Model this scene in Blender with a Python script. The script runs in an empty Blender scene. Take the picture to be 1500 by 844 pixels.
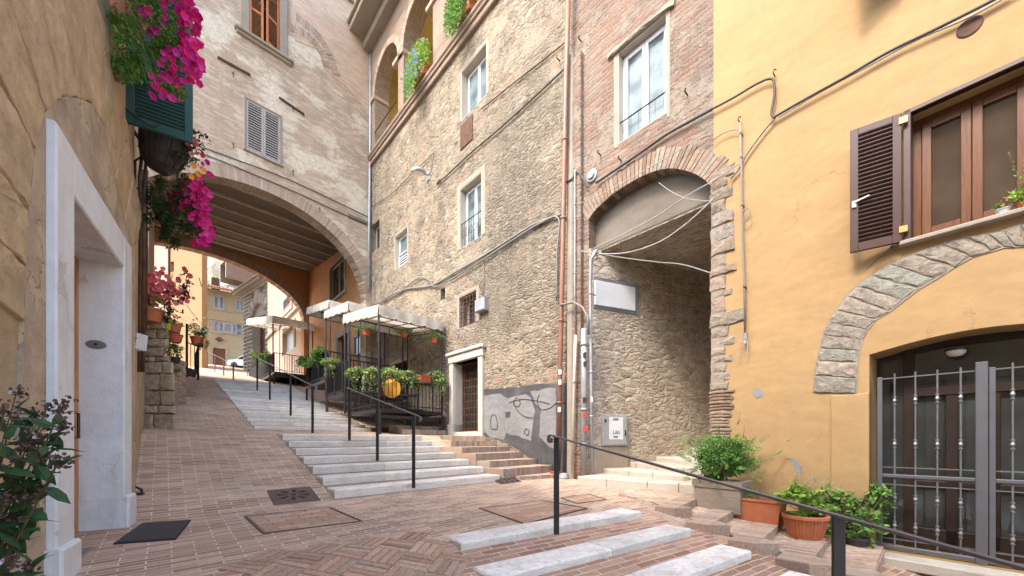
import bpy, bmesh, math, random
from mathutils import Vector, Matrix
from mathutils.geometry import tessellate_polygon
from mathutils import noise as mn

# ------------------------------------------------------------------ camera, world, sun, exposure
scene = bpy.context.scene
cam = bpy.data.cameras.new("camera")
cam.sensor_width = 36.0
cam.lens = 14.0
cam.shift_y = 0.1487
cam.clip_start = 0.05
cam.clip_end = 500
camo = bpy.data.objects.new("camera", cam)
camo.location = (0, 0, 0)
camo.rotation_euler = (math.pi / 2, 0, 0)
scene.collection.objects.link(camo)
scene.camera = camo

SUN_ELEV = math.radians(51)
SUN_DIR = Vector((-0.752, -0.658, 0)).normalized() * math.cos(SUN_ELEV) + Vector((0, 0, math.sin(SUN_ELEV)))
world = bpy.data.worlds.new("World")
scene.world = world
world.use_nodes = True
wn = world.node_tree
wn.nodes.clear()
wo = wn.nodes.new('ShaderNodeOutputWorld')
wb = wn.nodes.new('ShaderNodeBackground')
sky = wn.nodes.new('ShaderNodeTexSky')
sky.sky_type = 'NISHITA'
sky.sun_disc = False
sky.sun_elevation = SUN_ELEV
sky.sun_rotation = math.atan2(SUN_DIR.x, SUN_DIR.y)
sky.air_density = 1.2
sky.dust_density = 3.0
sky.ozone_density = 0.6
wb.inputs['Strength'].default_value = 0.15
wn.links.new(sky.outputs[0], wb.inputs['Color'])
wn.links.new(wb.outputs[0], wo.inputs['Surface'])

sun = bpy.data.lights.new("sun", 'SUN')
sun.energy = 0.72
sun.angle = math.radians(10.0)
sun.color = (1.0, 0.95, 0.87)
suno = bpy.data.objects.new("sun", sun)
suno.rotation_euler = SUN_DIR.to_track_quat('Z', 'Y').to_euler()
scene.collection.objects.link(suno)

scene.view_settings.view_transform = 'Standard'
scene.view_settings.look = 'None'
scene.view_settings.gamma = 1
scene.view_settings.use_curve_mapping = False
scene.view_settings.exposure = 2.5
scene.cycles.max_bounces = 8
scene.cycles.diffuse_bounces = 5

# ------------------------------------------------------------------ helpers
F = 583.0; CX = 750.0; CY = 645.0
R = random.Random(7)
def V2(px, s): return Vector(((px - CX) * s, F * s))

class Plane:
    """vertical plane; local x = to the right seen from the camera, y = into the wall, z = up"""
    def __init__(self, o, a):
        self.o = Vector((o[0], o[1])); self.a = Vector((a[0], a[1])).normalized()
        self.y = Vector((-self.a.y, self.a.x))
        self.M = Matrix(((self.a.x, self.y.x, 0, self.o.x), (self.a.y, self.y.y, 0, self.o.y), (0, 0, 1, 0), (0, 0, 0, 1)))
    @staticmethod
    def px(p1, s1, p2, s2):
        A = V2(p1, s1); B = V2(p2, s2); return Plane(A, B - A)
    def h(self, px, py, off=0.0):
        """pixel -> local (x,z) on the plane at local y=off"""
        o = self.o + self.y * off
        r = Vector(((px - CX) / F, 1.0))
        # r*k = o + a*t
        det = r.x * (-self.a.y) - (-self.a.x) * r.y
        k = (o.x * (-self.a.y) - (-self.a.x) * o.y) / det
        t = (r.x * o.y - r.y * o.x) / det
        return (t, (CY - py) / F * k)
    def p(self, px, py, off=0.0):
        t, z = self.h(px, py, off); return (t, off, z)
    def w(self, x, y, z): return self.M @ Vector((x, y, z))

WORLD = Plane((0, 0), (1, 0))
RW = Plane.px(452, 8.57 / 212, 1045, 8.57 / 805)      # right-hand stone and brick front
YW = Plane.px(1045, 8.2 / 770, 1600, 8.2 / 1325)      # yellow front
AF = Plane.px(200, 20.97 / 1084, 543, 20.97 / 741)    # arch building, near face
AB = Plane.px(200, 33.6 / 1084, 452, 33.6 / 832)      # arch building, far face
LW = Plane.px(-200, 1.15 / 560, 195, 1.15 / 165)      # left front
TW = Plane.px(865, 16.9 / 1235, 1300, 16.9 / 800)     # side wall of the covered passage

P1 = V2(490, 0.00886)
U = Vector((-0.875, 1)).normalized(); Vv = Vector((0.916, 1)).normalized()
def ST(t, w):
    return P1 + U * t + Vv * w
def TWc(x, y):
    r = Vector((x, y)) - P1
    det = U.x * Vv.y - Vv.x * U.y
    return ((r.x * Vv.y - Vv.x * r.y) / det, (U.x * r.y - r.x * U.y) / det)
KN = [(-12, -1.19), (-3, -0.875), (0, -0.77), (3.45, 0.10), (6.1, 0.255), (16.5, 2.67), (52, 8.8), (90, 14.0)]
def prof(t):
    for (a, za), (b, zb) in zip(KN, KN[1:]):
        if t <= b: return za + (zb - za) * (t - a) / (b - a)
    return KN[-1][1]
S1 = Vector((1.36, 4.96)); VP = Vector((0.802, 0.597)); NQ = Vector((-0.597, 0.802))
def PQ(x, y):
    r = Vector((x, y)) - S1; return (r.dot(VP), r.dot(NQ))
def fromPQ(p, q): return S1 + VP * p + NQ * q
def H(x, y):
    t, w = TWc(x, y); p, q = PQ(x, y)
    z = prof(t)
    if q < 0: z += q * (0.135 + 0.035 * max(0, min(3, p)))
    return z

META = {}
class MB:
    def __init__(self): self.v = []; self.f = []; self.m = []; self.uv = {}
    def add(self, vs, fs, mi=0, uv=None):
        b = len(self.v); self.v += [Vector(v) for v in vs]
        for i, f in enumerate(fs):
            if uv: self.uv[len(self.f)] = [uv[j] for j in f]
            self.f.append([b + j for j in f]); self.m.append(mi)
        return self
    def box(self, x0, x1, y0, y1, z0, z1, mi=0):
        vs = [(x0,y0,z0),(x1,y0,z0),(x1,y1,z0),(x0,y1,z0),(x0,y0,z1),(x1,y0,z1),(x1,y1,z1),(x0,y1,z1)]
        return self.add(vs, [(0,3,2,1),(4,5,6,7),(0,1,5,4),(1,2,6,5),(2,3,7,6),(3,0,4,7)], mi)
    def bbox(self, x0, x1, y0, y1, z0, z1, b=0.006, mi=0):
        """box whose front and top edges are chamfered"""
        vs = []
        for (dx, y, dz) in ((0, y1, 0), (0, y0 + b, 0), (b, y0, b)):
            vs += [(x0+dx,y,z0+dz),(x1-dx,y,z0+dz),(x1-dx,y,z1-dz),(x0+dx,y,z1-dz)]
        fs = [(0,1,2,3),(8,11,10,9)] if False else [(3,2,1,0),(8,9,10,11)]
        for k in (0, 4):
            for i in range(4):
                j = (i+1) % 4
                fs.append((k+i, k+j, k+4+j, k+4+i))
        return self.add(vs, fs, mi)
    def prism(self, poly, y0, y1, holes=(), mi=0, back=True, hole_mi=None):
        """poly in (x,z) extruded from y0 (front) to y1"""
        loops = [list(poly)] + [list(h) for h in holes]
        tri = tessellate_polygon([[Vector((p[0], p[1], 0)) for p in l] for l in loops])
        flat = [p for l in loops for p in l]; n = len(flat)
        vs = [(p[0], y0, p[1]) for p in flat] + [(p[0], y1, p[1]) for p in flat]
        fs = []
        for t in tri:
            a, b, c = [flat[i] for i in t]
            cr = (b[0]-a[0])*(c[1]-a[1]) - (b[1]-a[1])*(c[0]-a[0])
            t = tuple(t) if cr > 0 else tuple(reversed(t))
            fs.append(t)
            if back: fs.append(tuple(n + i for i in reversed(t)))
        self.add(vs, fs, mi)
        k = 0; sides = []
        for li, l in enumerate(loops):
            m = len(l)
            ar = sum(l[i][0]*l[(i+1)%m][1] - l[(i+1)%m][0]*l[i][1] for i in range(m))
            fl = (ar > 0) == (li == 0)
            for i in range(m):
                a, b = k+i, k+(i+1) % m
                q = (a, n+a, n+b, b) if fl else (a, b, n+b, n+a)
                sides.append((q, mi if li == 0 or hole_mi is None else hole_mi))
            k += m
        base = len(self.v) - len(vs)
        for q, m_ in sides:
            self.f.append([base + j for j in q]); self.m.append(m_)
        return self
    def prismz(self, poly, z0, z1, mi=0):
        """poly in (x,y), z0/z1 numbers or per-vertex lists"""
        n = len(poly)
        Z0 = z0 if isinstance(z0, (list, tuple)) else [z0]*n
        Z1 = z1 if isinstance(z1, (list, tuple)) else [z1]*n
        ar = sum(poly[i][0]*poly[(i+1)%n][1] - poly[(i+1)%n][0]*poly[i][1] for i in range(n))
        idx = list(range(n)) if ar > 0 else list(reversed(range(n)))
        vs = [(poly[i][0], poly[i][1], Z0[i]) for i in idx] + [(poly[i][0], poly[i][1], Z1[i]) for i in idx]
        fs = [tuple(reversed(range(n))), tuple(range(n, 2*n))] + [(i, (i+1)%n, n+(i+1)%n, n+i) for i in range(n)]
        return self.add(vs, fs, mi)
    def rough(self, poly, y0, y1, r=0.02, jit=0.01, mi=0, rng=R):
        """stone block with a rounded, uneven face; poly in (x,z)"""
        n = len(poly); cx = sum(p[0] for p in poly)/n; cz = sum(p[1] for p in poly)/n
        # densify the outline
        pts = []
        for i in range(n):
            a, b = poly[i], poly[(i+1)%n]
            L = math.hypot(b[0]-a[0], b[1]-a[1]); m = max(1, int(L/0.07))
            for k in range(m):
                f = k/m; pts.append((a[0]+(b[0]-a[0])*f + rng.uniform(-jit, jit), a[1]+(b[1]-a[1])*f + rng.uniform(-jit, jit)))
        n = len(pts)
        sc = max(0.05, min(math.hypot(p[0]-cx, p[1]-cz) for p in pts))
        def ring(k, y): return [(cx+(p[0]-cx)*k, y + rng.uniform(-jit, jit)*0.5, cz+(p[1]-cz)*k) for p in pts]
        k1 = max(0.5, 1 - r/sc*0.35); k2 = max(0.4, 1 - r/sc*1.0)
        vs = [(p[0], y1, p[1]) for p in pts] + ring(1, y0 + r*1.2) + ring(k1, y0 + r*0.35) + ring(k2, y0) + [(cx, y0 - jit*0.5, cz)]
        ar = sum(pts[i][0]*pts[(i+1)%n][1] - pts[(i+1)%n][0]*pts[i][1] for i in range(n))
        fs = []
        for k in range(3):
            for i in range(n):
                j = (i+1) % n
                q = (k*n+i, k*n+j, (k+1)*n+j, (k+1)*n+i)
                fs.append(q if ar > 0 else tuple(reversed(q)))
        for i in range(n):
            j = (i+1) % n; q = (3*n+i, 3*n+j, 4*n); fs.append(q if ar > 0 else tuple(reversed(q)))
        return self.add(vs, fs, mi)
    def tube(self, pts, r, n=8, mi=0, cap=True):
        pts = [Vector(p) for p in pts]
        rs = r if isinstance(r, (list, tuple)) else [r]*len(pts)
        T = []
        for i in range(len(pts)):
            d = (pts[min(i+1, len(pts)-1)] - pts[max(i-1, 0)]); T.append(d.normalized() if d.length > 1e-9 else Vector((0,0,1)))
        up = Vector((0,0,1)) if abs(T[0].z) < 0.9 else Vector((1,0,0))
        X = T[0].cross(up).normalized()
        vs = []
        for i, p in enumerate(pts):
            X = (X - T[i]*X.dot(T[i]))
            X = X.normalized() if X.length > 1e-6 else T[i].orthogonal().normalized()
            Y = T[i].cross(X)
            for k in range(n):
                a = 2*math.pi*k/n; vs.append(p + (X*math.cos(a) + Y*math.sin(a))*rs[i])
        fs = []
        for i in range(len(pts)-1):
            for k in range(n):
                a = i*n+k; b = i*n+(k+1)%n; fs.append((a, b, b+n, a+n))
        if cap: fs += [tuple(reversed(range(n))), tuple(range((len(pts)-1)*n, len(pts)*n))]
        return self.add(vs, fs, mi)
    def bar(self, a, b, w, h, mi=0):
        """rectangular bar from a to b, width w (horizontal), height h"""
        a = Vector(a); b = Vector(b); d = (b-a).normalized()
        X = d.cross(Vector((0,0,1)))
        X = X.normalized() if X.length > 1e-4 else Vector((1,0,0))
        Z = X.cross(d).normalized()
        vs = []
        for p in (a, b):
            for sx, sz in ((-1,-1),(1,-1),(1,1),(-1,1)): vs.append(p + X*sx*w/2 + Z*sz*h/2)
        return self.add(vs, [(3,2,1,0),(4,5,6,7),(0,1,5,4),(1,2,6,5),(2,3,7,6),(3,0,4,7)], mi)
    def lathe(self, c, prof_, n=20, mi=0, ax='z', arc=(0, 2*math.pi)):
        c = Vector(c); vs = []; full = abs(arc[1]-arc[0]-2*math.pi) < 1e-6
        m = n if full else n+1
        for r, z in prof_:
            for k in range(m):
                a = arc[0] + (arc[1]-arc[0])*k/n
                d = (r*math.cos(a), r*math.sin(a), z)
                if ax == 'y': d = (d[0], d[2], d[1])
                vs.append(c + Vector(d))
        fs = []
        for i in range(len(prof_)-1):
            for k in range(n):
                a = i*m+k; b = i*m+(k+1) % m
                q = (a, b, b+m, a+m)
                fs.append(q if ax == 'z' else tuple(reversed(q)))
        return self.add(vs, fs, mi)
    def build(self, name, mats, parent=None, plane=None, base=None, smooth=False, uvoff=(0,0)):
        me = bpy.data.meshes.new(name)
        if parent is not None:
            pl, bs = META[parent.name]
        else:
            pl, bs = (plane or WORLD), Vector(base or (0,0,0))
        me.from_pydata([v - bs for v in self.v], [], self.f)
        for m in (mats if isinstance(mats, (list, tuple)) else [mats]): me.materials.append(m)
        uvl = me.uv_layers.new(name='UVMap')
        for i, p in enumerate(me.polygons):
            p.material_index = self.m[i]; p.use_smooth = smooth
            vs = [self.v[j] for j in self.f[i]]
            if i in self.uv:
                for li, u in zip(p.loop_indices, self.uv[i]): uvl.data[li].uv = u
                continue
            nx, ny, nz = abs(p.normal.x), abs(p.normal.y), abs(p.normal.z)
            for li, v in zip(p.loop_indices, vs):
                if nz > 0.75: u = (v.x, v.y)
                elif nx > ny: u = (v.y, v.z)
                else: u = (v.x, v.z)
                uvl.data[li].uv = (u[0]+uvoff[0], u[1]+uvoff[1])
        me.update()
        o = bpy.data.objects.new(name, me)
        scene.collection.objects.link(o)
        META[o.name] = (pl, bs)
        if parent is not None: o.parent = parent
        else: o.matrix_world = pl.M @ Matrix.Translation(bs)
        return o

def tag(o, label=None, cat=None, group=None, kind=None):
    if label: o['label'] = label
    if cat: o['category'] = cat
    if group: o['group'] = group
    if kind: o['kind'] = kind
    return o
def thing(name, label, cat, plane=None, base=(0,0,0), group=None):
    o = bpy.data.objects.new(name, None); scene.collection.objects.link(o)
    pl = plane or WORLD
    o.empty_display_size = 0.2
    o.matrix_world = pl.M @ Matrix.Translation(Vector(base))
    META[o.name] = (pl, Vector(base))
    return tag(o, label, cat, group)

# ------------------------------------------------------------------ materials
class NT:
    def __init__(self, name, rough=0.85, spec=0.3):
        self.m = bpy.data.materials.new(name); self.m.use_nodes = True
        self.t = self.m.node_tree; self.b = self.t.nodes['Principled BSDF']
        self.b.inputs['Roughness'].default_value = rough
        self.b.inputs['Specular IOR Level'].default_value = spec
        self.uvn = None
    def n(self, typ, **kw):
        nd = self.t.nodes.new('ShaderNode' + typ)
        for k, v in kw.items():
            if k.startswith('_'): setattr(nd, k[1:], v); continue
            key = k.replace('_', ' ')
            s = nd.inputs[key]
            if isinstance(v, bpy.types.NodeSocket): self.t.links.new(v, s)
            else: s.default_value = v
        return nd
    def uv(self, sx=1, sy=1, rot=0, loc=(0,0)):
        if self.uvn is None: self.uvn = self.n('UVMap').outputs[0]
        mp = self.n('Mapping', Vector=self.uvn)
        mp.inputs['Scale'].default_value = (sx, sy, 1); mp.inputs['Rotation'].default_value = (0, 0, rot)
        mp.inputs['Location'].default_value = (loc[0], loc[1], 0)
        return mp.outputs[0]
    def obj(self, s=1):
        tc = self.n('TexCoord'); mp = self.n('Mapping', Vector=tc.outputs['Object'])
        mp.inputs['Scale'].default_value = (s, s, s) if not isinstance(s, tuple) else s
        return mp.outputs[0]
    def noise(self, vec, scale, detail=4, rough=0.55, dist=0, out='Fac'):
        return self.n('TexNoise', Vector=vec, Scale=scale, Detail=detail, Roughness=rough, Distortion=dist).outputs[out]
    def ramp(self, fac, stops, interp='LINEAR'):
        r = self.n('ValToRGB'); r.color_ramp.interpolation = interp
        e = r.color_ramp.elements
        while len(e) < len(stops): e.new(0.5)
        for i, (p, c) in enumerate(stops):
            e[i].position = p
            if not isinstance(c, (tuple, list)): c = (c, c, c)
            e[i].color = (*c[:3], 1)
        self.t.links.new(fac, r.inputs[0]); return r.outputs[0]
    def mix(self, fac, a, b, blend='MIX'):
        x = self.t.nodes.new('ShaderNodeMix'); x.data_type = 'RGBA'; x.blend_type = blend
        for s, v in ((x.inputs[0], fac), (x.inputs[6], a), (x.inputs[7], b)):
            if isinstance(v, bpy.types.NodeSocket): self.t.links.new(v, s)
            elif isinstance(v, (tuple, list)): s.default_value = (*v[:3], 1)
            else: s.default_value = v
        return x.outputs[2]
    def math(self, op, a, b=0.0, c=0.0, clamp=False):
        x = self.n('Math'); x.operation = op; x.use_clamp = clamp
        for i, v in enumerate((a, b, c)):
            if isinstance(v, bpy.types.NodeSocket): self.t.links.new(v, x.inputs[i])
            else: x.inputs[i].default_value = v
        return x.outputs[0]
    def col(self, c):
        s = self.b.inputs['Base Color']
        if isinstance(c, bpy.types.NodeSocket): self.t.links.new(c, s)
        else: s.default_value = (*c[:3], 1)
        return self
    def bump(self, h, strength=0.5, dist=0.02, prev=None):
        b = self.n('Bump', Height=h, Strength=strength, Distance=dist)
        if prev is not None: self.t.links.new(prev, b.inputs['Normal'])
        self.t.links.new(b.outputs[0], self.b.inputs['Normal']); return b.outputs[0]
    def rnd(self):
        return self.n('NewGeometry').outputs['Random Per Island']

def hsv_var(c, k): return tuple(max(0, x*k) for x in c)

def plain(name, col, rough=0.6, spec=0.4, metal=0.0, var=0.12, nscale=6, bump=0.0):
    t = NT(name, rough, spec); t.b.inputs['Metallic'].default_value = metal
    nz = t.noise(t.obj(), nscale, 5, 0.6)
    t.col(t.ramp(nz, [(0.3, hsv_var(col, 1-var)), (0.7, hsv_var(col, 1+var))]))
    if bump: t.bump(t.noise(t.obj(), nscale*6, 4, 0.6), bump, 0.01)
    return t.m

def rubble(name, cols, mortar, sx=3.2, sz=6.5, bump=0.9, stain=0.35, patch=None, patch_thr=0.58, patch_soft=0.10, streak=0.3, dark=(0.16,0.14,0.12), zone=None, brickpatch=None):
    t = NT(name, 0.92, 0.15)
    u = t.uv()
    def warp(src, sc, amp, det=3):
        w = t.n('TexNoise', Vector=src, Scale=sc, Detail=det, Roughness=0.6)
        o = t.n('VectorMath', _operation='SCALE'); t.t.links.new(w.outputs['Color'], o.inputs[0]); o.inputs['Scale'].default_value = amp
        a = t.n('VectorMath', _operation='ADD'); t.t.links.new(src, a.inputs[0]); t.t.links.new(o.outputs[0], a.inputs[1]); return a.outputs[0]
    uu = warp(warp(u, 1.6, 0.22), 9.0, 0.07)
    def vor(kx, kz):
        mp = t.n('Mapping', Vector=uu); mp.inputs['Scale'].default_value = (kx, kz, 1)
        a = t.n('TexVoronoi', Vector=mp.outputs[0], Scale=1.0, Randomness=0.95); a.voronoi_dimensions = '2D'
        b = t.n('TexVoronoi', Vector=mp.outputs[0], Scale=1.0, Randomness=0.95); b.voronoi_dimensions = '2D'; b.feature = 'DISTANCE_TO_EDGE'
        return a.outputs['Color'], b.outputs['Distance']
    c1, d1 = vor(sx, sz); c2, d2 = vor(sx*1.9, sz*1.75)
    sel = t.ramp(t.noise(u, 1.3, 3, 0.6), [(0.47, 0.0), (0.53, 1.0)])
    vc = t.mix(sel, c1, c2); vd = t.mix(sel, d1, d2)
    sep = t.n('SeparateColor', Color=vc)
    n = len(cols)
    c = t.ramp(sep.outputs[0], [(i/max(1, n-1), cc) for i, cc in enumerate(cols)], 'LINEAR')
    fine = t.noise(u, 30, 8, 0.75); mid = t.noise(u, 6, 6, 0.7)
    c = t.mix(0.85, c, t.ramp(fine, [(0.25, 0.5), (0.75, 1.4)]), 'MULTIPLY')
    c = t.mix(0.7, c, t.ramp(mid, [(0.3, 0.72), (0.7, 1.25)]), 'MULTIPLY')
    edge = t.ramp(vd, [(0.0, 1.0), (0.17, 0.0)])
    smear = t.ramp(t.noise(u, 2.6, 5, 0.65), [(0.38, 0.15), (0.62, 1.0)])
    mfac = t.math('MULTIPLY', edge, smear)
    mc = t.mix(0.8, mortar, t.ramp(fine, [(0.2, 0.5), (0.8, 1.35)]), 'MULTIPLY')
    c = t.mix(mfac, c, mc)
    # small dark gaps where the pointing has gone
    gap = t.math('MULTIPLY', t.ramp(vd, [(0.0, 1.0), (0.05, 0.0)]), t.ramp(t.noise(u, 4.3, 4, 0.7), [(0.55, 0.0), (0.66, 1.0)]))
    c = t.mix(t.math('MULTIPLY', gap, 0.75), c, (0.10, 0.08, 0.06))
    hgt = t.math('ADD', t.ramp(vd, [(0.0, 0.15), (0.2, 0.7), (0.5, 0.9)]), t.math('MULTIPLY', fine, 0.9))
    hgt = t.math('ADD', hgt, t.math('MULTIPLY', sep.outputs[1], 0.45))
    hgt = t.math('ADD', hgt, t.math('MULTIPLY', mid, 0.9))
    hgt = t.math('SUBTRACT', hgt, t.math('MULTIPLY', gap, 0.8))
    if patch:
        pn = t.noise(t.uv(1, 1.6, 0, (3, 7)), 0.7, 7, 0.7)
        pf = t.math('MULTIPLY', t.ramp(pn, [(patch_thr, 0.0), (patch_thr + patch_soft, 1.0)]), 0.85)
        pc = t.mix(0.9, patch, t.ramp(t.noise(u, 11, 7, 0.72), [(0.25, 0.55), (0.75, 1.25)]), 'MULTIPLY')
        c = t.mix(pf, c, pc)
        hgt = t.mix(pf, hgt, t.math('ADD', t.math('MULTIPLY', fine, 0.5), t.math('ADD', 1.2, t.math('MULTIPLY', mid, 0.6))))
    st = t.noise(t.uv(1.3, 0.55, 0.35, (11, 5)), 0.9, 8, 0.72)
    sf = t.math('MULTIPLY', t.ramp(st, [(0.48, 0.0), (0.66, 1.0)]), stain)
    spk = t.ramp(t.noise(u, 17, 6, 0.75), [(0.42, 1.0), (0.6, 0.25)])
    c = t.mix(t.math('MULTIPLY', sf, spk), c, dark)
    sk = t.noise(t.uv(5.0, 0.35), 1.0, 4, 0.6)
    c = t.mix(t.math('MULTIPLY', t.ramp(sk, [(0.55, 0.0), (0.75, 1.0)]), streak), c, hsv_var(dark, 1.5))
    if brickpatch:
        bt = t.n('TexBrick', Vector=uu, Scale=1.0, Color1=(*brickpatch[0], 1), Color2=(*brickpatch[1], 1), Mortar=(*mortar, 1))
        bt.inputs['Brick Width'].default_value = 0.26; bt.inputs['Row Height'].default_value = 0.075; bt.inputs['Mortar Size'].default_value = 0.012
        bf = t.ramp(t.noise(t.uv(0.9, 1.5, 0, (17, 3)), 0.9, 6, 0.65), [(0.57, 0.0), (0.62, 1.0)])
        c = t.mix(t.math('MULTIPLY', bf, 0.85), c, t.mix(0.8, bt.outputs['Color'], t.ramp(fine, [(0.25, 0.6), (0.75, 1.3)]), 'MULTIPLY'))
        hgt = t.mix(bf, hgt, t.math('ADD', t.math('SUBTRACT', 1.6, bt.outputs['Fac']), t.math('MULTIPLY', fine, 0.6)))
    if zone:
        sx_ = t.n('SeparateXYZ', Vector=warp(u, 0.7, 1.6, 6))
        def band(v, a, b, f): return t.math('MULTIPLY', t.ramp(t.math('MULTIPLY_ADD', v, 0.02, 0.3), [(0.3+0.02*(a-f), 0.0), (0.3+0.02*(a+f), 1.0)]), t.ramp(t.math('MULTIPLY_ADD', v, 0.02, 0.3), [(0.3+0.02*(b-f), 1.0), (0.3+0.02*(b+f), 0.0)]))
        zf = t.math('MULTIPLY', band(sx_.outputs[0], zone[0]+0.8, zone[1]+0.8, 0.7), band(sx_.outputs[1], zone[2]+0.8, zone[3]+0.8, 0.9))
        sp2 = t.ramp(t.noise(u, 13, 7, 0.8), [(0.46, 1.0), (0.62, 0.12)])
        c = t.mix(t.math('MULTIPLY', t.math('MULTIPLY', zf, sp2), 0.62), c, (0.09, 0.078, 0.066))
    t.col(c)
    t.bump(hgt, bump, 0.05)
    return t.m

def bricks(name, c1, c2, mortar, bw=0.27, rh=0.062, mw=0.008, bump=0.7, patch=None, patch_thr=0.55, stain=0.25, rot=0, off=0.5, wobble=0.012, pscale=0.5, c3=None, mcon=1.0, dark=(0.12,0.10,0.09), vary=0.7, psx=1, psy=1.3, bd=0.02):
    t = NT(name, 0.9, 0.2)
    u0 = t.uv(1, 1, rot)
    w = t.n('TexNoise', Vector=u0, Scale=1.7, Detail=3, Roughness=0.6)
    offn = t.n('VectorMath', _operation='SCALE'); t.t.links.new(w.outputs['Color'], offn.inputs[0]); offn.inputs['Scale'].default_value = wobble*2
    w2 = t.n('TexNoise', Vector=u0, Scale=14, Detail=2, Roughness=0.6)
    off2 = t.n('VectorMath', _operation='SCALE'); t.t.links.new(w2.outputs['Color'], off2.inputs[0]); off2.inputs['Scale'].default_value = wobble
    uu = t.n('VectorMath', _operation='ADD'); t.t.links.new(u0, uu.inputs[0]); t.t.links.new(offn.outputs[0], uu.inputs[1])
    uv = t.n('VectorMath', _operation='ADD'); t.t.links.new(uu.outputs[0], uv.inputs[0]); t.t.links.new(off2.outputs[0], uv.inputs[1])
    br = t.n('TexBrick', Vector=uv.outputs[0], Scale=1.0, Color1=(0,0,0,1), Color2=(1,1,1,1), Mortar=(0.5,0.5,0.5,1))
    br.inputs['Mortar Size'].default_value = mw; br.inputs['Mortar Smooth'].default_value = 0.35
    br.inputs['Brick Width'].default_value = bw; br.inputs['Row Height'].default_value = rh; br.inputs['Bias'].default_value = 0.0
    br.offset = off
    sep = t.n('SeparateColor', Color=br.outputs['Color'])
    stops = [(0.0, c1), (0.5, t_mid(c1, c2) if c3 is None else c3), (1.0, c2)]
    c = t.ramp(sep.outputs[0], stops)
    fine = t.noise(t.uv(), 45, 5, 0.7)
    big = t.noise(t.uv(), 0.8, 5, 0.6)
    c = t.mix(vary, c, t.ramp(fine, [(0.25, 0.6), (0.75, 1.35)]), 'MULTIPLY')
    c = t.mix(0.6, c, t.ramp(big, [(0.3, 0.72), (0.7, 1.22)]), 'MULTIPLY')
    mm = t.ramp(t.noise(t.uv(), 3.0, 4, 0.6), [(0.3, 0.35*mcon), (0.6, mcon)])
    mf = t.math('MULTIPLY', br.outputs['Fac'], mm)
    c = t.mix(mf, c, t.mix(0.6, mortar, t.ramp(fine, [(0.2, 0.7), (0.8, 1.2)]), 'MULTIPLY'))
    h = t.math('ADD', t.math('SUBTRACT', 1.0, br.outputs['Fac']), t.math('MULTIPLY', fine, 0.5))
    h = t.math('ADD', h, t.math('MULTIPLY', sep.outputs[0], 0.3))
    if patch:
        pf = t.ramp(t.noise(t.uv(psx, psy, 0, (5, 9)), pscale, 7, 0.68), [(patch_thr, 0.0), (patch_thr + 0.05, 1.0)])
        pf2 = t.math('MULTIPLY', pf, t.ramp(t.noise(t.uv(), 7, 5, 0.7), [(0.36, 0.25), (0.5, 1.0)]))
        pc = t.mix(0.8, patch, t.ramp(t.noise(t.uv(), 6, 6, 0.7), [(0.25, 0.7), (0.75, 1.2)]), 'MULTIPLY')
        c = t.mix(pf2, c, pc)
        h = t.mix(pf2, h, t.math('ADD', t.math('MULTIPLY', fine, 0.4), 0.9))
    st = t.noise(t.uv(1.2, 0.7, 0.4, (21, 15)), 1.1, 6, 0.7)
    c = t.mix(t.math('MULTIPLY', t.ramp(st, [(0.5, 0.0), (0.7, 1.0)]), stain), c, dark)
    t.col(c)
    t.bump(h, bump, bd)
    return t.m
def t_mid(a, b): return tuple((x+y)/2 for x, y in zip(a, b))

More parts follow.
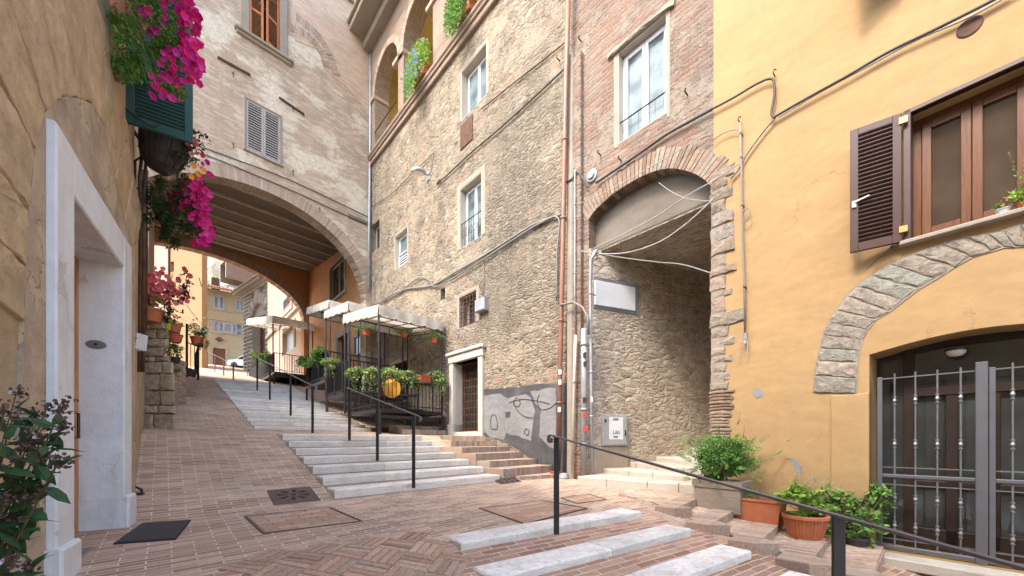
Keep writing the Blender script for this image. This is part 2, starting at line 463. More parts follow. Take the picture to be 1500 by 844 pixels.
def plaster(name, col, var=0.12, bump=0.35, dirt=0.25, dirtcol=(0.25,0.2,0.14), wave=0.5, patch=None, pthr=0.7, rough=0.88, nsc=1.2, crack=0):
    t = NT(name, rough, 0.2); u = t.uv()
    big = t.noise(u, nsc, 6, 0.62); mid = t.noise(u, 9, 5, 0.65); fine = t.noise(u, 90, 4, 0.7)
    c = t.ramp(big, [(0.3, hsv_var(col, 1-var)), (0.55, col), (0.75, hsv_var(col, 1+var*0.7))])
    c = t.mix(0.35, c, t.ramp(mid, [(0.3, 0.8), (0.7, 1.1)]), 'MULTIPLY')
    d = t.noise(t.uv(3.5, 0.5, 0.1), 0.9, 5, 0.65)
    c = t.mix(t.math('MULTIPLY', t.ramp(d, [(0.5, 0.0), (0.72, 1.0)]), dirt), c, dirtcol)
    h = t.math('ADD', t.math('MULTIPLY', t.noise(t.uv(1, 1.7, 0.25), 1.7, 2, 0.45), wave*4), t.math('ADD', t.math('MULTIPLY', mid, 0.6), t.math('MULTIPLY', fine, 0.18)))
    if patch:
        pf = t.ramp(t.noise(t.uv(1, 1, 0, (4, 2)), 2.2, 5, 0.6), [(pthr, 0.0), (pthr+0.02, 1.0)])
        c = t.mix(pf, c, patch); h = t.math('SUBTRACT', h, t.math('MULTIPLY', pf, 0.4))
    if crack:
        w = t.n('TexNoise', Vector=u, Scale=2.5, Detail=6, Roughness=0.7); o = t.n('VectorMath', _operation='SCALE'); t.t.links.new(w.outputs['Color'], o.inputs[0]); o.inputs['Scale'].default_value = 0.55
        a = t.n('VectorMath', _operation='ADD'); t.t.links.new(u, a.inputs[0]); t.t.links.new(o.outputs[0], a.inputs[1])
        ve = t.n('TexVoronoi', Vector=a.outputs[0], Scale=0.75); ve.voronoi_dimensions = '2D'; ve.feature = 'DISTANCE_TO_EDGE'
        cf = t.math('MULTIPLY', t.ramp(ve.outputs['Distance'], [(0.0, 1.0), (0.006, 0.0)]), t.ramp(t.noise(t.uv(1, 1, 0, (9, 1)), 0.8, 3, 0.6), [(0.52, 0.0), (0.6, 0.6*crack)]))
        c = t.mix(cf, c, hsv_var(col, 0.35)); h = t.math('SUBTRACT', h, t.math('MULTIPLY', cf, 0.5))
        # rain streaks and splash marks
        sk = t.noise(t.uv(9.0, 0.45, 0, (2, 8)), 1.0, 5, 0.65)
        c = t.mix(t.math('MULTIPLY', t.ramp(sk, [(0.56, 0.0), (0.74, 1.0)]), 0.28*crack), c, dirtcol)
        fl = t.noise(t.uv(1, 1, 0, (7, 7)), 26, 3, 0.6)
        c = t.mix(t.ramp(fl, [(0.70, 0.0), (0.76, 0.5*crack)]), c, hsv_var(col, 1.25))
    t.col(c); t.bump(h, bump, 0.03)
    return t.m

def islands(name, cols, rough=0.85, bump=0.5, fs=30, dist=0.01, spec=0.2, trans=0.0, var=0.35):
    t = NT(name, rough, spec)
    n = len(cols)
    c = t.ramp(t.rnd(), [(i/max(1, n-1), cc) for i, cc in enumerate(cols)])
    fine = t.noise(t.obj(), fs, 5, 0.7)
    c = t.mix(1.0, c, t.ramp(fine, [(0.25, 1-var), (0.75, 1+var)]), 'MULTIPLY')
    t.col(c)
    if bump: t.bump(fine, bump, dist)
    if trans:
        tr = t.n('BsdfTranslucent', Color=c); ms = t.n('MixShader', Fac=trans)
        out = t.t.nodes['Material Output']
        t.t.links.new(t.b.outputs[0], ms.inputs[1]); t.t.links.new(tr.outputs[0], ms.inputs[2]); t.t.links.new(ms.outputs[0], out.inputs[0])
    return t.m

def wood(name, col, rough=0.5, sx=1, sz=12, spec=0.4):
    t = NT(name, rough, spec)
    g = t.noise(t.obj((14, 14, 0.9)), 3, 5, 0.65, 0.6)
    c = t.ramp(g, [(0.3, hsv_var(col, 0.6)), (0.5, col), (0.72, hsv_var(col, 1.3))])
    t.col(c); t.bump(g, 0.25, 0.004); return t.m

def glass(name, col=(0.25,0.3,0.3), rough=0.06, spec=0.9, var=0.3):
    t = NT(name, rough, spec)
    t.col(t.ramp(t.noise(t.uv(1, 1), 2.0, 3, 0.5), [(0.3, hsv_var(col, 1-var)), (0.7, hsv_var(col, 1+var))]))
    return t.m

M = {}
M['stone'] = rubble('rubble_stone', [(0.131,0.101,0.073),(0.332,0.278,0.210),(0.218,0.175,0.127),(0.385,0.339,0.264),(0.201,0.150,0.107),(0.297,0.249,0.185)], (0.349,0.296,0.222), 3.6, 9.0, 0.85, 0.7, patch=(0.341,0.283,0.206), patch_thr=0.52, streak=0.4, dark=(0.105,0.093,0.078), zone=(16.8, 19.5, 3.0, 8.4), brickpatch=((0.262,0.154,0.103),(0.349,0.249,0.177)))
M['stone_dark'] = rubble('passage_stone', [(0.368,0.287,0.207),(0.621,0.529,0.414),(0.471,0.368,0.276),(0.667,0.598,0.494),(0.506,0.345,0.253)], (0.621,0.552,0.437), 3.0, 7.5, 0.9, 0.5, patch=(0.460,0.391,0.310), patch_thr=0.58, dark=(0.138,0.115,0.098))
M['arch_brick'] = bricks('pale_weathered_brick', (0.416,0.306,0.221), (0.541,0.439,0.333), (0.520,0.439,0.338), 0.26, 0.068, 0.010, 0.7, patch=(0.603,0.530,0.421), patch_thr=0.50, stain=0.30, pscale=0.55, psx=0.8, psy=1.7, c3=(0.406,0.296,0.216), dark=(0.177,0.148,0.122))
M['red_brick'] = bricks('old_red_brick', (0.187,0.103,0.072), (0.268,0.206,0.162), (0.250,0.212,0.172), 0.29, 0.082, 0.016, 1.0, patch=(0.250,0.206,0.162), patch_thr=0.49, stain=0.45, c3=(0.237,0.146,0.103), pscale=0.9, wobble=0.045, bd=0.04)
M['loggia_brick'] = bricks('loggia_brick', (0.224,0.151,0.109), (0.303,0.231,0.180), (0.289,0.239,0.196), 0.27, 0.066, 0.010, 0.7, stain=0.1)
M['yellow'] = plaster('yellow_plaster', (0.346,0.227,0.110), 0.09, 0.25, 0.30, (0.274,0.195,0.105), wave=0.8, patch=None, nsc=0.7, crack=1.0)
M['left_wall'] = plaster('ochre_wall_plaster', (0.432,0.335,0.221), 0.35, 1.0, 0.45, (0.216,0.173,0.119), wave=1.0, patch=(0.324,0.270,0.194), pthr=0.62, nsc=1.0, crack=1.0)
M['rough_plaster'] = plaster('rough_brown_plaster', (0.400,0.320,0.240), 0.4, 1.0, 0.3, (0.500,0.420,0.320), wave=0.4, nsc=3.0, patch=(0.450,0.360,0.250), pthr=0.56)
M['white_plaster'] = plaster('white_plaster', (0.64,0.66,0.69), 0.12, 0.5, 0.6, (0.38,0.36,0.33), wave=0.5, patch=(0.50,0.50,0.50), pthr=0.66, crack=0.8)
M['tympanum'] = plaster('grey_render', (0.162,0.140,0.112), 0.2, 0.7, 0.3, (0.140,0.112,0.090), wave=0.3)
M['orange_plaster'] = plaster('orange_plaster', (0.468,0.230,0.102), 0.2, 0.3, 0.35, (0.255,0.136,0.076), wave=0.5)
M['beige_plaster'] = plaster('beige_plaster', (0.347,0.269,0.202), 0.12, 0.3, 0.2, (0.224,0.179,0.140))
M['far_yellow'] = plaster('pale_yellow_plaster', (0.316,0.269,0.168), 0.08, 0.2, 0.15, (0.281,0.240,0.153))
M['far_peach'] = plaster('peach_plaster', (0.288,0.178,0.094), 0.08, 0.25, 0.1, (0.248,0.174,0.099))
M['yellow_inner'] = plaster('loggia_plaster', (0.65,0.52,0.25), 0.1, 0.2, 0.1)
M['cut_stone'] = plaster('dressed_stone', (0.289,0.252,0.202), 0.15, 0.4, 0.35, (0.202,0.173,0.145), wave=0.1)
M['door_stone'] = plaster('pale_door_stone', (0.48,0.45,0.40), 0.12, 0.35, 0.35, (0.35,0.3,0.25), wave=0.1)
M['grey_paint'] = plaster('grey_paint', (0.216,0.216,0.220), 0.2, 0.7, 0.5, (0.160,0.160,0.160), wave=0.6)
M['black_paint'] = plaster('black_paint', (0.075,0.075,0.08), 0.3, 0.6, 0.3, (0.2,0.19,0.18), wave=0.6)
def marble():
    t = NT('travertine', 0.7, 0.3); u = t.obj()
    a = t.noise(t.obj((2.2, 2.2, 26)), 2.0, 6, 0.7); b = t.noise(t.obj((9, 9, 60)), 2.6, 4, 0.7)
    c = t.ramp(a, [(0.28, (0.52,0.48,0.43)), (0.5, (0.72,0.68,0.62)), (0.75, (0.80,0.77,0.72))])
    c = t.mix(0.7, c, t.ramp(b, [(0.3, 0.55), (0.5, 1.0), (0.8, 1.1)]), 'MULTIPLY')
    c = t.mix(1.0, c, t.ramp(t.rnd(), [(0, 0.82), (1, 1.08)]), 'MULTIPLY')
    c = t.mix(t.ramp(t.noise(u, 2.2, 8, 0.75), [(0.46, 0.0), (0.7, 0.55)]), c, (0.36,0.31,0.26))
    t.col(c); t.bump(b, 0.5, 0.006); return t.m
M['marble'] = marble()
M['paving'] = bricks('brick_paving', (0.28,0.18,0.125), (0.50,0.36,0.255), (0.66,0.60,0.50), 0.27, 0.066, 0.006, 0.55, stain=0.35, wobble=0.008, c3=(0.40,0.265,0.19), mcon=1.0, dark=(0.16,0.125,0.11), vary=0.6, bd=0.012)
M['paving_wide'] = bricks('brick_paving_wide', (0.27,0.155,0.10), (0.45,0.30,0.195), (0.60,0.54,0.43), 0.27, 0.072, 0.007, 0.6, stain=0.3, wobble=0.008, c3=(0.38,0.22,0.165), mcon=0.95, dark=(0.17,0.13,0.11), vary=0.6, bd=0.012)
M['paver'] = islands('paver_bricks', [(0.28,0.17,0.12),(0.46,0.30,0.205),(0.36,0.225,0.155),(0.34,0.245,0.18),(0.48,0.35,0.25)], 0.85, 0.6, 40, 0.006)
M['mortar'] = plaster('paving_mortar', (0.50,0.43,0.37), 0.2, 0.5, 0.3)
M['edge_brick'] = islands('edge_bricks', [(0.25,0.18,0.14),(0.42,0.31,0.235),(0.33,0.24,0.18),(0.40,0.34,0.27)], 0.88, 0.6, 40, 0.008)
M['arch_ring'] = islands('arch_ring_bricks', [(0.263,0.189,0.142),(0.389,0.294,0.226),(0.326,0.236,0.179),(0.420,0.347,0.278)], 0.9, 0.7, 25, 0.01)
M['ring_red'] = islands('arch_ring_red_bricks', [(0.173,0.110,0.076),(0.266,0.198,0.148),(0.220,0.156,0.112),(0.253,0.220,0.173)], 0.9, 0.9, 22, 0.015)
M['blocks'] = islands('sandstone_blocks', [(0.160,0.132,0.100),(0.264,0.224,0.168),(0.208,0.180,0.144),(0.272,0.200,0.152),(0.224,0.208,0.176)], 0.92, 1.0, 14, 0.03, var=0.45)
M['blocks_pink'] = islands('sandstone_voussoirs', [(0.172,0.145,0.121),(0.259,0.225,0.183),(0.212,0.183,0.150),(0.219,0.221,0.187),(0.266,0.221,0.183)], 0.92, 1.0, 16, 0.025, var=0.45)
M['soffit'] = wood('dark_soffit', (0.169,0.124,0.085), 0.8)
M['beam'] = plain('beam_plaster', (0.34,0.28,0.21), 0.9, var=0.3)
M['wood_door'] = wood('varnished_wood', (0.42,0.17,0.055), 0.35)
M['brown_wood'] = wood('brown_window_wood', (0.120,0.045,0.018), 0.35)
M['dark_shutter'] = plain('dark_brown_shutter', (0.051,0.021,0.015), 0.4, 0.5)
M['orange_shutter'] = wood('orange_wood', (0.50,0.18,0.05), 0.5)
M['grey_wood'] = wood('weathered_grey_wood', (0.33,0.30,0.27), 0.85)
M['green_paint'] = plain('green_paint', (0.020,0.076,0.068), 0.5, var=0.1)
M['white_paint'] = plain('white_paint', (0.510,0.527,0.561), 0.5, var=0.05)
M['pane'] = glass('curtained_glass', (0.13,0.17,0.18), 0.05, 0.35, 0.6)
M['pane_dark'] = glass('dark_glass', (0.03,0.035,0.035), 0.03)
M['pane_brown'] = glass('reflecting_glass', (0.05,0.035,0.025), 0.015, 1.0)
M['dark'] = plain('dark_interior', (0.02,0.018,0.016), 0.9)
M['black_metal'] = plain('black_iron', (0.03,0.027,0.028), 0.45, 0.5, 0.3, 0.25)
M['rail_top'] = plain('worn_rail', (0.16,0.15,0.17), 0.4, 0.6, 0.4, 0.25)
M['grey_metal'] = plain('grey_painted_iron', (0.105,0.108,0.119), 0.45, 0.5, 0.3, 0.1)
M['bright_metal'] = plain('bare_steel', (0.168,0.168,0.175), 0.4, 0.6, 0.5, 0.2, 20)
M['rust'] = plain('rusty_iron', (0.084,0.038,0.021), 0.8, var=0.4)
M['manhole'] = plain('rusty_cast_iron', (0.12,0.08,0.065), 0.7, 0.4, 0.3, 0.3, 20, 0.4)
M['copper'] = plain('copper_pipe', (0.240,0.112,0.072), 0.45, 0.5, 0.2, 0.2)
M['galv'] = plain('galvanised_pipe', (0.315,0.330,0.352), 0.45, 0.5, 0.3, 0.15, 5)
M['pvc'] = plain('cream_pvc', (0.495,0.465,0.405), 0.5, var=0.1)
M['cable'] = plain('dark_cable', (0.06,0.05,0.045), 0.6)
M['cable_grey'] = plain('grey_cable', (0.180,0.168,0.156), 0.6)
M['cable_white'] = plain('pale_cable', (0.303,0.292,0.275), 0.6)
M['terracotta'] = plain('terracotta', (0.416,0.136,0.064), 0.7, var=0.15, nscale=10)
M['plastic_red'] = plain('orange_plastic', (0.45,0.10,0.045), 0.5)
M['dark_plastic'] = plain('dark_brown_plastic', (0.035,0.028,0.028), 0.5)
M['lime_plastic'] = plain('lime_plastic', (0.33,0.40,0.05), 0.5)
M['green_plastic'] = plain('dark_green_plastic', (0.03,0.10,0.06), 0.5)
M['soil'] = plain('soil', (0.06,0.045,0.035), 0.95, nscale=30, bump=0.5)
M['portal_stone'] = islands('portal_stone', [(0.30,0.27,0.23),(0.42,0.39,0.34),(0.36,0.33,0.28)], 0.9, 0.6, 10, 0.02)
M['rubber_rib'] = plain('paler_rubber', (0.06,0.06,0.062), 0.6)  # doormat ribs: paler than the black base so they stand out
M['door_brown'] = plain('dark_door_brown', (0.022,0.013,0.010), 0.4, 0.5)
M['rubber'] = plain('black_rubber', (0.018,0.018,0.02), 0.7)
M['slate'] = plaster('grey_slate', (0.20,0.21,0.20), 0.2, 0.3, 0.3, (0.12,0.12,0.11), wave=0.3)
M['marble_plaque'] = plain('white_plaque', (0.673,0.684,0.694), 0.4, var=0.04)
M['box_grey'] = plain('grey_utility_paint', (0.336,0.336,0.328), 0.5, var=0.12, nscale=9)
M['paper'] = plain('white_paper', (0.70,0.70,0.70), 0.8)
M['ink'] = plain('black_ink', (0.02,0.02,0.02), 0.7)
M['red_ink'] = plain('red_ink', (0.45,0.04,0.03), 0.7)
M['brass'] = plain('brass', (0.5,0.38,0.15), 0.35, metal=0.8)
M['stone_trough'] = plaster('trough_stone', (0.268,0.223,0.178), 0.2, 0.7, 0.3, (0.159,0.128,0.102), wave=0.2)
M['old_step'] = plaster('old_step_stone', (0.425,0.391,0.332), 0.18, 0.6, 0.4, (0.272,0.230,0.178), wave=0.2)
M['roof'] = islands('roof_tiles', [(0.30,0.18,0.12),(0.42,0.27,0.18),(0.36,0.24,0.17)], 0.9, 0.5, 20)
M['stem'] = plain('plant_stem', (0.10,0.08,0.04), 0.8)
M['amber'] = plain('amber_plastic', (0.75,0.33,0.03), 0.45)
M['blue_cloth'] = plain('pale_blue_sheet', (0.45,0.58,0.66), 0.6)
M['lamp_glass'] = plain('opal_glass', (0.70,0.69,0.66), 0.25)
def fabric():
    t = NT('canopy_fabric', 0.8, 0.2)
    c = t.ramp(t.noise(t.obj(), 2.5, 5, 0.65), [(0.3, (0.58,0.52,0.43)), (0.7, (0.76,0.70,0.60))])
    t.col(c); tr = t.n('BsdfTranslucent', Color=c); ms = t.n('MixShader', Fac=0.35)
    out = t.t.nodes['Material Output']
    t.t.links.new(t.b.outputs[0], ms.inputs[1]); t.t.links.new(tr.outputs[0], ms.inputs[2]); t.t.links.new(ms.outputs[0], out.inputs[0])
    return t.m
M['fabric'] = fabric()
def leaf(name, cols, trans=0.3): return islands(name, cols, 0.55, 0, 30, 0.01, 0.35, trans, 0.15)
M['leaf'] = leaf('green_leaves', [(0.056,0.144,0.029),(0.160,0.320,0.064),(0.096,0.224,0.040),(0.256,0.416,0.096)])
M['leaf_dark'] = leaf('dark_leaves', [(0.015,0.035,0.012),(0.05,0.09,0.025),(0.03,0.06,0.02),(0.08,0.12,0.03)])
M['leaf_ivy'] = leaf('variegated_ivy', [(0.08,0.17,0.04),(0.22,0.34,0.09),(0.50,0.54,0.24),(0.13,0.26,0.06),(0.32,0.44,0.14)])
M['leaf_lime'] = leaf('lime_leaves', [(0.120,0.240,0.036),(0.312,0.456,0.072),(0.192,0.336,0.060)])
M['leaf_shrub'] = leaf('shrub_leaves', [(0.018,0.05,0.02),(0.04,0.10,0.035),(0.03,0.07,0.03)], 0.15)
M['leaf_purple'] = leaf('purple_leaves', [(0.05,0.02,0.025),(0.09,0.04,0.035)], 0.15)
M['dry_leaf'] = leaf('dry_grass', [(0.30,0.27,0.12),(0.42,0.36,0.20),(0.2,0.25,0.1)])
M['petunia'] = leaf('magenta_petals', [(0.42,0.004,0.10),(0.78,0.02,0.26),(0.62,0.01,0.20),(0.50,0.02,0.30),(0.85,0.10,0.42)], 0.25)
M['petal_red'] = leaf('coral_petals', [(0.62,0.04,0.05),(0.78,0.22,0.24),(0.80,0.32,0.33),(0.75,0.15,0.17)], 0.3)
M['petal_orange'] = leaf('orange_petals', [(0.85,0.32,0.03),(0.9,0.42,0.06)], 0.25)
M['petal_blue'] = leaf('blue_petals', [(0.25,0.35,0.62),(0.38,0.48,0.72)], 0.25)
M['petal_pale'] = leaf('brown_flower_buds', [(0.16,0.10,0.08),(0.08,0.05,0.04),(0.12,0.075,0.06)], 0.1)
M['petal_white'] = leaf('white_petals', [(0.6,0.58,0.62),(0.7,0.7,0.72)], 0.2)

# ------------------------------------------------------------------ foliage helpers
def rv(rng):
    while True:
        v = Vector((rng.uniform(-1,1), rng.uniform(-1,1), rng.uniform(-1,1)))
        if 0.05 < v.length < 1: return v.normalized()
def add_leaf(mb, p, d, nrm, L, W, mi=0):
    d = d.normalized(); s = d.cross(nrm)
    s = s.normalized() if s.length > 1e-4 else d.orthogonal().normalized()
    n2 = s.cross(d).normalized()
    vs = [p, p + d*L*0.28 + s*W*0.42 - n2*W*0.12, p + d*L*0.62 + s*W*0.40 - n2*W*0.12, p + d*L - n2*L*0.12,
          p + d*L*0.62 - s*W*0.40 - n2*W*0.12, p + d*L*0.28 - s*W*0.42 - n2*W*0.12, p + d*L*0.45]
    mb.add(vs, [(0,1,6),(1,2,6),(2,3,6),(3,4,6),(4,5,6),(5,0,6)], mi)
def add_quadleaf(mb, p, d, nrm, L, W, mi=0):
    d = d.normalized(); s = d.cross(nrm)
    s = s.normalized() if s.length > 1e-4 else d.orthogonal().normalized()
    n2 = s.cross(d).normalized()
    mb.add([p, p + d*L*0.45 + s*W*0.5, p + d*L - n2*L*0.15, p + d*L*0.45 - s*W*0.5, ], [(0,1,2),(0,2,3)], mi)
def cloud(c, r, n, rng, clumps=9, spread=0.42):
    """points clustered in an uneven ellipsoid"""
    c = Vector(c); cs = []
    for i in range(clumps):
        d = rv(rng) * (rng.uniform(0.35, 0.85)); cs.append((d, rng.uniform(0.6, 1.2)))
    out = []
    for i in range(n):
        d, k = cs[rng.randrange(clumps)]
        q = d + rv(rng) * spread * k * rng.random()**0.45
        out.append((c + Vector((q.x*r[0], q.y*r[1], q.z*r[2])), q))
    return out
def bush(mb, c, r, n, L, rng, W=None, clumps=9, droop=0.0, mi=0, fine=True, spread=0.42):
    for p, q in cloud(c, r, n, rng, clumps, spread):
        d = (q*0.8 + rv(rng) + Vector((0,0,0.25-droop)))
        l = L*rng.uniform(0.6, 1.25)
        (add_leaf if fine else add_quadleaf)(mb, p, d, (rv(rng)*0.7 + Vector((0,0,1)) + q*0.4), l, (W or L*0.55)*rng.uniform(0.8, 1.15), mi)
def add_flower(mb, p, nrm, r, rng, mi=0, lobes=5):
    nrm = nrm.normalized(); a = nrm.orthogonal().normalized(); b = nrm.cross(a)
    vs = [p - nrm*r*0.45]; m = lobes*3; ph = rng.uniform(0, 6)
    for k in range(m):
        an = 2*math.pi*k/m + ph; rr = r*(0.80 if k % 3 == 0 else 1.0)*rng.uniform(0.93, 1.05)
        vs.append(p + (a*math.cos(an) + b*math.sin(an))*rr + nrm*r*rng.uniform(-0.08, 0.1))
    mb.add(vs, [(0, 1+k, 1+(k+1) % m) for k in range(m)], mi)
def stems(mb, c, tips, r, rng, mi=0):
    c = Vector(c)
    for t in tips:
        t = Vector(t); m = (c+t)/2 + rv(rng)*0.08*(t-c).length + Vector((0,0,0.1*(t-c).length))
        mb.tube([c, m, t], [r, r*0.8, r*0.45], 5, mi, False)
# ------------------------------------------------------------------ ground
def GH(px, py, dz=0.0, s0=0.003):
    """where the ray through a pixel meets the ground"""
    s = s0; prev = None
    while s < 0.2:
        x, y = (px-CX)*s, F*s
        d = (CY-py)*s - (H(x, y) + dz)
        if d <= 0:
            a, b = (prev or s), s
            for _ in range(30):
                m = (a+b)/2
                if (CY-py)*m - (H((px-CX)*m, F*m)+dz) <= 0: b = m
                else: a = m
            return Vector(((px-CX)*b, F*b, (CY-py)*b))
        prev = s; s *= 1.01
    return Vector(((px-CX)*s, F*s, (CY-py)*s))
def at(px, py, s): return Vector(((px-CX)*s, F*s, (CY-py)*s))

def grid_sheet(us, vs, pos, uvf, zoff=0.0):
    mb = MB(); n = len(vs); V = []; UV = []
    for a in us:
        for b in vs:
            q = pos(a, b); V.append((q.x, q.y, H(q.x, q.y) + zoff)); UV.append(uvf(a, b))
    fs = []
    for i in range(len(us)-1):
        for j in range(n-1):
            k = i*n+j; fs.append((k, k+1, k+n+1, k+n))
    mb.add(V, fs, 0, UV); return mb
def fr(a, b, d):
    n = max(1, round((b-a)/d)); return [a+(b-a)*i/n for i in range(n+1)]

def flip_up(o):
    bm = bmesh.new(); bm.from_mesh(o.data)
    for f in bm.faces:
        if f.normal.z < 0: f.normal_flip()
    bm.to_mesh(o.data); bm.free()
def clip(o, keep_up):
    bm = bmesh.new(); bm.from_mesh(o.data)
    r = bmesh.ops.bisect_plane(bm, geom=bm.verts[:]+bm.edges[:]+bm.faces[:], plane_co=(S1.x, S1.y, 0), plane_no=(NQ.x, NQ.y, 0), clear_inner=keep_up, clear_outer=not keep_up)
    bm.to_mesh(o.data); bm.free()

ts = fr(-10, 0, 0.5) + fr(0, 3.45, 0.5)[1:] + fr(3.45, 6.1, 0.5)[1:] + fr(6.1, 16.5, 1)[1:] + fr(16.5, 52, 4)[1:] + [90]
street = grid_sheet(ts, fr(-16, 12, 1), ST, lambda a, b: (b, a)).build('street', M['paving'])
flip_up(street); clip(street, True); tag(street, kind='structure')
low = grid_sheet(fr(-7, 8, 0.5), fr(-8, 0, 0.5), fromPQ, lambda a, b: (a, b)).build('lower_street', M['paving_wide'])
flip_up(low); tag(low, kind='structure')
# far terrain to the horizon
mb = MB()
hz = [(-300,-12),(300,-12),(300,260),(-300,260)]
mb.add([(x, y, -3.5) for x, y in hz], [(0,1,2,3)])
tag(mb.build('terrain', M['mortar']), kind='structure')

# ------------------------------------------------------------------ marble steps
def slab_row(mb, a0, a1, b0, b1, pos, z0, z1, rng, seg=1.1):
    """row of chamfered slabs: a along the step, b0 (front) to b1 (back)"""
    a = a0
    while a < a1-0.05:
        e = min(a1, a + seg*rng.uniform(0.75, 1.25))
        if a1-e < 0.35: e = a1
        dz = rng.uniform(-0.003, 0.003); c = rng.uniform(0.010, 0.018); g = 0.0025
        P = [pos(a+g, b0+rng.uniform(0, 0.006)), pos(e-g, b0+rng.uniform(0, 0.006)), pos(e-g, b1), pos(a+g, b1)]
        I = [pos(a+g+c, b0+c), pos(e-g-c, b0+c), pos(e-g-c, b1-c), pos(a+g+c, b1-c)]
        vs = [(p.x, p.y, z0) for p in P] + [(p.x, p.y, z1-c+dz) for p in P] + [(p.x, p.y, z1+dz) for p in I]
        fs = [(8,9,10,11)] + [(k+i, k+(i+1)%4, k+4+(i+1)%4, k+4+i) for k in (0,4) for i in range(4)]
        mb.add(vs, fs); a = e
W0, W1 = 0.0, 3.08
mb = MB(); mf = MB()
for i in range(7):
    t0 = i*0.5; z = -0.77 + 0.127*(i+1)
    slab_row(mb, W0, W1, t0, t0+0.34, lambda a, b: ST(b, a), z-0.120, z, R)
    q = [ST(t0+0.022, W0+0.01), ST(t0+0.022, W1-0.01), ST(t0+0.36, W1-0.01), ST(t0+0.36, W0+0.01)]; mf.prismz([(p.x, p.y) for p in q], z-0.4, z-0.11)  # dark set-back block draws a shadow line under each slab
    q = [ST(t0+0.34, W0+0.02), ST(t0+0.34, W1-0.02), ST(t0+0.52 if i < 6 else t0+0.9, W1-0.02), ST(t0+0.52 if i < 6 else t0+0.9, W0+0.02)]
    mf.prismz([(p.x, p.y) for p in q], z-0.4, z-0.004)
flight = mb.build('marble_steps', M['marble']); tag(flight, kind='structure')
tag(mf.build('step_treads', M['edge_brick']), kind='structure')
mb = MB(); mu = MB(); n2 = 20
for i in range(n2):
    t0 = 6.1 + i*0.52; z = 0.255 + 0.1208*(i+1) - 0.02
    slab_row(mb, W0, W1, t0, t0+0.53, lambda a, b: ST(b, a), z-0.092, z, R)
    q = [ST(t0+0.05, W0+0.01), ST(t0+0.05, W1-0.01), ST(t0+0.56, W1-0.01), ST(t0+0.56, W0+0.01)]; mu.prismz([(p.x, p.y) for p in q], z-0.4, z-0.088)  # dark set-back strip imitates the shadow line under each marble nosing
tag(mb.build('upper_marble_steps', M['marble']), kind='structure'); tag(mu.build('upper_step_shade_strips', M['edge_brick']), kind='structure')
mb = MB()
for k in range(9):
    a0, a1 = (-2.44 - 0.0*k, 0.0) if k == 0 else (-2.52, 0.02 - 0.0*k)
    if k == 0: a0 = -2.44
    zb = H(*fromPQ(0.0, -0.6*k)) ; c = fromPQ(-1.2, -0.6*k-0.15)
    zt = H(c.x, c.y) + 0.045
    slab_row(mb, a0, a1, -0.6*k-0.30, -0.6*k, fromPQ, zt-0.25, zt, R, 1.25)
tag(mb.build('lower_marble_steps', M['marble']), kind='structure')

# basket-weave band and gutter line, real bricks
mb = MB(); mo = MB()
def brick(mb, c, d, L, W, hgt, rng, zf=H):
    d = d.normalized(); n = Vector((-d.y, d.x))
    P = [c + d*sx*L/2 + n*sy*W/2 for sx, sy in ((-1,-1),(1,-1),(1,1),(-1,1))]
    I = [c + d*sx*(L/2-0.005) + n*sy*(W/2-0.005) for sx, sy in ((-1,-1),(1,-1),(1,1),(-1,1))]
    dz = rng.uniform(-0.002, 0.002)
    vs = [(p.x, p.y, zf(p.x, p.y)-0.03) for p in P] + [(p.x, p.y, zf(p.x, p.y)+hgt-0.004+dz) for p in P] + [(p.x, p.y, zf(p.x, p.y)+hgt+dz) for p in I]
    mb.add(vs, [(8,9,10,11)] + [(k+i, k+(i+1)%4, k+4+(i+1)%4, k+4+i) for k in (0,4) for i in range(4)])
B = 0.25
Dg = (VP + NQ).normalized(); Dn = (NQ - VP).normalized()
def in_band(p, q): return (-3.95 < p < -2.5 and -0.42 < q < 0.30) or (-3.5 < p < -2.55 and -3.5 < q <= -0.42)
O = fromPQ(-2.5, 0)
for i in range(-22, 10):
    for j in range(-22, 16):
        c = O + Dg*(i*B) + Dn*(j*B)
        for k in range(4):
            if (i+j) % 2: d, o = Dg, Dn*((k-1.5)*B/4)
            else: d, o = Dn, Dg*((k-1.5)*B/4)
            cc = c + o; p, q = PQ(cc.x, cc.y)
            if in_band(p, q): brick(mb, cc, d, B-0.012, B/4-0.012, 0.010, R)
bw = mb.build('basket_weave_paving', M['paver']); tag(bw, kind='structure')
mb = MB()
for q0 in fr(-0.05, -5.0, -0.29)[:-1] if False else [-0.05 - 0.30*i for i in range(17)]:
    for k in range(3):
        brick(mb, fromPQ(0.30+0.075*k + 0.10*(-q0)*0.5, q0-0.15), (fromPQ(0.05, -1)-fromPQ(0, 0)), 0.288, 0.066, 0.008, R)
tag(mb.build('gutter_paving', M['edge_brick']), kind='structure')

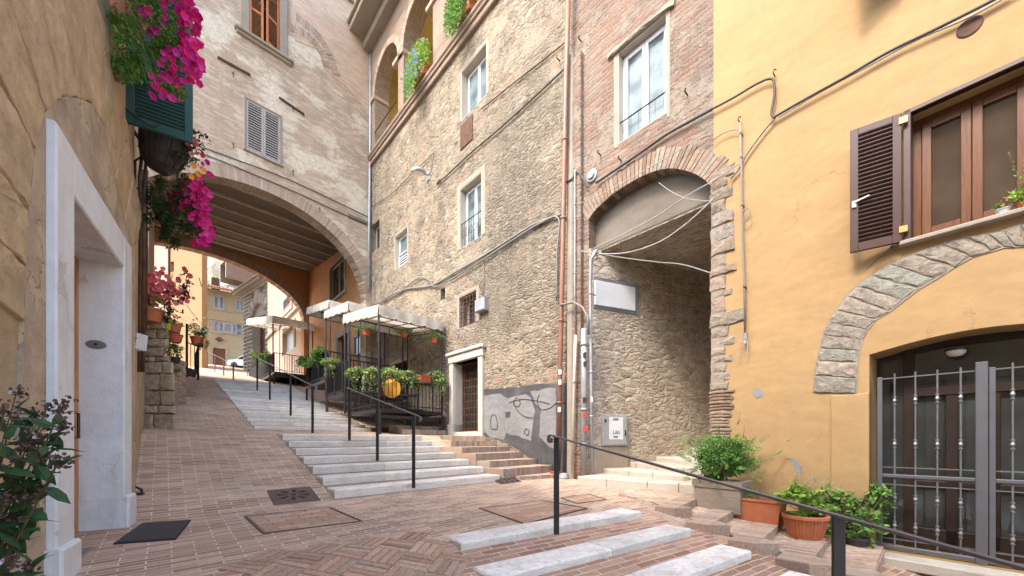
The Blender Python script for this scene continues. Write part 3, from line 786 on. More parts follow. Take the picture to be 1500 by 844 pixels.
# broad brick-edged steps beside the yellow front
mb = MB(); me_ = MB()
RT = [((1027, 727, -0.86), (987, 746), (954, 735)), ((1076, 747, -1.00), (1037, 770), (1008, 757)),
      ((1139.6, 768.6, -1.12), (1106, 797), (1062, 780)), ((1210, 792, -1.25), (1181.7, 827.5), (1130, 802)), ((1288, 819, -1.37), (1275, 850), (1205, 822))]
for i, ((rx, ry, z), (vx, vy), (lx, ly)) in enumerate(RT):
    a = GH(rx, ry, 0.10); v = GH(vx, vy, 0.095); l = GH(lx, ly, 0.004); z = v.z; za_ = a.z
    a2 = a + (a-v).normalized()*0.8
    up = Vector((-0.52, 0.62, 0))*0.95
    P = [l, v, a2, a2+up, l+up*0.7]
    n = len(P); zt = [l.z, z, za_, za_+0.05, l.z+0.06]
    mb.prismz([(p.x, p.y) for p in P], z-0.4, zt)
    # soldier course: bricks on edge along the front
    for (s, e) in ((v, a2), (l, v)):
        L = (e.xy-s.xy).length; m = int(L/0.068); d = (e-s); d.z = 0; d.normalize(); nn = Vector((-d.y, d.x, 0))
        for k in range(m):
            c0 = s + d*(k*L/m); c1 = s + d*((k+1)*L/m-0.008)
            o1 = nn*-0.012; o2 = nn*0.24
            f_ = (k+0.5)/m; zt_ = s.z*(1-f_) + e.z*f_ + R.uniform(0.004, 0.009)
            me_.prismz([((c0+o1).x,(c0+o1).y), ((c1+o1).x,(c1+o1).y), ((c1+o2).x,(c1+o2).y), ((c0+o2).x,(c0+o2).y)], z-0.35, zt_)
tag(mb.build('side_steps', M['paving']), kind='structure')
tag(me_.build('side_step_edges', M['edge_brick']), kind='structure')

# small brick steps along the stone house
mb = MB()
SS = [((761.7,698.4),(832,693.6)), ((737.5,688),(809,681.5)), ((717,676),(788,672)), ((697,665),(766,662)), ((677,656),(746,654)), ((661,647),(727,646)), ((645.6,639),(711,639))]
for i, ((lx, ly), (rx, ry)) in enumerate(SS):
    sr = 8.57/(rx-240); z = (CY-ry)*sr
    r = at(rx, ry, sr); z = r.z
    if abs(CY-ly) > 4: sl = max(0.008, z/(CY-ly))
    else: sl = sr*0.93
    sl = min(max(sl, sr*0.86), sr*0.97)
    l = V2(lx, sl); rr = Vector((r.x, r.y)) ; d = (rr-l).normalized(); nn = Vector((-d.y, d.x))
    L = (rr-l).length; m = int(L/0.07)
    for k in range(m):
        c0 = l + d*(k*L/m); c1 = l + d*((k+1)*L/m-0.008)
        mb.prismz([tuple(c0), tuple(c1), tuple(c1+nn*0.75), tuple(c0+nn*0.75)], z-0.5, z+R.uniform(0, 0.005))
tag(mb.build('brick_side_steps', M['edge_brick']), kind='structure')
mb = MB()
for k, (t0, z) in enumerate(((4.4, 0.30), (4.75, 0.42))):
    for j in range(26):
        a = ST(t0, 3.3+j*0.07); b = ST(t0, 3.3+j*0.07+0.062); c = ST(t0+0.6, 3.3+j*0.07+0.062); d = ST(t0+0.6, 3.3+j*0.07)
        mb.prismz([tuple(a), tuple(b), tuple(c), tuple(d)], z-0.5, z+R.uniform(0, 0.004))
tag(mb.build('landing_steps', M['edge_brick']), kind='structure')

# pale stone steps into the covered passage
mb = MB()
TS = [((846,697.5),(1036,711), -0.67, 0.0135), ((876,685.5),(1034,699.5), -0.57, 0.0142), ((910,675.5),(1032,688), -0.46, 0.0150), ((938,666.5),(1032,675.5), -0.35, 0.0160), ((968,659),(1035,662), -0.24, 0.0170)]
pts = []
for (l, r, z, sl) in TS:
    a = at(l[0], l[1], z/(CY-l[1])); b = at(r[0], r[1], z/(CY-r[1])); pts.append((a, b, z))
rng = random.Random(3)
for i, (a, b, z) in enumerate(pts):
    d = (b-a).normalized(); nn = Vector((-d.y, d.x, 0)); nn.z = 0
    L = (b-a).length; k = 0.0
    while k < L-0.01:
        e = min(L, k+rng.uniform(0.5, 0.9)); e = L if L-e < 0.3 else e
        c0 = a+d*(k+0.004); c1 = a+d*(e-0.004); j0 = nn*rng.uniform(-0.02, 0.02)
        c0 = c0+j0; c1 = c1+j0; bk = nn*1.2
        zt = z+rng.uniform(-0.006, 0.006); ch = 0.02
        P = [c0, c1, c1+bk, c0+bk]; I = [c0+nn*ch+d*0.01, c1+nn*ch-d*0.01, c1+bk, c0+bk]
        vs = [(p.x, p.y, z-0.35) for p in P]+[(p.x, p.y, zt-ch) for p in P]+[(p.x, p.y, zt) for p in I]
        mb.add(vs, [(8,9,10,11)]+[(q+m, q+(m+1)%4, q+4+(m+1)%4, q+4+m) for q in (0,4) for m in range(4)])
        k = e
mb.prismz([tuple(pts[-1][0].xy+Vector((0.3,0.4))), tuple(pts[-1][1].xy+Vector((0,0.3))), (8.5, 10.5), (8.0, 13)], -0.6, -0.16)
tag(mb.build('passage_steps', M['old_step']), kind='structure')

# ------------------------------------------------------------------ wall helpers
def rect(pl, xl, yt, xr, yb, off=0.0):
    """opening from its left edge (top and bottom pixel) and the right edge's x"""
    a = pl.h(xl, yt, off); b = pl.h(xl, yb, off); c = pl.h(xr, yt, off)
    return [a[0], c[0], b[1], a[1]]          # x0,x1,z0,z1
def rp(r): return [(r[0], r[2]), (r[1], r[2]), (r[1], r[3]), (r[0], r[3])]
def fr_rect(mb, r, w, y0, y1, b=0.004):
    x0, x1, z0, z1 = r
    mb.bbox(x0, x0+w, y0, y1, z0, z1, b); mb.bbox(x1-w, x1, y0, y1, z0, z1, b)
    mb.bbox(x0+w, x1-w, y0, y1, z0, z0+w, b); mb.bbox(x0+w, x1-w, y0, y1, z1-w, z1, b)
def casement(parent, r, y, fm, pm, n=2, w=0.05, name='window', label=None, bars=0, depth=0.05, recess=True):
    """window: outer frame, n leaves with their own stiles, panes behind"""
    mb = MB(); fr_rect(mb, r, w, y, y+depth)
    x0, x1, z0, z1 = r[0]+w, r[1]-w, r[2]+w, r[3]-w
    for i in range(n):
        a = x0+(x1-x0)*i/n; b = x0+(x1-x0)*(i+1)/n
        fr_rect(mb, [a+0.003, b-0.003, z0+0.003, z1-0.003], w, y-0.012, y+depth-0.015)
        for k in range(bars):
            zz = z0+(z1-z0)*(k+1)/(bars+1); mb.bbox(a+w, b-w, y-0.008, y+0.02, zz-0.012, zz+0.012)
    win = mb.build(name, fm, parent)
    if label: win['label'] = label
    mb = MB(); mb.box(x0, x1, y+0.022, y+0.03, z0, z1)
    mb.build('pane', pm, win)
    if recess:
        mb = MB(); mb.box(r[0]-0.1, r[1]+0.1, y+0.12, y+0.14, r[2]-0.1, r[3]+0.1); mb.build('room_backing', M['dark'], win)
    return win
def louvre(mb, x0, x1, y, z0, z1, w=0.06, pitch=0.042, th=0.035, mid=False, flip=False):
    """louvred shutter leaf lying in the wall plane at local y"""
    for a, b in ((x0, x0+w), (x1-w, x1)): mb.bbox(a, b, y-th, y, z0, z1, 0.003)
    rails = [(z0, z0+w*1.3), (z1-w, z1)] + ([((z0+z1)/2-w/2, (z0+z1)/2+w/2)] if mid else [])
    for a, b in rails: mb.bbox(x0+w, x1-w, y-th, y, a, b, 0.003)
    z = z0+w*1.3+pitch/2
    while z < z1-w-pitch*0.3:
        if not (mid and abs(z-(z0+z1)/2) < w/2+0.01):
            k = -1 if flip else 1; q = pitch*0.33
            mb.add([(x0+w, y-th*0.95, z-q*k+0.004), (x1-w, y-th*0.95, z-q*k+0.004), (x1-w, y-0.004, z+q*k+0.004), (x0+w, y-0.004, z+q*k+0.004),
                    (x0+w, y-th*0.95, z-q*k-0.004), (x1-w, y-th*0.95, z-q*k-0.004), (x1-w, y-0.004, z+q*k-0.004), (x0+w, y-0.004, z+q*k-0.004)],
                   [(0,1,2,3),(7,6,5,4),(4,5,1,0),(2,6,7,3)])
        z += pitch
def cable(parent, pl, pxs, r=0.008, off=-0.03, mat='cable', sub=6, sag=0.0, name='cable'):
    """cable along a wall through pixels (smooth)"""
    P = []
    for q in pxs:
        o = q[2] if len(q) > 2 else off
        P.append(Vector(pl.p(q[0], q[1], o)))
    out = []
    for i in range(len(P)-1):
        p0 = P[max(0, i-1)]; p1 = P[i]; p2 = P[i+1]; p3 = P[min(len(P)-1, i+2)]
        for k in range(sub):
            t = k/sub
            c = 0.5*((2*p1)+(p2-p0)*t+(2*p0-5*p1+4*p2-p3)*t*t+(3*p1-p0-3*p2+p3)*t*t*t)
            c.z -= sag*4*t*(1-t); out.append(c)
    out.append(P[-1])
    mb = MB(); mb.tube(out, r, 6); return mb.build(name, M[mat], parent, smooth=True)
def wire(parent, pl, pxs, **k): return cable(parent, pl, pxs, **k)

# ------------------------------------------------------------------ stone house (right, middle distance)
k0 = RW.h(543, 600)[0]; k1 = RW.h(836, 600)[0]
stone_house = thing('stone_house', 'tall rubble stone house with brick loggia above and grey paint patch at its foot', 'house', RW, (k1, 0, -0.8))
W1r = rect(RW, 676.5, 107, 712.8, 178); W2r = rect(RW, 674, 279, 705.5, 366); W3r = rect(RW, 579, 348, 596.7, 396.5)
W4r = rect(RW, 672, 436.4, 698.4, 482.8); W5r = rect(RW, 543.8, 333, 556, 373); SLr = rect(RW, 645.6, 424, 652, 441)
DRr = rect(RW, 666, 533, 702.5, 633); DR2 = rect(RW, 574, 536, 598, 600); NIr = rect(RW, 675, 186, 693, 222)
DR2[2] += 0.3
mb = MB()
mb.prism([(k0, -1.5), (k1, -1.5), (k1, 11.25), (k0, 11.25)], 0, 0.4, [rp(r) for r in (W1r, W2r, W3r, W4r, W5r, SLr, DRr, DR2)])
wall = mb.build('wall', M['stone'], stone_house)
# weathered string courses below the loggia
mb = MB()
mb.bbox(k0+0.1, k1, -0.10, 0.3, 11.25, 11.42, 0.02); mb.bbox(k0+0.1, k1, -0.15, 0.3, 11.42, 11.52, 0.02); mb.bbox(k0+0.1, k1, -0.19, 0.3, 11.52, 11.66, 0.03)
mb.build('string_course', M['loggia_brick'], stone_house)
ZL0, ZL1 = 11.66, 16.3
def arch_poly(x0, x1, z0, zs, n=14, kind=1.0):
    r = (x1-x0)/2; c = (x0+x1)/2
    return [(x0, z0), (x1, z0)] + [(c+r*math.cos(math.pi*i/n), zs+r*kind*math.sin(math.pi*i/n)) for i in range(n+1)]
ao = []
for a, b in ((550, 584), (592, 635), (662, 722), (757, 850)):
    x0 = RW.h(a, 200)[0]; x1 = RW.h(b, 200)[0]; ao.append((x0, x1))
mb = MB(); mb.prism([(k0, ZL0), (k1+2, ZL0), (k1+2, ZL1), (k0, ZL1)], -0.02, 0.55, [arch_poly(a, b, ZL0+0.02, 13.95) for a, b in ao if b < k1+2])
mb.build('loggia_wall', M['loggia_brick'], stone_house)
mb = MB()
for a, b in ao:
    c = (a+b)/2; r = (b-a)/2; n = 34
    for i in range(n):
        t0 = math.pi*i/n; t1 = math.pi*(i+0.86)/n
        q = [(c+r*math.cos(t0), 13.95+r*math.sin(t0)), (c+(r+0.24)*math.cos(t0), 13.95+(r+0.24)*math.sin(t0)), (c+(r+0.24)*math.cos(t1), 13.95+(r+0.24)*math.sin(t1)), (c+r*math.cos(t1), 13.95+r*math.sin(t1))]
        mb.prism(q, -0.045, 0.1)
    for x in (a, b): mb.bbox(x-0.35, x+0.04 if x == a else x+0.35, -0.09, 0.56, 13.80, 13.95, 0.015)
mb.build('loggia_arch_rings', M['arch_ring'], stone_house)
mb = MB()   # loggia room behind the arches
mb.box(k0-0.1, k1+2, 2.6, 2.7, ZL0, ZL1); mb.box(k0-0.1, k1+2, 0.56, 2.6, ZL0-0.1, ZL0-0.01); mb.box(k0-0.1, k1+2, 0.56, 2.6, ZL1-0.1, ZL1); mb.box(k0-0.2, k0-0.1, -0.01, 2.7, ZL0-0.1, ZL1)
mb.build('loggia_room', M['yellow_inner'], stone_house)
mb = MB()   # projecting eaves
mb.bbox(k0-0.2, k1+2, -0.9, 0.6, ZL1+0.0, ZL1+0.22, 0.03); mb.bbox(k0-0.2, k1+2, -0.35, 0.0, ZL1-0.35, ZL1, 0.03); mb.bbox(k0-0.2, k1+2, -1.0, 0.6, ZL1+0.22, ZL1+0.34, 0.03)
mb.build('eaves', M['cut_stone'], stone_house)
for a, b in ao[:2]:
    mb = MB(); mb.tube([(a, -0.04, ZL0+0.75), (b, -0.04, ZL0+0.75)], 0.018, 6); mb.build('loggia_rail', M['black_metal'], stone_house)
# windows
def lining(parent, r, d=0.19, mat='reveal'):
    x0, x1, z0, z1 = r; mb = MB(); mb.box(x0, x0+0.012, -0.005, d, z0, z1); mb.box(x1-0.012, x1, -0.005, d, z0, z1); mb.box(x0+0.012, x1-0.012, -0.005, d, z1-0.012, z1); mb.box(x0+0.012, x1-0.012, -0.005, d, z0, z0+0.012)
    return mb.build('reveal', M[mat], parent)
M['reveal'] = plaster('reveal_plaster', (0.46,0.41,0.34), 0.12, 0.3, 0.3, (0.28,0.24,0.2))
def sill(parent, r, d=0.08, h=0.07, over=0.1, mat='cut_stone', z=None):
    mb = MB(); mb.bbox(r[0]-over, r[1]+over, -d, 0.15, r[2]-h, r[2], 0.012); return mb.build('sill', M[mat], parent)
def surround(parent, r, w=0.14, d=0.012, mat='cut_stone', name='surround', bottom=False):
    mb = MB(); x0, x1, z0, z1 = r
    mb.bbox(x0-w, x0, -d, 0.05, z0, z1+w, 0.01); mb.bbox(x1, x1+w, -d, 0.05, z0, z1+w, 0.01); mb.bbox(x0, x1, -d-0.002, 0.05, z1, z1+w, 0.01)
    if bottom: mb.bbox(x0-w, x1+w, -d-0.003, 0.05, z0-w, z0, 0.01)
    return mb.build(name, M[mat], parent)
w = casement(stone_house, W1r, 0.2, M['white_paint'], M['pane'], 2, 0.055); lining(w, W1r); surround(w, W1r, 0.10)
w = casement(stone_house, W2r, 0.2, M['white_paint'], M['pane'], 2, 0.055); lining(w, W2r); surround(w, W2r, 0.16)
mb = MB(); zz = W2r[2]+0.72
mb.tube([(W2r[0]+0.02, 0.03, zz), (W2r[1]-0.02, 0.03, zz)], 0.013, 6)
for i in range(9):
    x = W2r[0]+0.06+(W2r[1]-W2r[0]-0.12)*i/8
    mb.tube([(x, 0.03, W2r[2]+0.02), (x, 0.03, zz)], 0.006, 5)
for i in range(5):
    x = W2r[0]+0.12+(W2r[1]-W2r[0]-0.24)*i/4
    mb.tube([(x+0.07*math.cos(a), 0.02, W2r[2]+0.4+0.12*math.sin(a)) for a in [k*0.6 for k in range(11)]], 0.006, 5)
mb.build('window_guard', M['black_metal'], w)
w = casement(stone_house, W3r, 0.16, M['white_paint'], M['pane'], 1, 0.05); lining(w, W3r); surround(w, W3r, 0.10)
mb = MB(); louvre(mb, W3r[0]+0.08, W3r[1]-0.08, 0.14, W3r[2]+0.06, W3r[2]+0.55, 0.03, 0.09, 0.04); mb.build('vent_grille', M['white_paint'], w)
w = casement(stone_house, W5r, 0.2, M['grey_wood'], M['pane_dark'], 1, 0.05)
w = casement(stone_house, W4r, 0.3, M['grey_wood'], M['pane_dark'], 2, 0.05); lining(w, W4r); surround(w, W4r, 0.10)
mb = MB()
for i in range(6):
    x = W4r[0]+(W4r[1]-W4r[0])*(i+0.5)/6; mb.tube([(x, 0.03, W4r[2]), (x, 0.03, W4r[3])], 0.012, 6)
for i in range(7):
    z = W4r[2]+(W4r[3]-W4r[2])*(i+0.5)/7; mb.tube([(W4r[0], 0.03, z), (W4r[1], 0.03, z)], 0.010, 6)
mb.build('iron_grille', M['rust'], w)
mb = MB(); mb.box(SLr[0]-0.05, SLr[1]+0.05, 0.3, 0.32, SLr[2]-0.05, SLr[3]+0.05); mb.build('slit_window', M['dark'], stone_house)
# iron plate in a small niche under the top window
mb = MB(); mb.rough(rp(NIr), -0.03, 0.02, 0.02, 0.006); mb.build('iron_plate', M['rust'], stone_house)
# door with dressed stone frame and iron gate
x0, x1, z0, z1 = DRr
mb = MB()
mb.bbox(x0-0.20, x0, -0.07, 0.3, z0-0.3, z1+0.0, 0.02); mb.bbox(x1, x1+0.20, -0.07, 0.3, z0-0.3, z1, 0.02)
mb.bbox(x0-0.24, x1+0.24, -0.09, 0.3, z1, z1+0.22, 0.02); mb.bbox(x0-0.30, x1+0.30, -0.14, 0.3, z1+0.22, z1+0.32, 0.02)
mb.bbox(x0-0.24, x0+0.01, -0.10, 0.3, z0-0.32, z0+0.22, 0.02); mb.bbox(x0-0.1, x1+0.1, -0.05, 0.4, z0-0.3, z0, 0.02)
mb.box(x0, x0+0.01, 0.0, 0.39, z0, z1)
mb.build('door_surround', M['door_stone'], stone_house)
mb = MB(); fr_rect(mb, [x0+0.02, x1-0.02, z0, z1], 0.05, 0.25, 0.29)
for i in range(9): 
    x = x0+0.06+(x1-x0-0.12)*(i+0.5)/9; mb.tube([(x, 0.27, z0), (x, 0.27, z1)], 0.011, 6)
for i in range(10):
    z = z0+(z1-z0)*(i+0.5)/10; mb.bar((x0+0.05, 0.27, z), (x1-0.05, 0.27, z), 0.012, 0.018)
g = mb.build('iron_door', M['rust'], stone_house)
mb = MB(); mb.box(x0-0.05, x1+0.05, 0.38, 0.40, z0-0.1, z1+0.1); mb.build('door_backing', M['dark'], g)
x0, x1, z0, z1 = DR2
mb = MB(); mb.box(x0-0.1, x1+0.1, 0.36, 0.38, z0-0.1, z1+0.1); d = mb.build('doorway', M['dark'], stone_house); surround(d, DR2, 0.14, 0.03, 'beige_plaster')
# paint patches at the foot: their own shapes
def blob_poly(pl, pts, y0, y1, mat, parent, name, rng, jit=0.03):
    P = [pl.h(*p) for p in pts]; out = []
    for i in range(len(P)):
        a, b = P[i], P[(i+1)%len(P)]; L = math.hypot(b[0]-a[0], b[1]-a[1]); m = max(1, int(L/0.12))
        for k in range(m): out.append((a[0]+(b[0]-a[0])*k/m+rng.uniform(-jit, jit), a[1]+(b[1]-a[1])*k/m+rng.uniform(-jit, jit)))
    mb = MB(); mb.prism(out, y0, y1); return mb.build(name, M[mat], parent)
blob_poly(RW, [(703,572),(720,570),(760,567),(800,562),(835,560),(835,700),(812,694),(790,680),(765,662),(740,648),(703,636)], -0.008, 0.005, 'black_paint', stone_house, 'painted_dado', R, 0.02)
blob_poly(RW, [(708,580),(733,577),(745,583),(770,578),(778,582),(784,602),(780,628),(778,645),(760,640),(742,634),(738,644),(722,642),(708,630)], -0.014, -0.004, 'grey_paint', stone_house, 'grey_paint_patch', R, 0.025)
blob_poly(RW, [(778,574),(800,570),(815,568),(816,662),(800,650),(790,640),(793,600),(785,590)], -0.016, -0.004, 'grey_paint', stone_house, 'grey_paint_patch', R, 0.02)
blob_poly(RW, [(741,604),(748,603),(748,611),(741,612)], -0.02, -0.004, 'black_paint', stone_house, 'wall_vent', R, 0.0)
blob_poly(RW, [(716,612),(720,606),(726,610),(728,624),(718,628)], -0.018, -0.004, 'black_paint', stone_house, 'painted_outline', R, 0.008) if False else None
for pts in ([(719,628),(719,612),(723,607),(727,612),(728,628),(719,628)], [(752,586),(757,600),(768,610),(780,612)], [(756,582),(752,592),(758,596),(762,590),(756,582)], [(770,628),(768,634),(773,637),(775,631),(770,628)],[(745,590),(765,585),(790,588),(805,592)], [(790,578),(787,588),(792,600),(805,598),(815,590)]):
    cable(stone_house, RW, pts, r=0.007, off=-0.022, mat='ink', name='drawn_line')
# ------------------------------------------------------------------ brick house with the covered passage
kb0 = RW.h(836, 600)[0]; kb1 = RW.h(1045, 600)[0]
brick_house = thing('brick_house', 'narrow red brick house bridging a dark arched passage', 'house', RW, (kb1, 0, -0.9))
BW = rect(RW, 905.5, 79, 976.5, 212)
AR = [(862.5,323),(870,311),(880.6,300.6),(898,285),(917,272.4),(935,262),(953,254),(967,249.5),(981,247.4),(995,248.5),(1009.6,252),(1020,256),(1029.7,262),(1038,269),(1044.5,277)]
ARk = [RW.h(*p) for p in AR]
ARk.append((kb1-0.001, RW.h(1045, 279)[1]))
hole = [(ARk[0][0], -1.45)] + [(kb1-0.002, -1.45)] + list(reversed(ARk))
kend = kb1+0.28
outer = [(kb0, -1.5), (ARk[0][0], -1.5)] + ARk + [(kb1, 12.5), (kb0, 12.5)]
mb = MB(); mb.prism(outer, 0, 0.5, [rp(BW)]); mb.build('wall', M['red_brick'], brick_house)
mb = MB(); mb.bbox(kb0+0.02, kb0+0.34, -0.10, 0.1, -1.5, 7.9, 0.02); mb.build('brick_pier', M['red_brick'], brick_house)
mb = MB(); mb.bbox(kb0-0.02, kb0+0.14, -0.115, 0.05, -1.2, 8.0, 0.02); mb.build('pier_render', M['cut_stone'], brick_house)
# arch ring
def ring(mb, P, w, th, gap, y0, y1, rng, wj=0.03):
    L = [0]
    for a, b in zip(P, P[1:]): L.append(L[-1]+math.hypot(b[0]-a[0], b[1]-a[1]))
    def ev(d):
        for i in range(len(P)-1):
            if d <= L[i+1] or i == len(P)-2:
                f = (d-L[i])/max(1e-6, L[i+1]-L[i]); return (P[i][0]+(P[i+1][0]-P[i][0])*f, P[i][1]+(P[i+1][1]-P[i][1])*f)
    def nr(d):
        a = ev(max(0, d-0.25)); b = ev(min(L[-1], d+0.25)); t = Vector((b[0]-a[0], b[1]-a[1])).normalized(); return Vector((-t.y, t.x))
    d = 0
    while d < L[-1]-th*0.5:
        e = d+th*rng.uniform(0.85, 1.15); a = Vector(ev(d)); b = Vector(ev(min(L[-1], e-gap)))
        na = nr(d); nb = nr(min(L[-1], e)); ww = w+rng.uniform(-wj, wj)
        q = [tuple(a), tuple(a+na*ww), tuple(b+nb*ww), tuple(b)]
        yy = y0+rng.uniform(-0.006, 0.004)
        mb.prism(q, yy, y1); d = e
mb = MB(); ring(mb, ARk, 0.34, 0.078, 0.012, -0.02, 0.49, random.Random(5), 0.03)
mb.build('passage_arch_ring', M['ring_red'], brick_house)
zc = 3.85
tp = [p for p in ARk if p[1] > zc]
mb = MB(); mb.prism([(ARk[0][0]-0.2, zc)]+[(kb1+0.3, zc)]+[(kb1+0.3, ARk[-1][1]+0.3)]+[(p[0], p[1]+0.35) for p in reversed(ARk)]+[(ARk[0][0]-0.2, ARk[0][1]+0.3)], 0.22, 0.5)
mb.build('passage_tympanum', M['tympanum'], brick_house)
# passage side wall, ceiling, back and right side
tl = TW.M.inverted()
side = thing('passage', 'rough stone side wall and ceiling of the covered passage', 'passage', TW, (0, 0, -0.8)) if False else None
inv = RW.M.inverted()
A0 = inv @ TW.w(0, 0, 0); A1 = inv @ TW.w(7.0, 0, 0)
dv = (A1-A0).normalized(); nn = Vector((-dv.y, dv.x, 0))
def vwall(mb, a, b, z0, z1, th, uv0=0):
    d = (b-a).normalized(); n_ = Vector((-d.y, d.x, 0))*th; L = (b-a).length
    vs = []
    for p in (a, b, b+n_, a+n_):
        vs.append((p.x, p.y, z0))
    for p in (a, b, b+n_, a+n_): vs.append((p.x, p.y, z1))
    mb.add(vs, [(0,1,5,4)], 0, [(uv0,z0),(uv0+L,z0),(0,0),(0,0),(uv0,z1),(uv0+L,z1),(0,0),(0,0)])
    b0 = len(mb.v)-8
    for q in ((1,2,6,5),(2,3,7,6),(3,0,4,7),(4,5,6,7),(0,3,2,1)): mb.f.append([b0+j for j in q]); mb.m.append(0)
mb = MB(); vwall(mb, A0, A1, -1.4, zc, 0.3); mb.build('passage_side_wall', M['stone_dark'], brick_house)
mb = MB(); mb.box(A0.x-0.3, kb1+6, 0.5, 9.0, zc-0.0, zc+0.2); mb.box(A0.x-0.1, kb1+0.3, 0.22, 0.5, zc-0.01, zc+0.05); mb.build('passage_ceiling', M['stone_dark'], brick_house)
mb = MB(); Rr0 = Vector((kb1+0.10, 0.46, 0)); dW = (A1-A0).normalized()
Rr1 = Rr0+dW*8.5; vwall(mb, Rr0+Vector((0.3,0,0)), Rr1+Vector((0.3,0,0)), -1.4, zc, 0.3)
E0 = A0+dW*6.9; vwall(mb, E0-Vector((0.3,0,0)), E0+Vector((3.8,0.0,0)), -1.4, zc, 0.3); mb.build('passage_far_walls', M['stone_dark'], brick_house)
# window
w = casement(brick_house, BW, 0.14, M['white_paint'], M['pane'], 2, 0.06); 
mb = MB(); x0, x1, z0, z1 = BW
mb.bbox(x0-0.10, x0, -0.01, 0.2, z0-0.05, z1+0.06, 0.01); mb.bbox(x1, x1+0.06, -0.01, 0.2, z0-0.1, z1+0.04, 0.01)
mb.build('window_plaster', M['cut_stone'], w); lining(w, BW, 0.13)
mb = MB(); mb.rough([(x0-0.22, z1+0.02), (x1+0.15, z1+0.0), (x1+0.15, z1+0.09), (x0-0.22, z1+0.10)], -0.07, 0.1, 0.02, 0.012); mb.build('lintel', M['cut_stone'], w)
mb = MB(); z = z0+0.42; mb.tube([(x0+0.01, 0.05, z), (x1-0.01, 0.05, z)], 0.013, 6)
for i in range(6): mb.tube([(x0+(x1-x0)*(i+0.5)/6, 0.05, z0+0.03), (x0+(x1-x0)*(i+0.5)/6, 0.05, z)], 0.004, 5)
mb.build('window_guard', M['black_metal'], w)
# plaque and its grey surround
pq = TW
r = [TW.h(870, 411)[0], TW.h(929, 420)[0], TW.h(870, 447)[1], TW.h(870, 411)[1]]
plaque = thing('plaque', 'blank white marble plaque on the passage wall', 'plaque', TW, (r[0], -0.03, r[2]))
mb = MB(); mb.bbox(r[0]-0.02, r[1]+0.12, -0.015, 0.01, r[2]-0.06, r[3]+0.08, 0.004); mb.build('mortar_bed', M['grey_paint'], plaque)
mb = MB(); mb.bbox(r[0], r[1], -0.04, -0.016, r[2], r[3], 0.006); mb.build('slab', M['marble_plaque'], plaque)

# ------------------------------------------------------------------ yellow house
yellow_house = thing('yellow_house', 'bright yellow plastered house with stone arch over its gated door', 'house', YW, (0, 0, -0.9))
WL = YW.h(1333, 170); wc = YW.h(1422, 300)[0]
YR = [WL[0], 2*wc-WL[0], YW.h(1335, 353)[1], YW.h(1333, 169)[1]]
dL = YW.h(1273, 600)[0]; dC = YW.h(1438, 600)[0]; dRt = 2*dC-dL
zb = YW.h(1280, 803)[1]
dpoly = [(dL, zb), (dRt, zb)]
for i in range(13):
    f = i/12; dpoly.append((dRt+(dL-dRt)*f, 1.03+0.13*math.sin(math.pi*f)))
outer = [(0, -2.6), (6.5, -2.6), (6.5, 13), (0, 13)]
mb = MB(); mb.prism(outer, 0, 0.45, [rp(YR), dpoly]); mb.build('wall', M['yellow'], yellow_house)
mb = MB(); p0 = YW.h(1217, 580); mb.bbox(p0[0], dL+0.0, -0.02, 0.02, -2.4, p0[1]-0.0, 0.008); mb.build('plaster_pilaster', M['yellow'], yellow_house)
# stone voussoirs
BD = [((1190,575),(1255,577)),((1192,550),(1257,554)),((1196,529),(1258,531)),((1200,511),(1260,514)),((1204,491),(1264,498)),((1211,473),(1272,483)),((1222,455),(1285,468)),((1238,434),(1304,457)),((1253,419),(1326,440)),((1275,404),(1347,424)),((1303,386),(1371,410)),((1337,372),(1399,392)),((1374,358),(1426,377)),((1412,347),(1454,369)),((1444,343),(1470,364)),((1467,338),(1487,363)),((1494,328),(1508,362)),((1530,324),(1535,362)),((1565,322),(1562,364)),((1600,322),(1590,368))]
mb = MB(); rng = random.Random(11)
for (o0, i0), (o1, i1) in zip(BD, BD[1:]):
    P = [Vector(YW.h(*q)) for q in (i0, o0, o1, i1)]
    c = sum(P, Vector((0, 0)))/4
    P = [c+(p-c)*0.965 for p in P]
    mb.rough([tuple(p) for p in reversed(P)], -0.02, 0.05, 0.016, 0.011, rng=rng)
mb.build('stone_arch', M['blocks_pink'], yellow_house)
mb = MB(); P = [YW.h(*b[0]) for b in BD]+[YW.h(*b[1]) for b in reversed(BD)]; mb.prism(P, -0.008, 0.03); mb.build('arch_mortar', M['stone_trough'], yellow_house)
# jagged stone quoins at the passage mouth
mb = MB(); rng = random.Random(21)
zt = YW.h(1060, 246)[1]; z = YW.h(1060, 640)[1]-0.45; zbk = YW.h(1060, 572)[1]
rows = [246,262,275,292,310,330,352,372,390,402,424,436,458,478,494,508,520,532,546,560,572]
wid = [1082,1072,1080,1070,1082,1084,1083,1072,1085,1070,1082,1070,1100,1074,1084,1070,1080,1072,1078,1074]
zz = [YW.h(1060, y)[1] for y in rows]
for i in range(len(rows)-1):
    xe = YW.h(wid[i]-7, 400)[0]; zt_, zb_ = zz[i]-0.008, zz[i+1]+0.008; x00 = -0.045+rng.uniform(-0.015, 0.015)
    sl = rng.uniform(-0.015, 0.015)
    mb.rough([(x00, zb_), (xe, zb_+sl), (xe+rng.uniform(-0.02,0.02), zt_+sl), (x00, zt_)], -0.022+rng.uniform(-0.012, 0.012), 0.2, 0.018, 0.012, rng=rng)
mb.build('stone_quoins', M['blocks'], yellow_house)
mb = MB(); zq = zbk
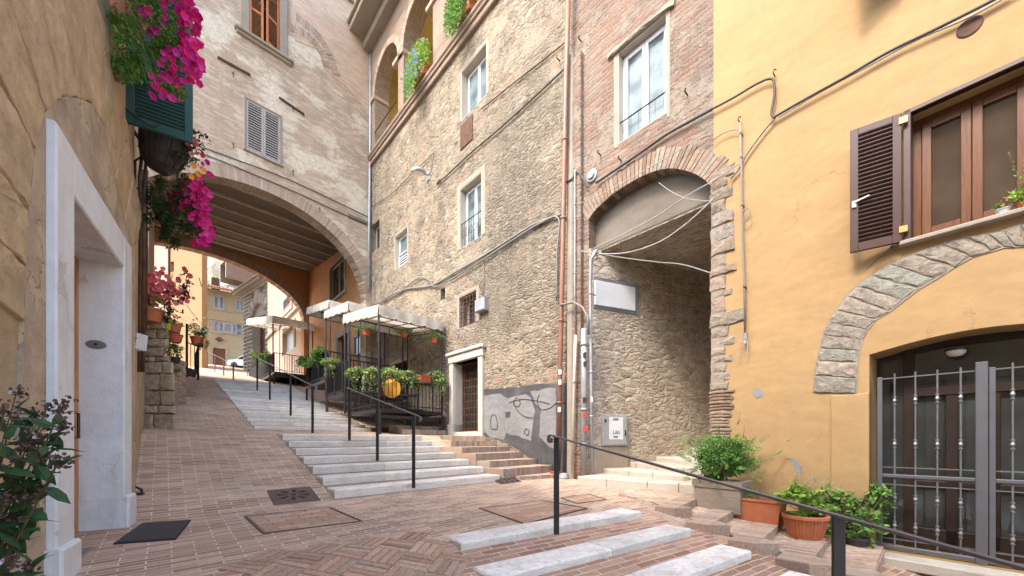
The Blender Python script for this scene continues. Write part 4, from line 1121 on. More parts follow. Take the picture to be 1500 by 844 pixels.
while zq > z:
    h = rng.uniform(0.045, 0.06); f = max(0, (zbk-zq)/1.0)
    xe = YW.h(1074-int(18*f*0.4), 400)[0]+rng.uniform(-0.03, 0.03)
    mb.rough([(-0.06+rng.uniform(-0.02,0.01), zq-h+0.01), (xe, zq-h+0.01), (xe, zq-0.004), (-0.06, zq-0.004)], -0.03+rng.uniform(-0.012, 0.012), 0.2, 0.018, 0.006, rng=rng)
    zq -= h
mb.build('brick_quoins', M['ring_red'], yellow_house)
mb = MB(); mb.box(-0.03, 0.16, -0.012, 0.449, z-0.3, zt+0.05); mb.build('quoin_mortar', M['stone_trough'], yellow_house)
# upper window
win = casement(yellow_house, YR, 0.17, M['brown_wood'], M['pane_brown'], 2, 0.075, depth=0.07)
mb = MB()
x0, x1, z0, z1 = YR
mb.bbox(x0-0.055, x0+0.01, -0.05, 0.17, z0, z1+0.05, 0.006); mb.bbox(x0-0.05, x1+0.05, -0.05, 0.03, z1, z1+0.05, 0.006)
mb.build('shutter_frame', M['dark_shutter'], win)
mb = MB(); mb.bbox(x0-0.08, x1+0.1, -0.10, 0.17, z0-0.05, z0, 0.01); mb.build('sill', M['cut_stone'], win)
# the shutter stands a little off the wall, turned on its hinge
ws = x0-0.05-YW.h(1250, 300)[0]
sh = MB(); louvre(sh, 0, ws, 0, 0, z1-z0+0.03, 0.075, 0.048, 0.04, flip=True)
ang = math.radians(14)
tmp = MB()
hx, hz_ = x0-0.06, z0-0.01
def turn(p):  # local: hinge edge at x=ws
    x = p[0]-ws; return (hx + x*math.cos(ang), -0.055 + x*math.sin(ang) + p[1]*math.cos(ang), hz_+p[2])
tmp.add([turn(v) for v in sh.v], sh.f); shut = tmp.build('shutter', M['dark_shutter'], win)
mb = MB(); mb.bbox(0.02, 0.06, -0.06, -0.04, 0.52, 0.60, 0.004); mb.bar((0.04, -0.06, 0.58), (0.18, -0.075, 0.61), 0.015, 0.015)
t2 = MB(); t2.add([turn(v) for v in mb.v], mb.f); t2.build('handle', M['pvc'], shut)
for za_, zb_ in ((0.10, 0.17), (z1-z0-0.1, z1-z0-0.03)):
    mb = MB(); mb.box(ws-0.02, ws+0.05, -0.055, -0.035, za_, zb_); t2 = MB(); t2.add([turn(v) for v in mb.v], mb.f); t2.build('hinge', M['brass'], shut)
mb = MB(); mb.tube([(0.37, -0.03, -0.03), (0.37, -0.06, -0.05)], 0.02, 8)
for k in range(3): mb.tube([(0.36, -0.03, -0.03), (0.2-k*0.03, 0.06, -0.14-k*0.03)], 0.004, 5)
t2 = MB(); t2.add([turn(v) for v in mb.v], mb.f); t2.build('shutter_stay', M['black_metal'], shut)
# shutter of the floor above, seen only by its bottom edge
q0 = YW.h(1262, 12); q1 = YW.h(1318, -12)
zt2 = YW.h(1258, 14)[1]
sh = MB(); louvre(sh, 0, 0.62, 0, 0, 1.4, 0.075, 0.043, 0.04); ang = math.radians(24); ws = 0.62; hx, hz_ = YW.h(1256, 10)[0]+0.60, zt2
tmp = MB(); tmp.add([turn(v) for v in sh.v], sh.f); s2 = tmp.build('upper_shutter', M['dark_shutter'], yellow_house)
mb = MB(); mb.tube([(0.35, -0.02, -0.0), (0.35, -0.02, -0.07), (0.37, 0.02, -0.10)], 0.012, 6); t2 = MB(); t2.add([turn(v) for v in mb.v], mb.f); t2.build('shutter_stay', M['black_metal'], s2)
mb = MB(); UR = [hx+0.05, hx+1.3, hz_, hz_+1.4]; mb.bbox(UR[0]-0.04, UR[1]+0.1, -0.1, 0.02, hz_-0.05, hz_, 0.01); mb.box(UR[0], UR[1], -0.012, 0.0, UR[2]+0.002, UR[3]); mb.build('upper_sill', M['cut_stone'], s2)
# round vent
c = YW.h(1420, 40); mb = MB(); mb.lathe((c[0], -0.012, c[1]), [(0.0, 0.0), (0.085, 0.0), (0.095, 0.006), (0.098, 0.016)], 24, ax='y'); mb.build('round_vent', M['rust'], yellow_house)
# grey patch of repair
blob_poly(YW, [(1103,570),(1110,568),(1118,574),(1117,581),(1108,584),(1103,578)], -0.004, 0.01, 'grey_paint', yellow_house, 'repair_patch', R, 0.004)
blob_poly(YW, [(1150,670),(1164,672),(1174,684),(1172,700),(1166,690),(1160,676)], -0.004, 0.01, 'grey_paint', yellow_house, 'repair_patch', R, 0.004)
# recessed door
mb = MB(); zt_ = 1.17
dr = [dL+0.25, dRt-0.1, zb, zt_]
fr_rect(mb, dr, 0.09, 0.40, 0.50); mb.bbox(dr[0]+0.09, dr[1]-0.09, 0.40, 0.50, 0.52, 0.62)
nx = 4; 
for i in range(1, nx): x = dr[0]+0.09+(dr[1]-dr[0]-0.18)*i/nx; mb.bbox(x-0.05, x+0.05, 0.41, 0.49, zb, 0.52)
mb.bbox(dr[0]+0.09, dr[1]-0.09, 0.41, 0.49, zb+0.0, zb+0.25); mb.bbox(dr[0]+0.09, dr[1]-0.09, 0.41, 0.49, zb+0.75, zb+0.81)
door = mb.build('glazed_door', M['door_brown'], yellow_house)
mb = MB(); mb.box(dr[0]+0.05, dr[1]-0.05, 0.46, 0.465, zb+0.1, zt_-0.05); mb.build('pane', M['pane_dark'], door)
mb = MB(); mb.box(dL-0.1, dRt+0.1, 0.7, 0.72, zb-0.1, zt_+0.1); mb.build('room_backing', M['dark'], door)
mb = MB(); mb.bbox(dL+0.005, dL+0.26, 0.455, 0.47, zb, zt_+0.02); mb.build('side_panel', M['pane_dark'], door)
mb = MB(); c = YW.h(1400, 518, 0.3); mb.lathe((c[0], 0.30, c[1]+0.03), [(0.0, 0.02), (0.09, 0.02), (0.09, 0.0)], 20); lamp = mb.build('door_lamp', M['black_metal'], yellow_house)
mb = MB(); mb.lathe((c[0], 0.30, c[1]+0.03), [(0.08, 0.0), (0.075, -0.03), (0.05, -0.055), (0.0, -0.065)], 20); mb.build('lamp_glass', M['lamp_glass'], lamp, smooth=True)
mb = MB(); a = YW.h(1200, 760)
mb.bbox(dL-0.15, dRt+0.3, -0.28, 0.4, zb-0.14, zb-0.02, 0.015); mb.build('threshold', M['old_step'], yellow_house)
# iron gate
gate = thing('iron_gate', 'grey iron gate with turned balusters in front of the yellow house door', 'gate', YW, (dL, -0.02, zb))
gy = 0.03
def knob_bar(mb, x, z0, z1, y, ks):
    mb.tube([(x, y, z0), (x, y, z1)], 0.0085, 8)
    for k in ks:
        z = z0+(z1-z0)*k
        mb.lathe((x, y, z), [(0.009, -0.055), (0.017, -0.050), (0.017, -0.038), (0.010, -0.034), (0.014, -0.02), (0.022, 0), (0.014, 0.02), (0.010, 0.034), (0.017, 0.038), (0.017, 0.050), (0.009, 0.055)], 10)
def leaf_panel(name, xa, xb, post_first, lab):
    z_bot, z_mid, z_top = zb+0.02, YW.h(1360, 700)[1], YW.h(1360, 549)[1]
    mb = MB()
    mb.bbox(xa, xa+0.045, gy-0.02, gy+0.02, z_bot, z_top+0.02); mb.bbox(xa+0.045, xb, gy-0.018, gy+0.018, z_mid-0.02, z_mid+0.02)
    mb.bbox(xa+0.045, xb, gy-0.018, gy+0.018, z_bot, z_bot+0.045)
    f = mb.build(name, M['grey_metal'], gate); f['label'] = lab
    mb = MB()
    for z in (z_top, z_mid+0.10, z_mid-0.10, z_bot+0.12): mb.bar((xa, gy, z), (xb, gy, z), 0.012, 0.012)
    n = 4
    for i in range(n):
        x = xa+0.045+(xb-xa-0.045)*(i+0.62)/(n+0.25)
        knob_bar(mb, x, z_mid+0.02, z_top+0.05, gy, (0.30, 0.73)); knob_bar(mb, x, z_bot+0.045, z_mid-0.04, gy, (0.30, 0.72))
    mb.build('balusters', M['bright_metal'], f)
leaf_panel('gate_leaf', YW.h(1284, 600)[0], dC-0.04, True, 'left gate leaf')
mb = MB(); mb.bbox(dC-0.045, dC+0.04, gy-0.035, gy+0.03, zb-0.0, YW.h(1438, 530)[1]); mb.build('gate_post', M['grey_metal'], gate)
leaf_panel('gate_leaf', dC+0.045, dRt-0.05, True, 'right gate leaf')

# ------------------------------------------------------------------ arch building across the street
arch_building = thing('arch_building', 'pale brick building spanning the street on a wide vaulted archway', 'building', AF, (AF.h(543, 600)[0], 0, 1.0))
APX = [(385,280),(405,289),(430,305),(447,316),(461.6,328),(477,338),(490,348),(503,360),(515.6,373.5),(524,385),(530,396),(534,410),(536,426)]
right = [AF.h(*p) for p in APX]
cx_ = right[0][0]; xr_ = right[-1][0]; rx_ = xr_-cx_; zs_ = 5.75; ztop_ = 8.55
def ell(n=40, c=cx_, rx=rx_, zs=zs_, zt=ztop_): return [(c-rx*math.cos(math.pi*i/n), zs+(zt-zs)*math.sin(math.pi*i/n)**0.92) for i in range(n+1)]
FA = ell()
kR = AF.h(543, 600)[0]; kL = FA[0][0]-1.5
OW = rect(AF, 365, 0, 410, 51); OW[3] = OW[2]+1.95
GW = rect(AF, 360.5, 144.5, 411, 219)
TWn = rect(AF, 497, -60, 530, -14)
outer = [(kL, -1), (FA[0][0], -1)] + FA + [(FA[-1][0], -1), (kR+0.3, -1), (kR+0.3, 21), (kL, 21)]
mb = MB(); mb.prism(outer, 0, 0.5, [rp(OW), rp(GW), rp(TWn)]); mb.build('wall', M['arch_brick'], arch_building)
mb = MB(); ring(mb, FA, 0.42, 0.065, 0.010, -0.006, 0.49, random.Random(8), 0.02); mb.build('arch_ring', M['arch_ring'], arch_building)
# brick patch with relieving arch on the upper right
BP = [AF.h(*p) for p in [(425,20),(432,60),(472,75),(474,100),(510,130),(540,165),(543,175),(543,-40),(440,-40)]]
mb = MB(); mb.prism(BP, -0.012, 0.01); M['patch_brick'] = bricks('patched_brick', (0.50,0.34,0.24), (0.60,0.46,0.35), (0.52,0.43,0.34), 0.26, 0.066, 0.009, 0.6, stain=0.12); mb.build('brick_patch', M['patch_brick'], arch_building)
mb = MB(); P = [AF.h(*p) for p in [(433,30),(445,40),(458,50),(470,65),(480,85),(488,110)]]; ring(mb, P, 0.3, 0.075, 0.02, -0.018, 0.0, random.Random(9)); 
P = [AF.h(*p) for p in [(424,45),(440,52),(455,62),(468,78),(474,100)]]; ring(mb, P, 0.28, 0.075, 0.02, -0.018, 0.0, random.Random(10)); mb.build('relieving_arch', M['arch_ring'], arch_building)
# orange shuttered window with moulded stone surround
x0, x1, z0, z1 = OW
mb = MB(); mb.box(x0-0.05, x1+0.05, 0.3, 0.32, z0, z1); w = mb.build('window', M['pane_dark'], arch_building); w['label'] = 'orange shuttered upper window'
surround(w, OW, 0.24, 0.05, 'cut_stone'); 
mb = MB(); mb.bbox(x0-0.42, x1+0.42, -0.16, 0.1, z0-0.10, z0-0.0, 0.02); mb.bbox(x0-0.36, x1+0.36, -0.10, 0.1, z0-0.2, z0-0.10, 0.02); mb.build('sill', M['cut_stone'], w)
mb = MB(); xm = (x0+x1)/2-0.03; louvre(mb, x0+0.01, xm, 0.05, z0, z1, 0.07, 0.05, 0.04, True); a = mb.build('shutter', M['orange_shutter'], w)
sh = MB(); louvre(sh, 0, x1-xm-0.02, 0, 0, z1-z0, 0.07, 0.05, 0.04, True); ws = x1-xm-0.02; ang = math.radians(22); hx, hz_ = x1-0.01, z0
def turn2(p): x = p[0]-ws; return (hx+x*math.cos(ang), 0.06+x*math.sin(ang)+p[1], hz_+p[2])
tmp = MB(); tmp.add([turn2(v) for v in sh.v], sh.f); tmp.build('shutter', M['orange_shutter'], w)
# grey louvred shutters
x0, x1, z0, z1 = GW; xm = (x0+x1)/2
mb = MB(); mb.box(x0-0.05, x1+0.05, 0.3, 0.32, z0, z1); w = mb.build('window', M['pane_dark'], arch_building); w['label'] = 'grey shuttered lower window'
mb = MB(); louvre(mb, x0+0.01, xm-0.004, 0.03, z0+0.01, z1-0.01, 0.06, 0.085, 0.04); mb.build('shutter', M['grey_wood'], w)
mb = MB(); louvre(mb, xm+0.004, x1-0.01, 0.03, z0+0.01, z1-0.01, 0.06, 0.085, 0.04); mb.build('shutter', M['grey_wood'], w)
sill(w, GW, 0.07, 0.05, 0.08); surround(w, GW, 0.06, 0.02, 'cut_stone')
w = casement(arch_building, TWn, 0.2, M['brown_wood'], M['pane_dark'], 2, 0.06); sill(w, TWn, 0.15, 0.12, 0.35)
# iron bars let into the wall and hooks
for a, b in (((319,84),(367,110)), ((409,143),(446,168))):
    A = AF.p(*a, -0.03); B_ = AF.p(*b, -0.03); mb = MB(); mb.bar(A, B_, 0.05, 0.06); mb.build('iron_bar', M['rust'], arch_building)
for a in ((341,108),(428,160),(341,212),(428,252),(467,306)):
    A = AF.p(*a, -0.0); mb = MB(); mb.tube([A, (A[0], -0.12, A[2]), (A[0], -0.14, A[2]-0.12), (A[0], -0.08, A[2]-0.16)], 0.012, 5); mb.build('hook', M['rust'], arch_building)
cable(arch_building, AF, [(285,212),(340,232),(420,262),(500,299),(541,319)], 0.018, -0.05)
cable(arch_building, AF, [(285,221),(340,242),(430,280),(500,312),(541,329)], 0.022, -0.03, 'cable_grey')
# passage side walls, back wall with its arch, ceiling with beams
inv = AF.M.inverted()
def toAF(q): return inv @ Vector((q[0], q[1], q[2] if len(q) > 2 else 0))
def rwk(px): return RW.w(RW.h(px, 600)[0], 0, 0)
FR = toAF(rwk(543)); BR = toAF(rwk(452))
BL = toAF(AB.w(AB.h(205, 600)[0], 0, 0)); FL = toAF(ST(10.4, -2.0))
BLw = toAF(ST(19.8, -2.0))
mb = MB()
# orange side wall (holes: window and door)
sidew = Plane(RW.w(RW.h(452, 600)[0], 0, 0), RW.a)
PW = rect(RW, 484, 395, 505, 445); PD = rect(RW, 495, 497, 511, 545)
k452 = RW.h(452, 600)[0]
passage_wall = MB()
RWi = RW.M
side_mb = MB(); side_mb.prism([(k452, -1), (k0+0.02, -1), (k0+0.02, 10.6), (k452, 10.6)], 0, 0.3, [rp(PW), rp(PD)])
def carry(mbx, frm, to=AF):
    t = to.M.inverted() @ frm.M; out = MB(); out.add([t @ v for v in mbx.v], mbx.f, 0); out.m = list(mbx.m)
    for i, f in enumerate(mbx.f):
        vs = [mbx.v[j] for j in f]; n_ = (vs[1]-vs[0]).cross(vs[-1]-vs[0]); 
        ax = max(range(3), key=lambda k: abs(n_[k])) if n_.length > 0 else 1
        out.uv[i] = [((v.x, v.z) if ax == 1 else (v.y, v.z) if ax == 0 else (v.x, v.y)) for v in vs]
    return out
carry(side_mb, RW).build('passage_wall', M['orange_plaster'], arch_building)
def rw_part(fn, name, mat, parent):
    m_ = MB(); fn(m_); return carry(m_, RW).build(name, M[mat], parent)
def f1(m_): fr_rect(m_, PW, 0.06, 0.1, 0.15); m_.bbox((PW[0]+PW[1])/2-0.04, (PW[0]+PW[1])/2+0.04, 0.09, 0.14, PW[2], PW[3]); 
w = rw_part(f1, 'window', 'grey_wood', arch_building)
rw_part(lambda m_: m_.box(PW[0], PW[1], 0.13, 0.14, PW[2], PW[3]), 'pane', 'pane_dark', w)
def f2(m_):
    x0, x1, z0, z1 = PW; wd = 0.14
    m_.bbox(x0-wd, x0, -0.04, 0.05, z0, z1+wd); m_.bbox(x1, x1+wd, -0.04, 0.05, z0, z1+wd); m_.bbox(x0, x1, -0.04, 0.05, z1, z1+wd); m_.bbox(x0-0.2, x1+0.2, -0.12, 0.05, z0-0.1, z0)
rw_part(f2, 'surround', 'grey_wood', w)
def f3(m_): m_.box(PD[0]-0.1, PD[1]+0.1, 0.2, 0.22, PD[2], PD[3])
d = rw_part(f3, 'doorway', 'dark', arch_building)
def f4(m_):
    x0, x1, z0, z1 = PD; wd = 0.22
    m_.bbox(x0-wd, x0, -0.06, 0.05, z0, z1+wd); m_.bbox(x1, x1+wd, -0.06, 0.05, z0, z1+wd); m_.bbox(x0, x1, -0.06, 0.05, z1, z1+wd)
rw_part(f4, 'door_surround', 'cut_stone', d)
# left side of the passage
mb = MB(); vwall(mb, FL+Vector((0,0,0)), BLw, -1, 10.2, 0.3); o = mb.build('passage_wall', M['beige_plaster'], arch_building)
# back wall
abt = MB(); APB = [(262.6,360.7),(305,370.6),(348,387.7),(379,407.6),(404.8,427.5),(424.7,444.5),(440,460),(448,468)]
rightb = [AB.h(*p) for p in APB]
xrb = AB.h(452, 500)[0]-0.25; cxb = AB.h(300, 400)[0]; zsb = 6.9
B2 = ell(36, cxb, xrb-cxb, zsb, 9.42)
kbl = B2[0][0]-1.5; kbr = AB.h(452, 500)[0]+0.2
m_ = MB(); m_.prism([(kbl, -1), (B2[0][0], -1)]+B2+[(B2[-1][0], -1), (kbr, -1), (kbr, 20), (kbl, 20)], -0.0, 0.45)
carry(m_, AB).build('back_wall', M['orange_plaster'], arch_building)
m_ = MB(); ring(m_, B2, 0.42, 0.09, 0.012, -0.012, 0.44, random.Random(12), 0.02); m2 = carry(m_, AB); m2.build('back_arch_ring', M['arch_ring'], arch_building)
# sloping ceiling and beams
zf, zbk2 = 8.80, 9.90
FL2 = FL+Vector((-1.5, 0, 0)); BL2 = toAF(AB.w(kbl, 0, 0))
P = [FL2, FR+Vector((0.1,0,0)), BR+Vector((0.1,0,0)), BL2]
zz_ = [zf, zf, zbk2, zbk2]
mb = MB(); mb.add([(p.x, p.y, z) for p, z in zip(P, zz_)]+[(p.x, p.y, z+0.2) for p, z in zip(P, zz_)], [(0,3,2,1),(4,5,6,7),(0,1,5,4),(1,2,6,5),(2,3,7,6),(3,0,4,7)])
mb.build('ceiling', M['soffit'], arch_building)
mb = MB()
for i in range(7):
    f = (i+0.9)/7.6
    a = FL2.lerp(BL2, f); b = FR.lerp(BR, f); z = zf+(zbk2-zf)*f
    mb.bar((a.x, a.y, z-0.04), (b.x, b.y, z-0.04), 0.10, 0.09)
mb.build('ceiling_beams', M['beam'], arch_building)
mb = MB()
N = 26
for i in range(1, N*7):
    f = i/(N*7)
    if i % N == 0: continue
    a = FL2.lerp(BL2, f); b = FR.lerp(BR, f); z = zf+(zbk2-zf)*f
    if i % 2: mb.bar((a.x, a.y, z-0.005), (b.x, b.y, z-0.005), 0.03, 0.012)
mb.build('ceiling_laths', M['soffit'], arch_building)
# upper body of the building (keeps light out from above)
mb = MB(); P = [FL2, FR+Vector((0.1,0,0)), BR+Vector((0.1,0,0)), BL2]
mb.prismz([(p.x, p.y+0.0) for p in P], 20.6, 20.8); mb.build('roof', M['roof'], arch_building)
# ------------------------------------------------------------------ left house with the white doorway
left_house = thing('left_house', 'ochre plastered old house with white door surround and green shutter', 'house', LW, (LW.h(195, 600)[0], 0, -0.8))
C_ = V2(195, 1.15/165); kC = LW.h(195, 600)[0]
DO = [LW.h(109, 600, -0.06)[0], LW.h(183.4, 600, -0.06)[0], -1.5, LW.h(109, 284, -0.06)[1]]; kF = LW.h(193.5, 600, -0.06)[0]
WN = [kC-0.9, kC-0.12, 3.1, 4.7]
mb = MB(); mb.prism([(-11, -2.5), (kC, -2.5), (kC, 5.6), (0.2, 5.6), (0.2, 8.2), (-11, 8.2)], 0, 0.5, [rp(DO), rp([-4.6, -3.5, 2.4, 4.1]), rp([-8.6, -7.5, 2.4, 4.1])])  # unseen top shaped for light: low lets sky in, raised part fills window reflection
mb.build('wall', M['left_wall'], left_house)
for a in (-4.6, -8.6):
    r = [a, a+1.1, 2.4, 4.1]; w = casement(left_house, r, 0.2, M['brown_wood'], M['pane_dark'], 2, 0.06)
    mb = MB(); louvre(mb, r[0]-0.56, r[0]-0.02, -0.02, r[2], r[3], 0.06, 0.05); mb.build('shutter', M['green_paint'], w)
    mb = MB(); louvre(mb, r[1]+0.02, r[1]+0.56, -0.02, r[2], r[3], 0.06, 0.05); mb.build('shutter', M['green_paint'], w)
# second side of the house, up the street
far2 = ST(10.4, -2.02)
L2 = Plane(C_, far2-C_)
inv = LW.M.inverted()
a = inv @ Vector((C_.x, C_.y, 0)); b = inv @ Vector((far2.x, far2.y, 0))
mb = MB(); vwall(mb, a, b, -2, 5.6, 0.5); mb.build('side_wall', M['left_wall'], left_house)
mb = MB(); mb.box(0.2, kC, 0.5, 6, 5.5, 5.6); mb.box(-11, 0.2, 0.5, 6, 8.1, 8.2); mb.build('roof', M['roof'], left_house)
# rough plaster and voussoirs round the doorway
o = [(28,844),(22,620),(28,470),(33,330),(45,215),(58,165),(72,147),(90,139),(112,143),(132,152),(150,190),(166,270),(182,330),(194,378)]
P = [LW.h(*q) for q in o]; P[0] = (P[0][0], -1.3)
P += [(kC-0.002, P[-1][1]), (kC-0.002, -1.3), (DO[1], -1.3), (DO[1], DO[3]), (DO[0], DO[3]), (DO[0], -1.3)]
mb = MB(); mb.prism(P, -0.018, 0.0); mb.build('rough_render', M['rough_plaster'], left_house)
M['ochre_block'] = islands('ochre_sandstone', [(0.34,0.25,0.15),(0.42,0.32,0.20),(0.38,0.28,0.17),(0.40,0.31,0.21)], 0.9, 0.7, 6, 0.03, var=0.35)
P = [LW.h(*q) for q in o[2:]]
def ring2(P, w, th, seed, y0):
    mb = MB(); rng = random.Random(seed)
    L = [0]
    for a, b in zip(P, P[1:]): L.append(L[-1]+math.hypot(b[0]-a[0], b[1]-a[1]))
    def ev(d):
        for i in range(len(P)-1):
            if d <= L[i+1] or i == len(P)-2:
                f = (d-L[i])/max(1e-6, L[i+1]-L[i]); return Vector((P[i][0]+(P[i+1][0]-P[i][0])*f, P[i][1]+(P[i+1][1]-P[i][1])*f))
    d = 0
    while d < L[-1]-0.05:
        e = min(L[-1], d+th*rng.uniform(0.75, 1.25))
        def nr(x):
            t = (ev(min(L[-1], x+0.2))-ev(max(0, x-0.2))).normalized(); return Vector((-t.y, t.x))
        a, b = ev(d+0.006), ev(e-0.006); ww = w*rng.uniform(0.85, 1.2)
        q = [tuple(a), tuple(b), tuple(b+nr(e)*ww), tuple(a+nr(d)*ww)]
        mb.rough(q, y0, 0.03, 0.010, 0.010, rng=rng); d = e
    return mb
ring2(P, 0.75, 0.34, 4, -0.022).build('stone_voussoirs', M['ochre_block'], left_house)
# white surround with plinths, reveal, threshold, varnished door
x0, x1, z0, z1 = DO
mb = MB(); fw = DO[0]-LW.h(84, 600, -0.06)[0]
mb.bbox(x0-fw, x0+0.012, -0.06, 0.02, -1.3, z1+fw, 0.010); mb.bbox(x1-0.012, kF, -0.06, 0.02, -1.3, z1+fw, 0.010); mb.bbox(x0+0.012, x1-0.012, -0.058, 0.02, z1-0.012, z1+fw, 0.010)
mb.bbox(x0-fw-0.03, x0+0.025, -0.09, 0.30, -1.3, -0.62, 0.015); mb.bbox(x1-0.02, kF+0.03, -0.09, 0.30, -1.3, -0.50, 0.015)
mb.box(x1-0.012, x1+0.02, 0.02, 0.34, -1.3, z1); mb.box(x0-0.02, x0+0.006, 0.02, 0.34, -1.3, z1); mb.box(x0+0.006, x1-0.012, 0.02, 0.34, z1-0.012, z1+0.02)
mb.build('door_surround', M['white_plaster'], left_house)
mb = MB(); zd = -0.80
mb.bbox(x0+0.02, x1-0.02, -0.02, 0.6, -1.4, zd, 0.01); mb.bbox(x0+0.05, x1+0.25, -0.32, -0.02, -1.4, zd-0.03, 0.01); mb.build('threshold', M['slate'], left_house)
mb = MB(); fr_rect(mb, [x0+0.006, x1-0.006, zd, z1-0.006], 0.07, 0.225, 0.285); xm = (x0+x1)/2
for a_, b_ in ((x0+0.08, xm-0.003), (xm+0.003, x1-0.08)):
    fr_rect(mb, [a_, b_, zd+0.02, z1-0.09], 0.09, 0.240, 0.275, 0.008)
    for q in (0.32, 0.62): z = zd+(z1-zd)*q; mb.bbox(a_+0.09, b_-0.09, 0.243, 0.275, z-0.05, z+0.05, 0.006)
    mb.box(a_+0.09, b_-0.09, 0.260, 0.275, zd+0.1, z1-0.17)
    for q0, q1 in ((0.03, 0.29), (0.35, 0.59), (0.65, 0.95)): mb.bbox(a_+0.12, b_-0.12, 0.247, 0.265, zd+(z1-zd)*q0+0.06, zd+(z1-zd)*q1-0.03, 0.02)
door = mb.build('wooden_door', M['wood_door'], left_house)
mb = MB(); mb.lathe((xm+0.08, 0.235, 0.12), [(0.0, -0.07), (0.022, -0.06), (0.03, -0.045), (0.022, -0.03), (0.01, -0.02), (0.01, 0.01), (0.03, 0.012)], 14, ax='y'); mb.tube([(x1-0.20, 0.24, 0.02), (x1-0.20, 0.18, 0.02), (x1-0.20, 0.18, 0.22), (x1-0.20, 0.24, 0.22)], 0.011, 6)
mb.build('door_handle', M['black_metal'], door)
mb = MB(); cz = (CY-515)*0.00637; jx = x1-0.012
def eface(mb, c, ry, rz, n=22, d=0.008):
    vs = [(c[0]-d, c[1]+ry*math.cos(2*math.pi*k/n), c[2]+rz*math.sin(2*math.pi*k/n)) for k in range(n)] + [(c[0], c[1]+ry*1.15*math.cos(2*math.pi*k/n), c[2]+rz*1.15*math.sin(2*math.pi*k/n)) for k in range(n)]
    mb.add(vs, [tuple(range(n))]+[(k, k+n, (k+1)%n+n, (k+1)%n) for k in range(n)])
eface(mb, (jx, 0.12, cz), 0.058, 0.034); eface(mb, (jx-0.008, 0.12, cz), 0.028, 0.022)
bell = mb.build('doorbell', M['bright_metal'], left_house)
mb = MB(); eface(mb, (jx-0.016, 0.12, cz), 0.010, 0.010); mb.build('bell_button', M['ink'], bell)
# green shutter standing open across the street side
GP = Plane.px(185, 0.0066, 283, 0.00708)
gx0 = GP.h(185, 100)[0]; gx1 = GP.h(283, 100)[0]; gz = GP.h(185, 181)[1]
m_ = MB(); louvre(m_, gx0, gx1, 0, gz, gz+1.75, 0.065, 0.036, 0.035, True, flip=True); 
def carry2(mbx, frm, to): 
    return carry(mbx, frm, to)
gs = carry2(m_, GP, LW).build('green_shutter', M['green_paint'], left_house)
m_ = MB(); m_.tube([(gx0-0.03, -0.05, gz+0.13), (gx0+0.18, -0.06, gz+0.02), (gx0+0.22, -0.06, gz+0.02), (gx0+0.25, -0.06, gz+0.06)], 0.008, 6); carry2(m_, GP, LW).build('shutter_catch', M['black_metal'], gs)
# pipes and cables on the corner
mb = MB()
for k, (px, r) in enumerate(((206, 0.016), (211, 0.022), (216, 0.014))):
    s = 0.0083+0.0006*k
    a = inv @ at(px, 250, s); b = inv @ at(px-2, 545 if k < 2 else 480, s); mb.tube([a, (a+b)/2+Vector((0.01,0,0)), b], r, 8)
mb.build('service_pipes', M['rust'], left_house, smooth=True)
for pts in ([(182,178),(196,190),(206,205),(208,232),(204,260),(206,330)], [(184,184),(198,196),(210,212),(214,240),(210,300)]):
    mb = MB(); P = [inv @ at(px, py, 0.0074) for px, py in pts]; mb.tube(P, 0.014, 6); mb.build('cable_bundle', M['cable'], left_house, smooth=True)
for px, a_, b_ in ((203, 500, 626), (187, 700, 830)):
    pass
# ruined stone buttress
but = thing('stone_buttress', 'weathered stepped stone buttress carrying flower pots', 'buttress', WORLD, tuple(at(230, 627, 0.0142)))
BT = Plane.px(203, 0.0142, 256, 0.0142)
mb = MB(); rng = random.Random(31)
z = BT.h(230, 640)[1]; rowsb = [(627,606,203,256),(606,594,203,257),(594,572,203,257),(572,548,203,256),(548,530,203,253),(530,522,204,247),(522,508,204,240),(508,496,204,246),(496,482,204,247),(482,470,204,241)]
for yb, yt, xa, xb in rowsb:
    ax, az = BT.h(xa, yb); bx, bz = BT.h(xb, yt)
    if yb == 627: az -= 0.3
    x = ax
    while x < bx-0.05:
        e = x+rng.uniform(0.3, 0.55); e = bx if bx-e < 0.2 else e
        mb.rough([(x+0.004, az+0.005), (e-0.004, az+0.005), (e-0.004, bz-0.005), (x+0.004, bz-0.005)], rng.uniform(-0.03, 0.02), 1.0, 0.03, 0.01, rng=rng); x = e
M['buttress'] = islands('buttress_stone', [(0.34,0.27,0.19),(0.50,0.42,0.31),(0.44,0.35,0.25)], 0.92, 1.0, 9, 0.04, var=0.5)
for v_ in mb.v:
    if v_.y > 0.03: v_.x -= 0.95*v_.y
bo = carry(mb, BT, WORLD).build('stonework', M['buttress'], but)

lw = thing('brick_parapet', 'low mossy brick parapet behind the stone buttress', 'parapet', WORLD, tuple(at(262, 577, 0.019)))
Q = [at(254, 577, 0.0185), at(273, 577, 0.0195)]
mb = MB(); rng = random.Random(6)
d = (Q[1]-Q[0]); d.z = 0; dn = d.normalized(); n_ = Vector((-dn.y, dn.x, 0)); zz0 = Q[0].z-0.3; zt_ = (CY-530)*0.019
z = zz0
while z < zt_:
    x = -0.5
    while x < d.length:
        e = min(d.length, x+rng.uniform(0.2, 0.28)); a = Q[0]+dn*(x+0.004); b = Q[0]+dn*(e-0.004)
        j = rng.uniform(-0.01, 0.01)
        mb.prismz([((a+n_*j).x, (a+n_*j).y), ((b+n_*j).x, (b+n_*j).y), ((b+n_*1.2).x, (b+n_*1.2).y), ((a+n_*1.2).x, (a+n_*1.2).y)], z, z+0.058); x = e
    z += 0.068
mb.build('brickwork', M['edge_brick'], lw)

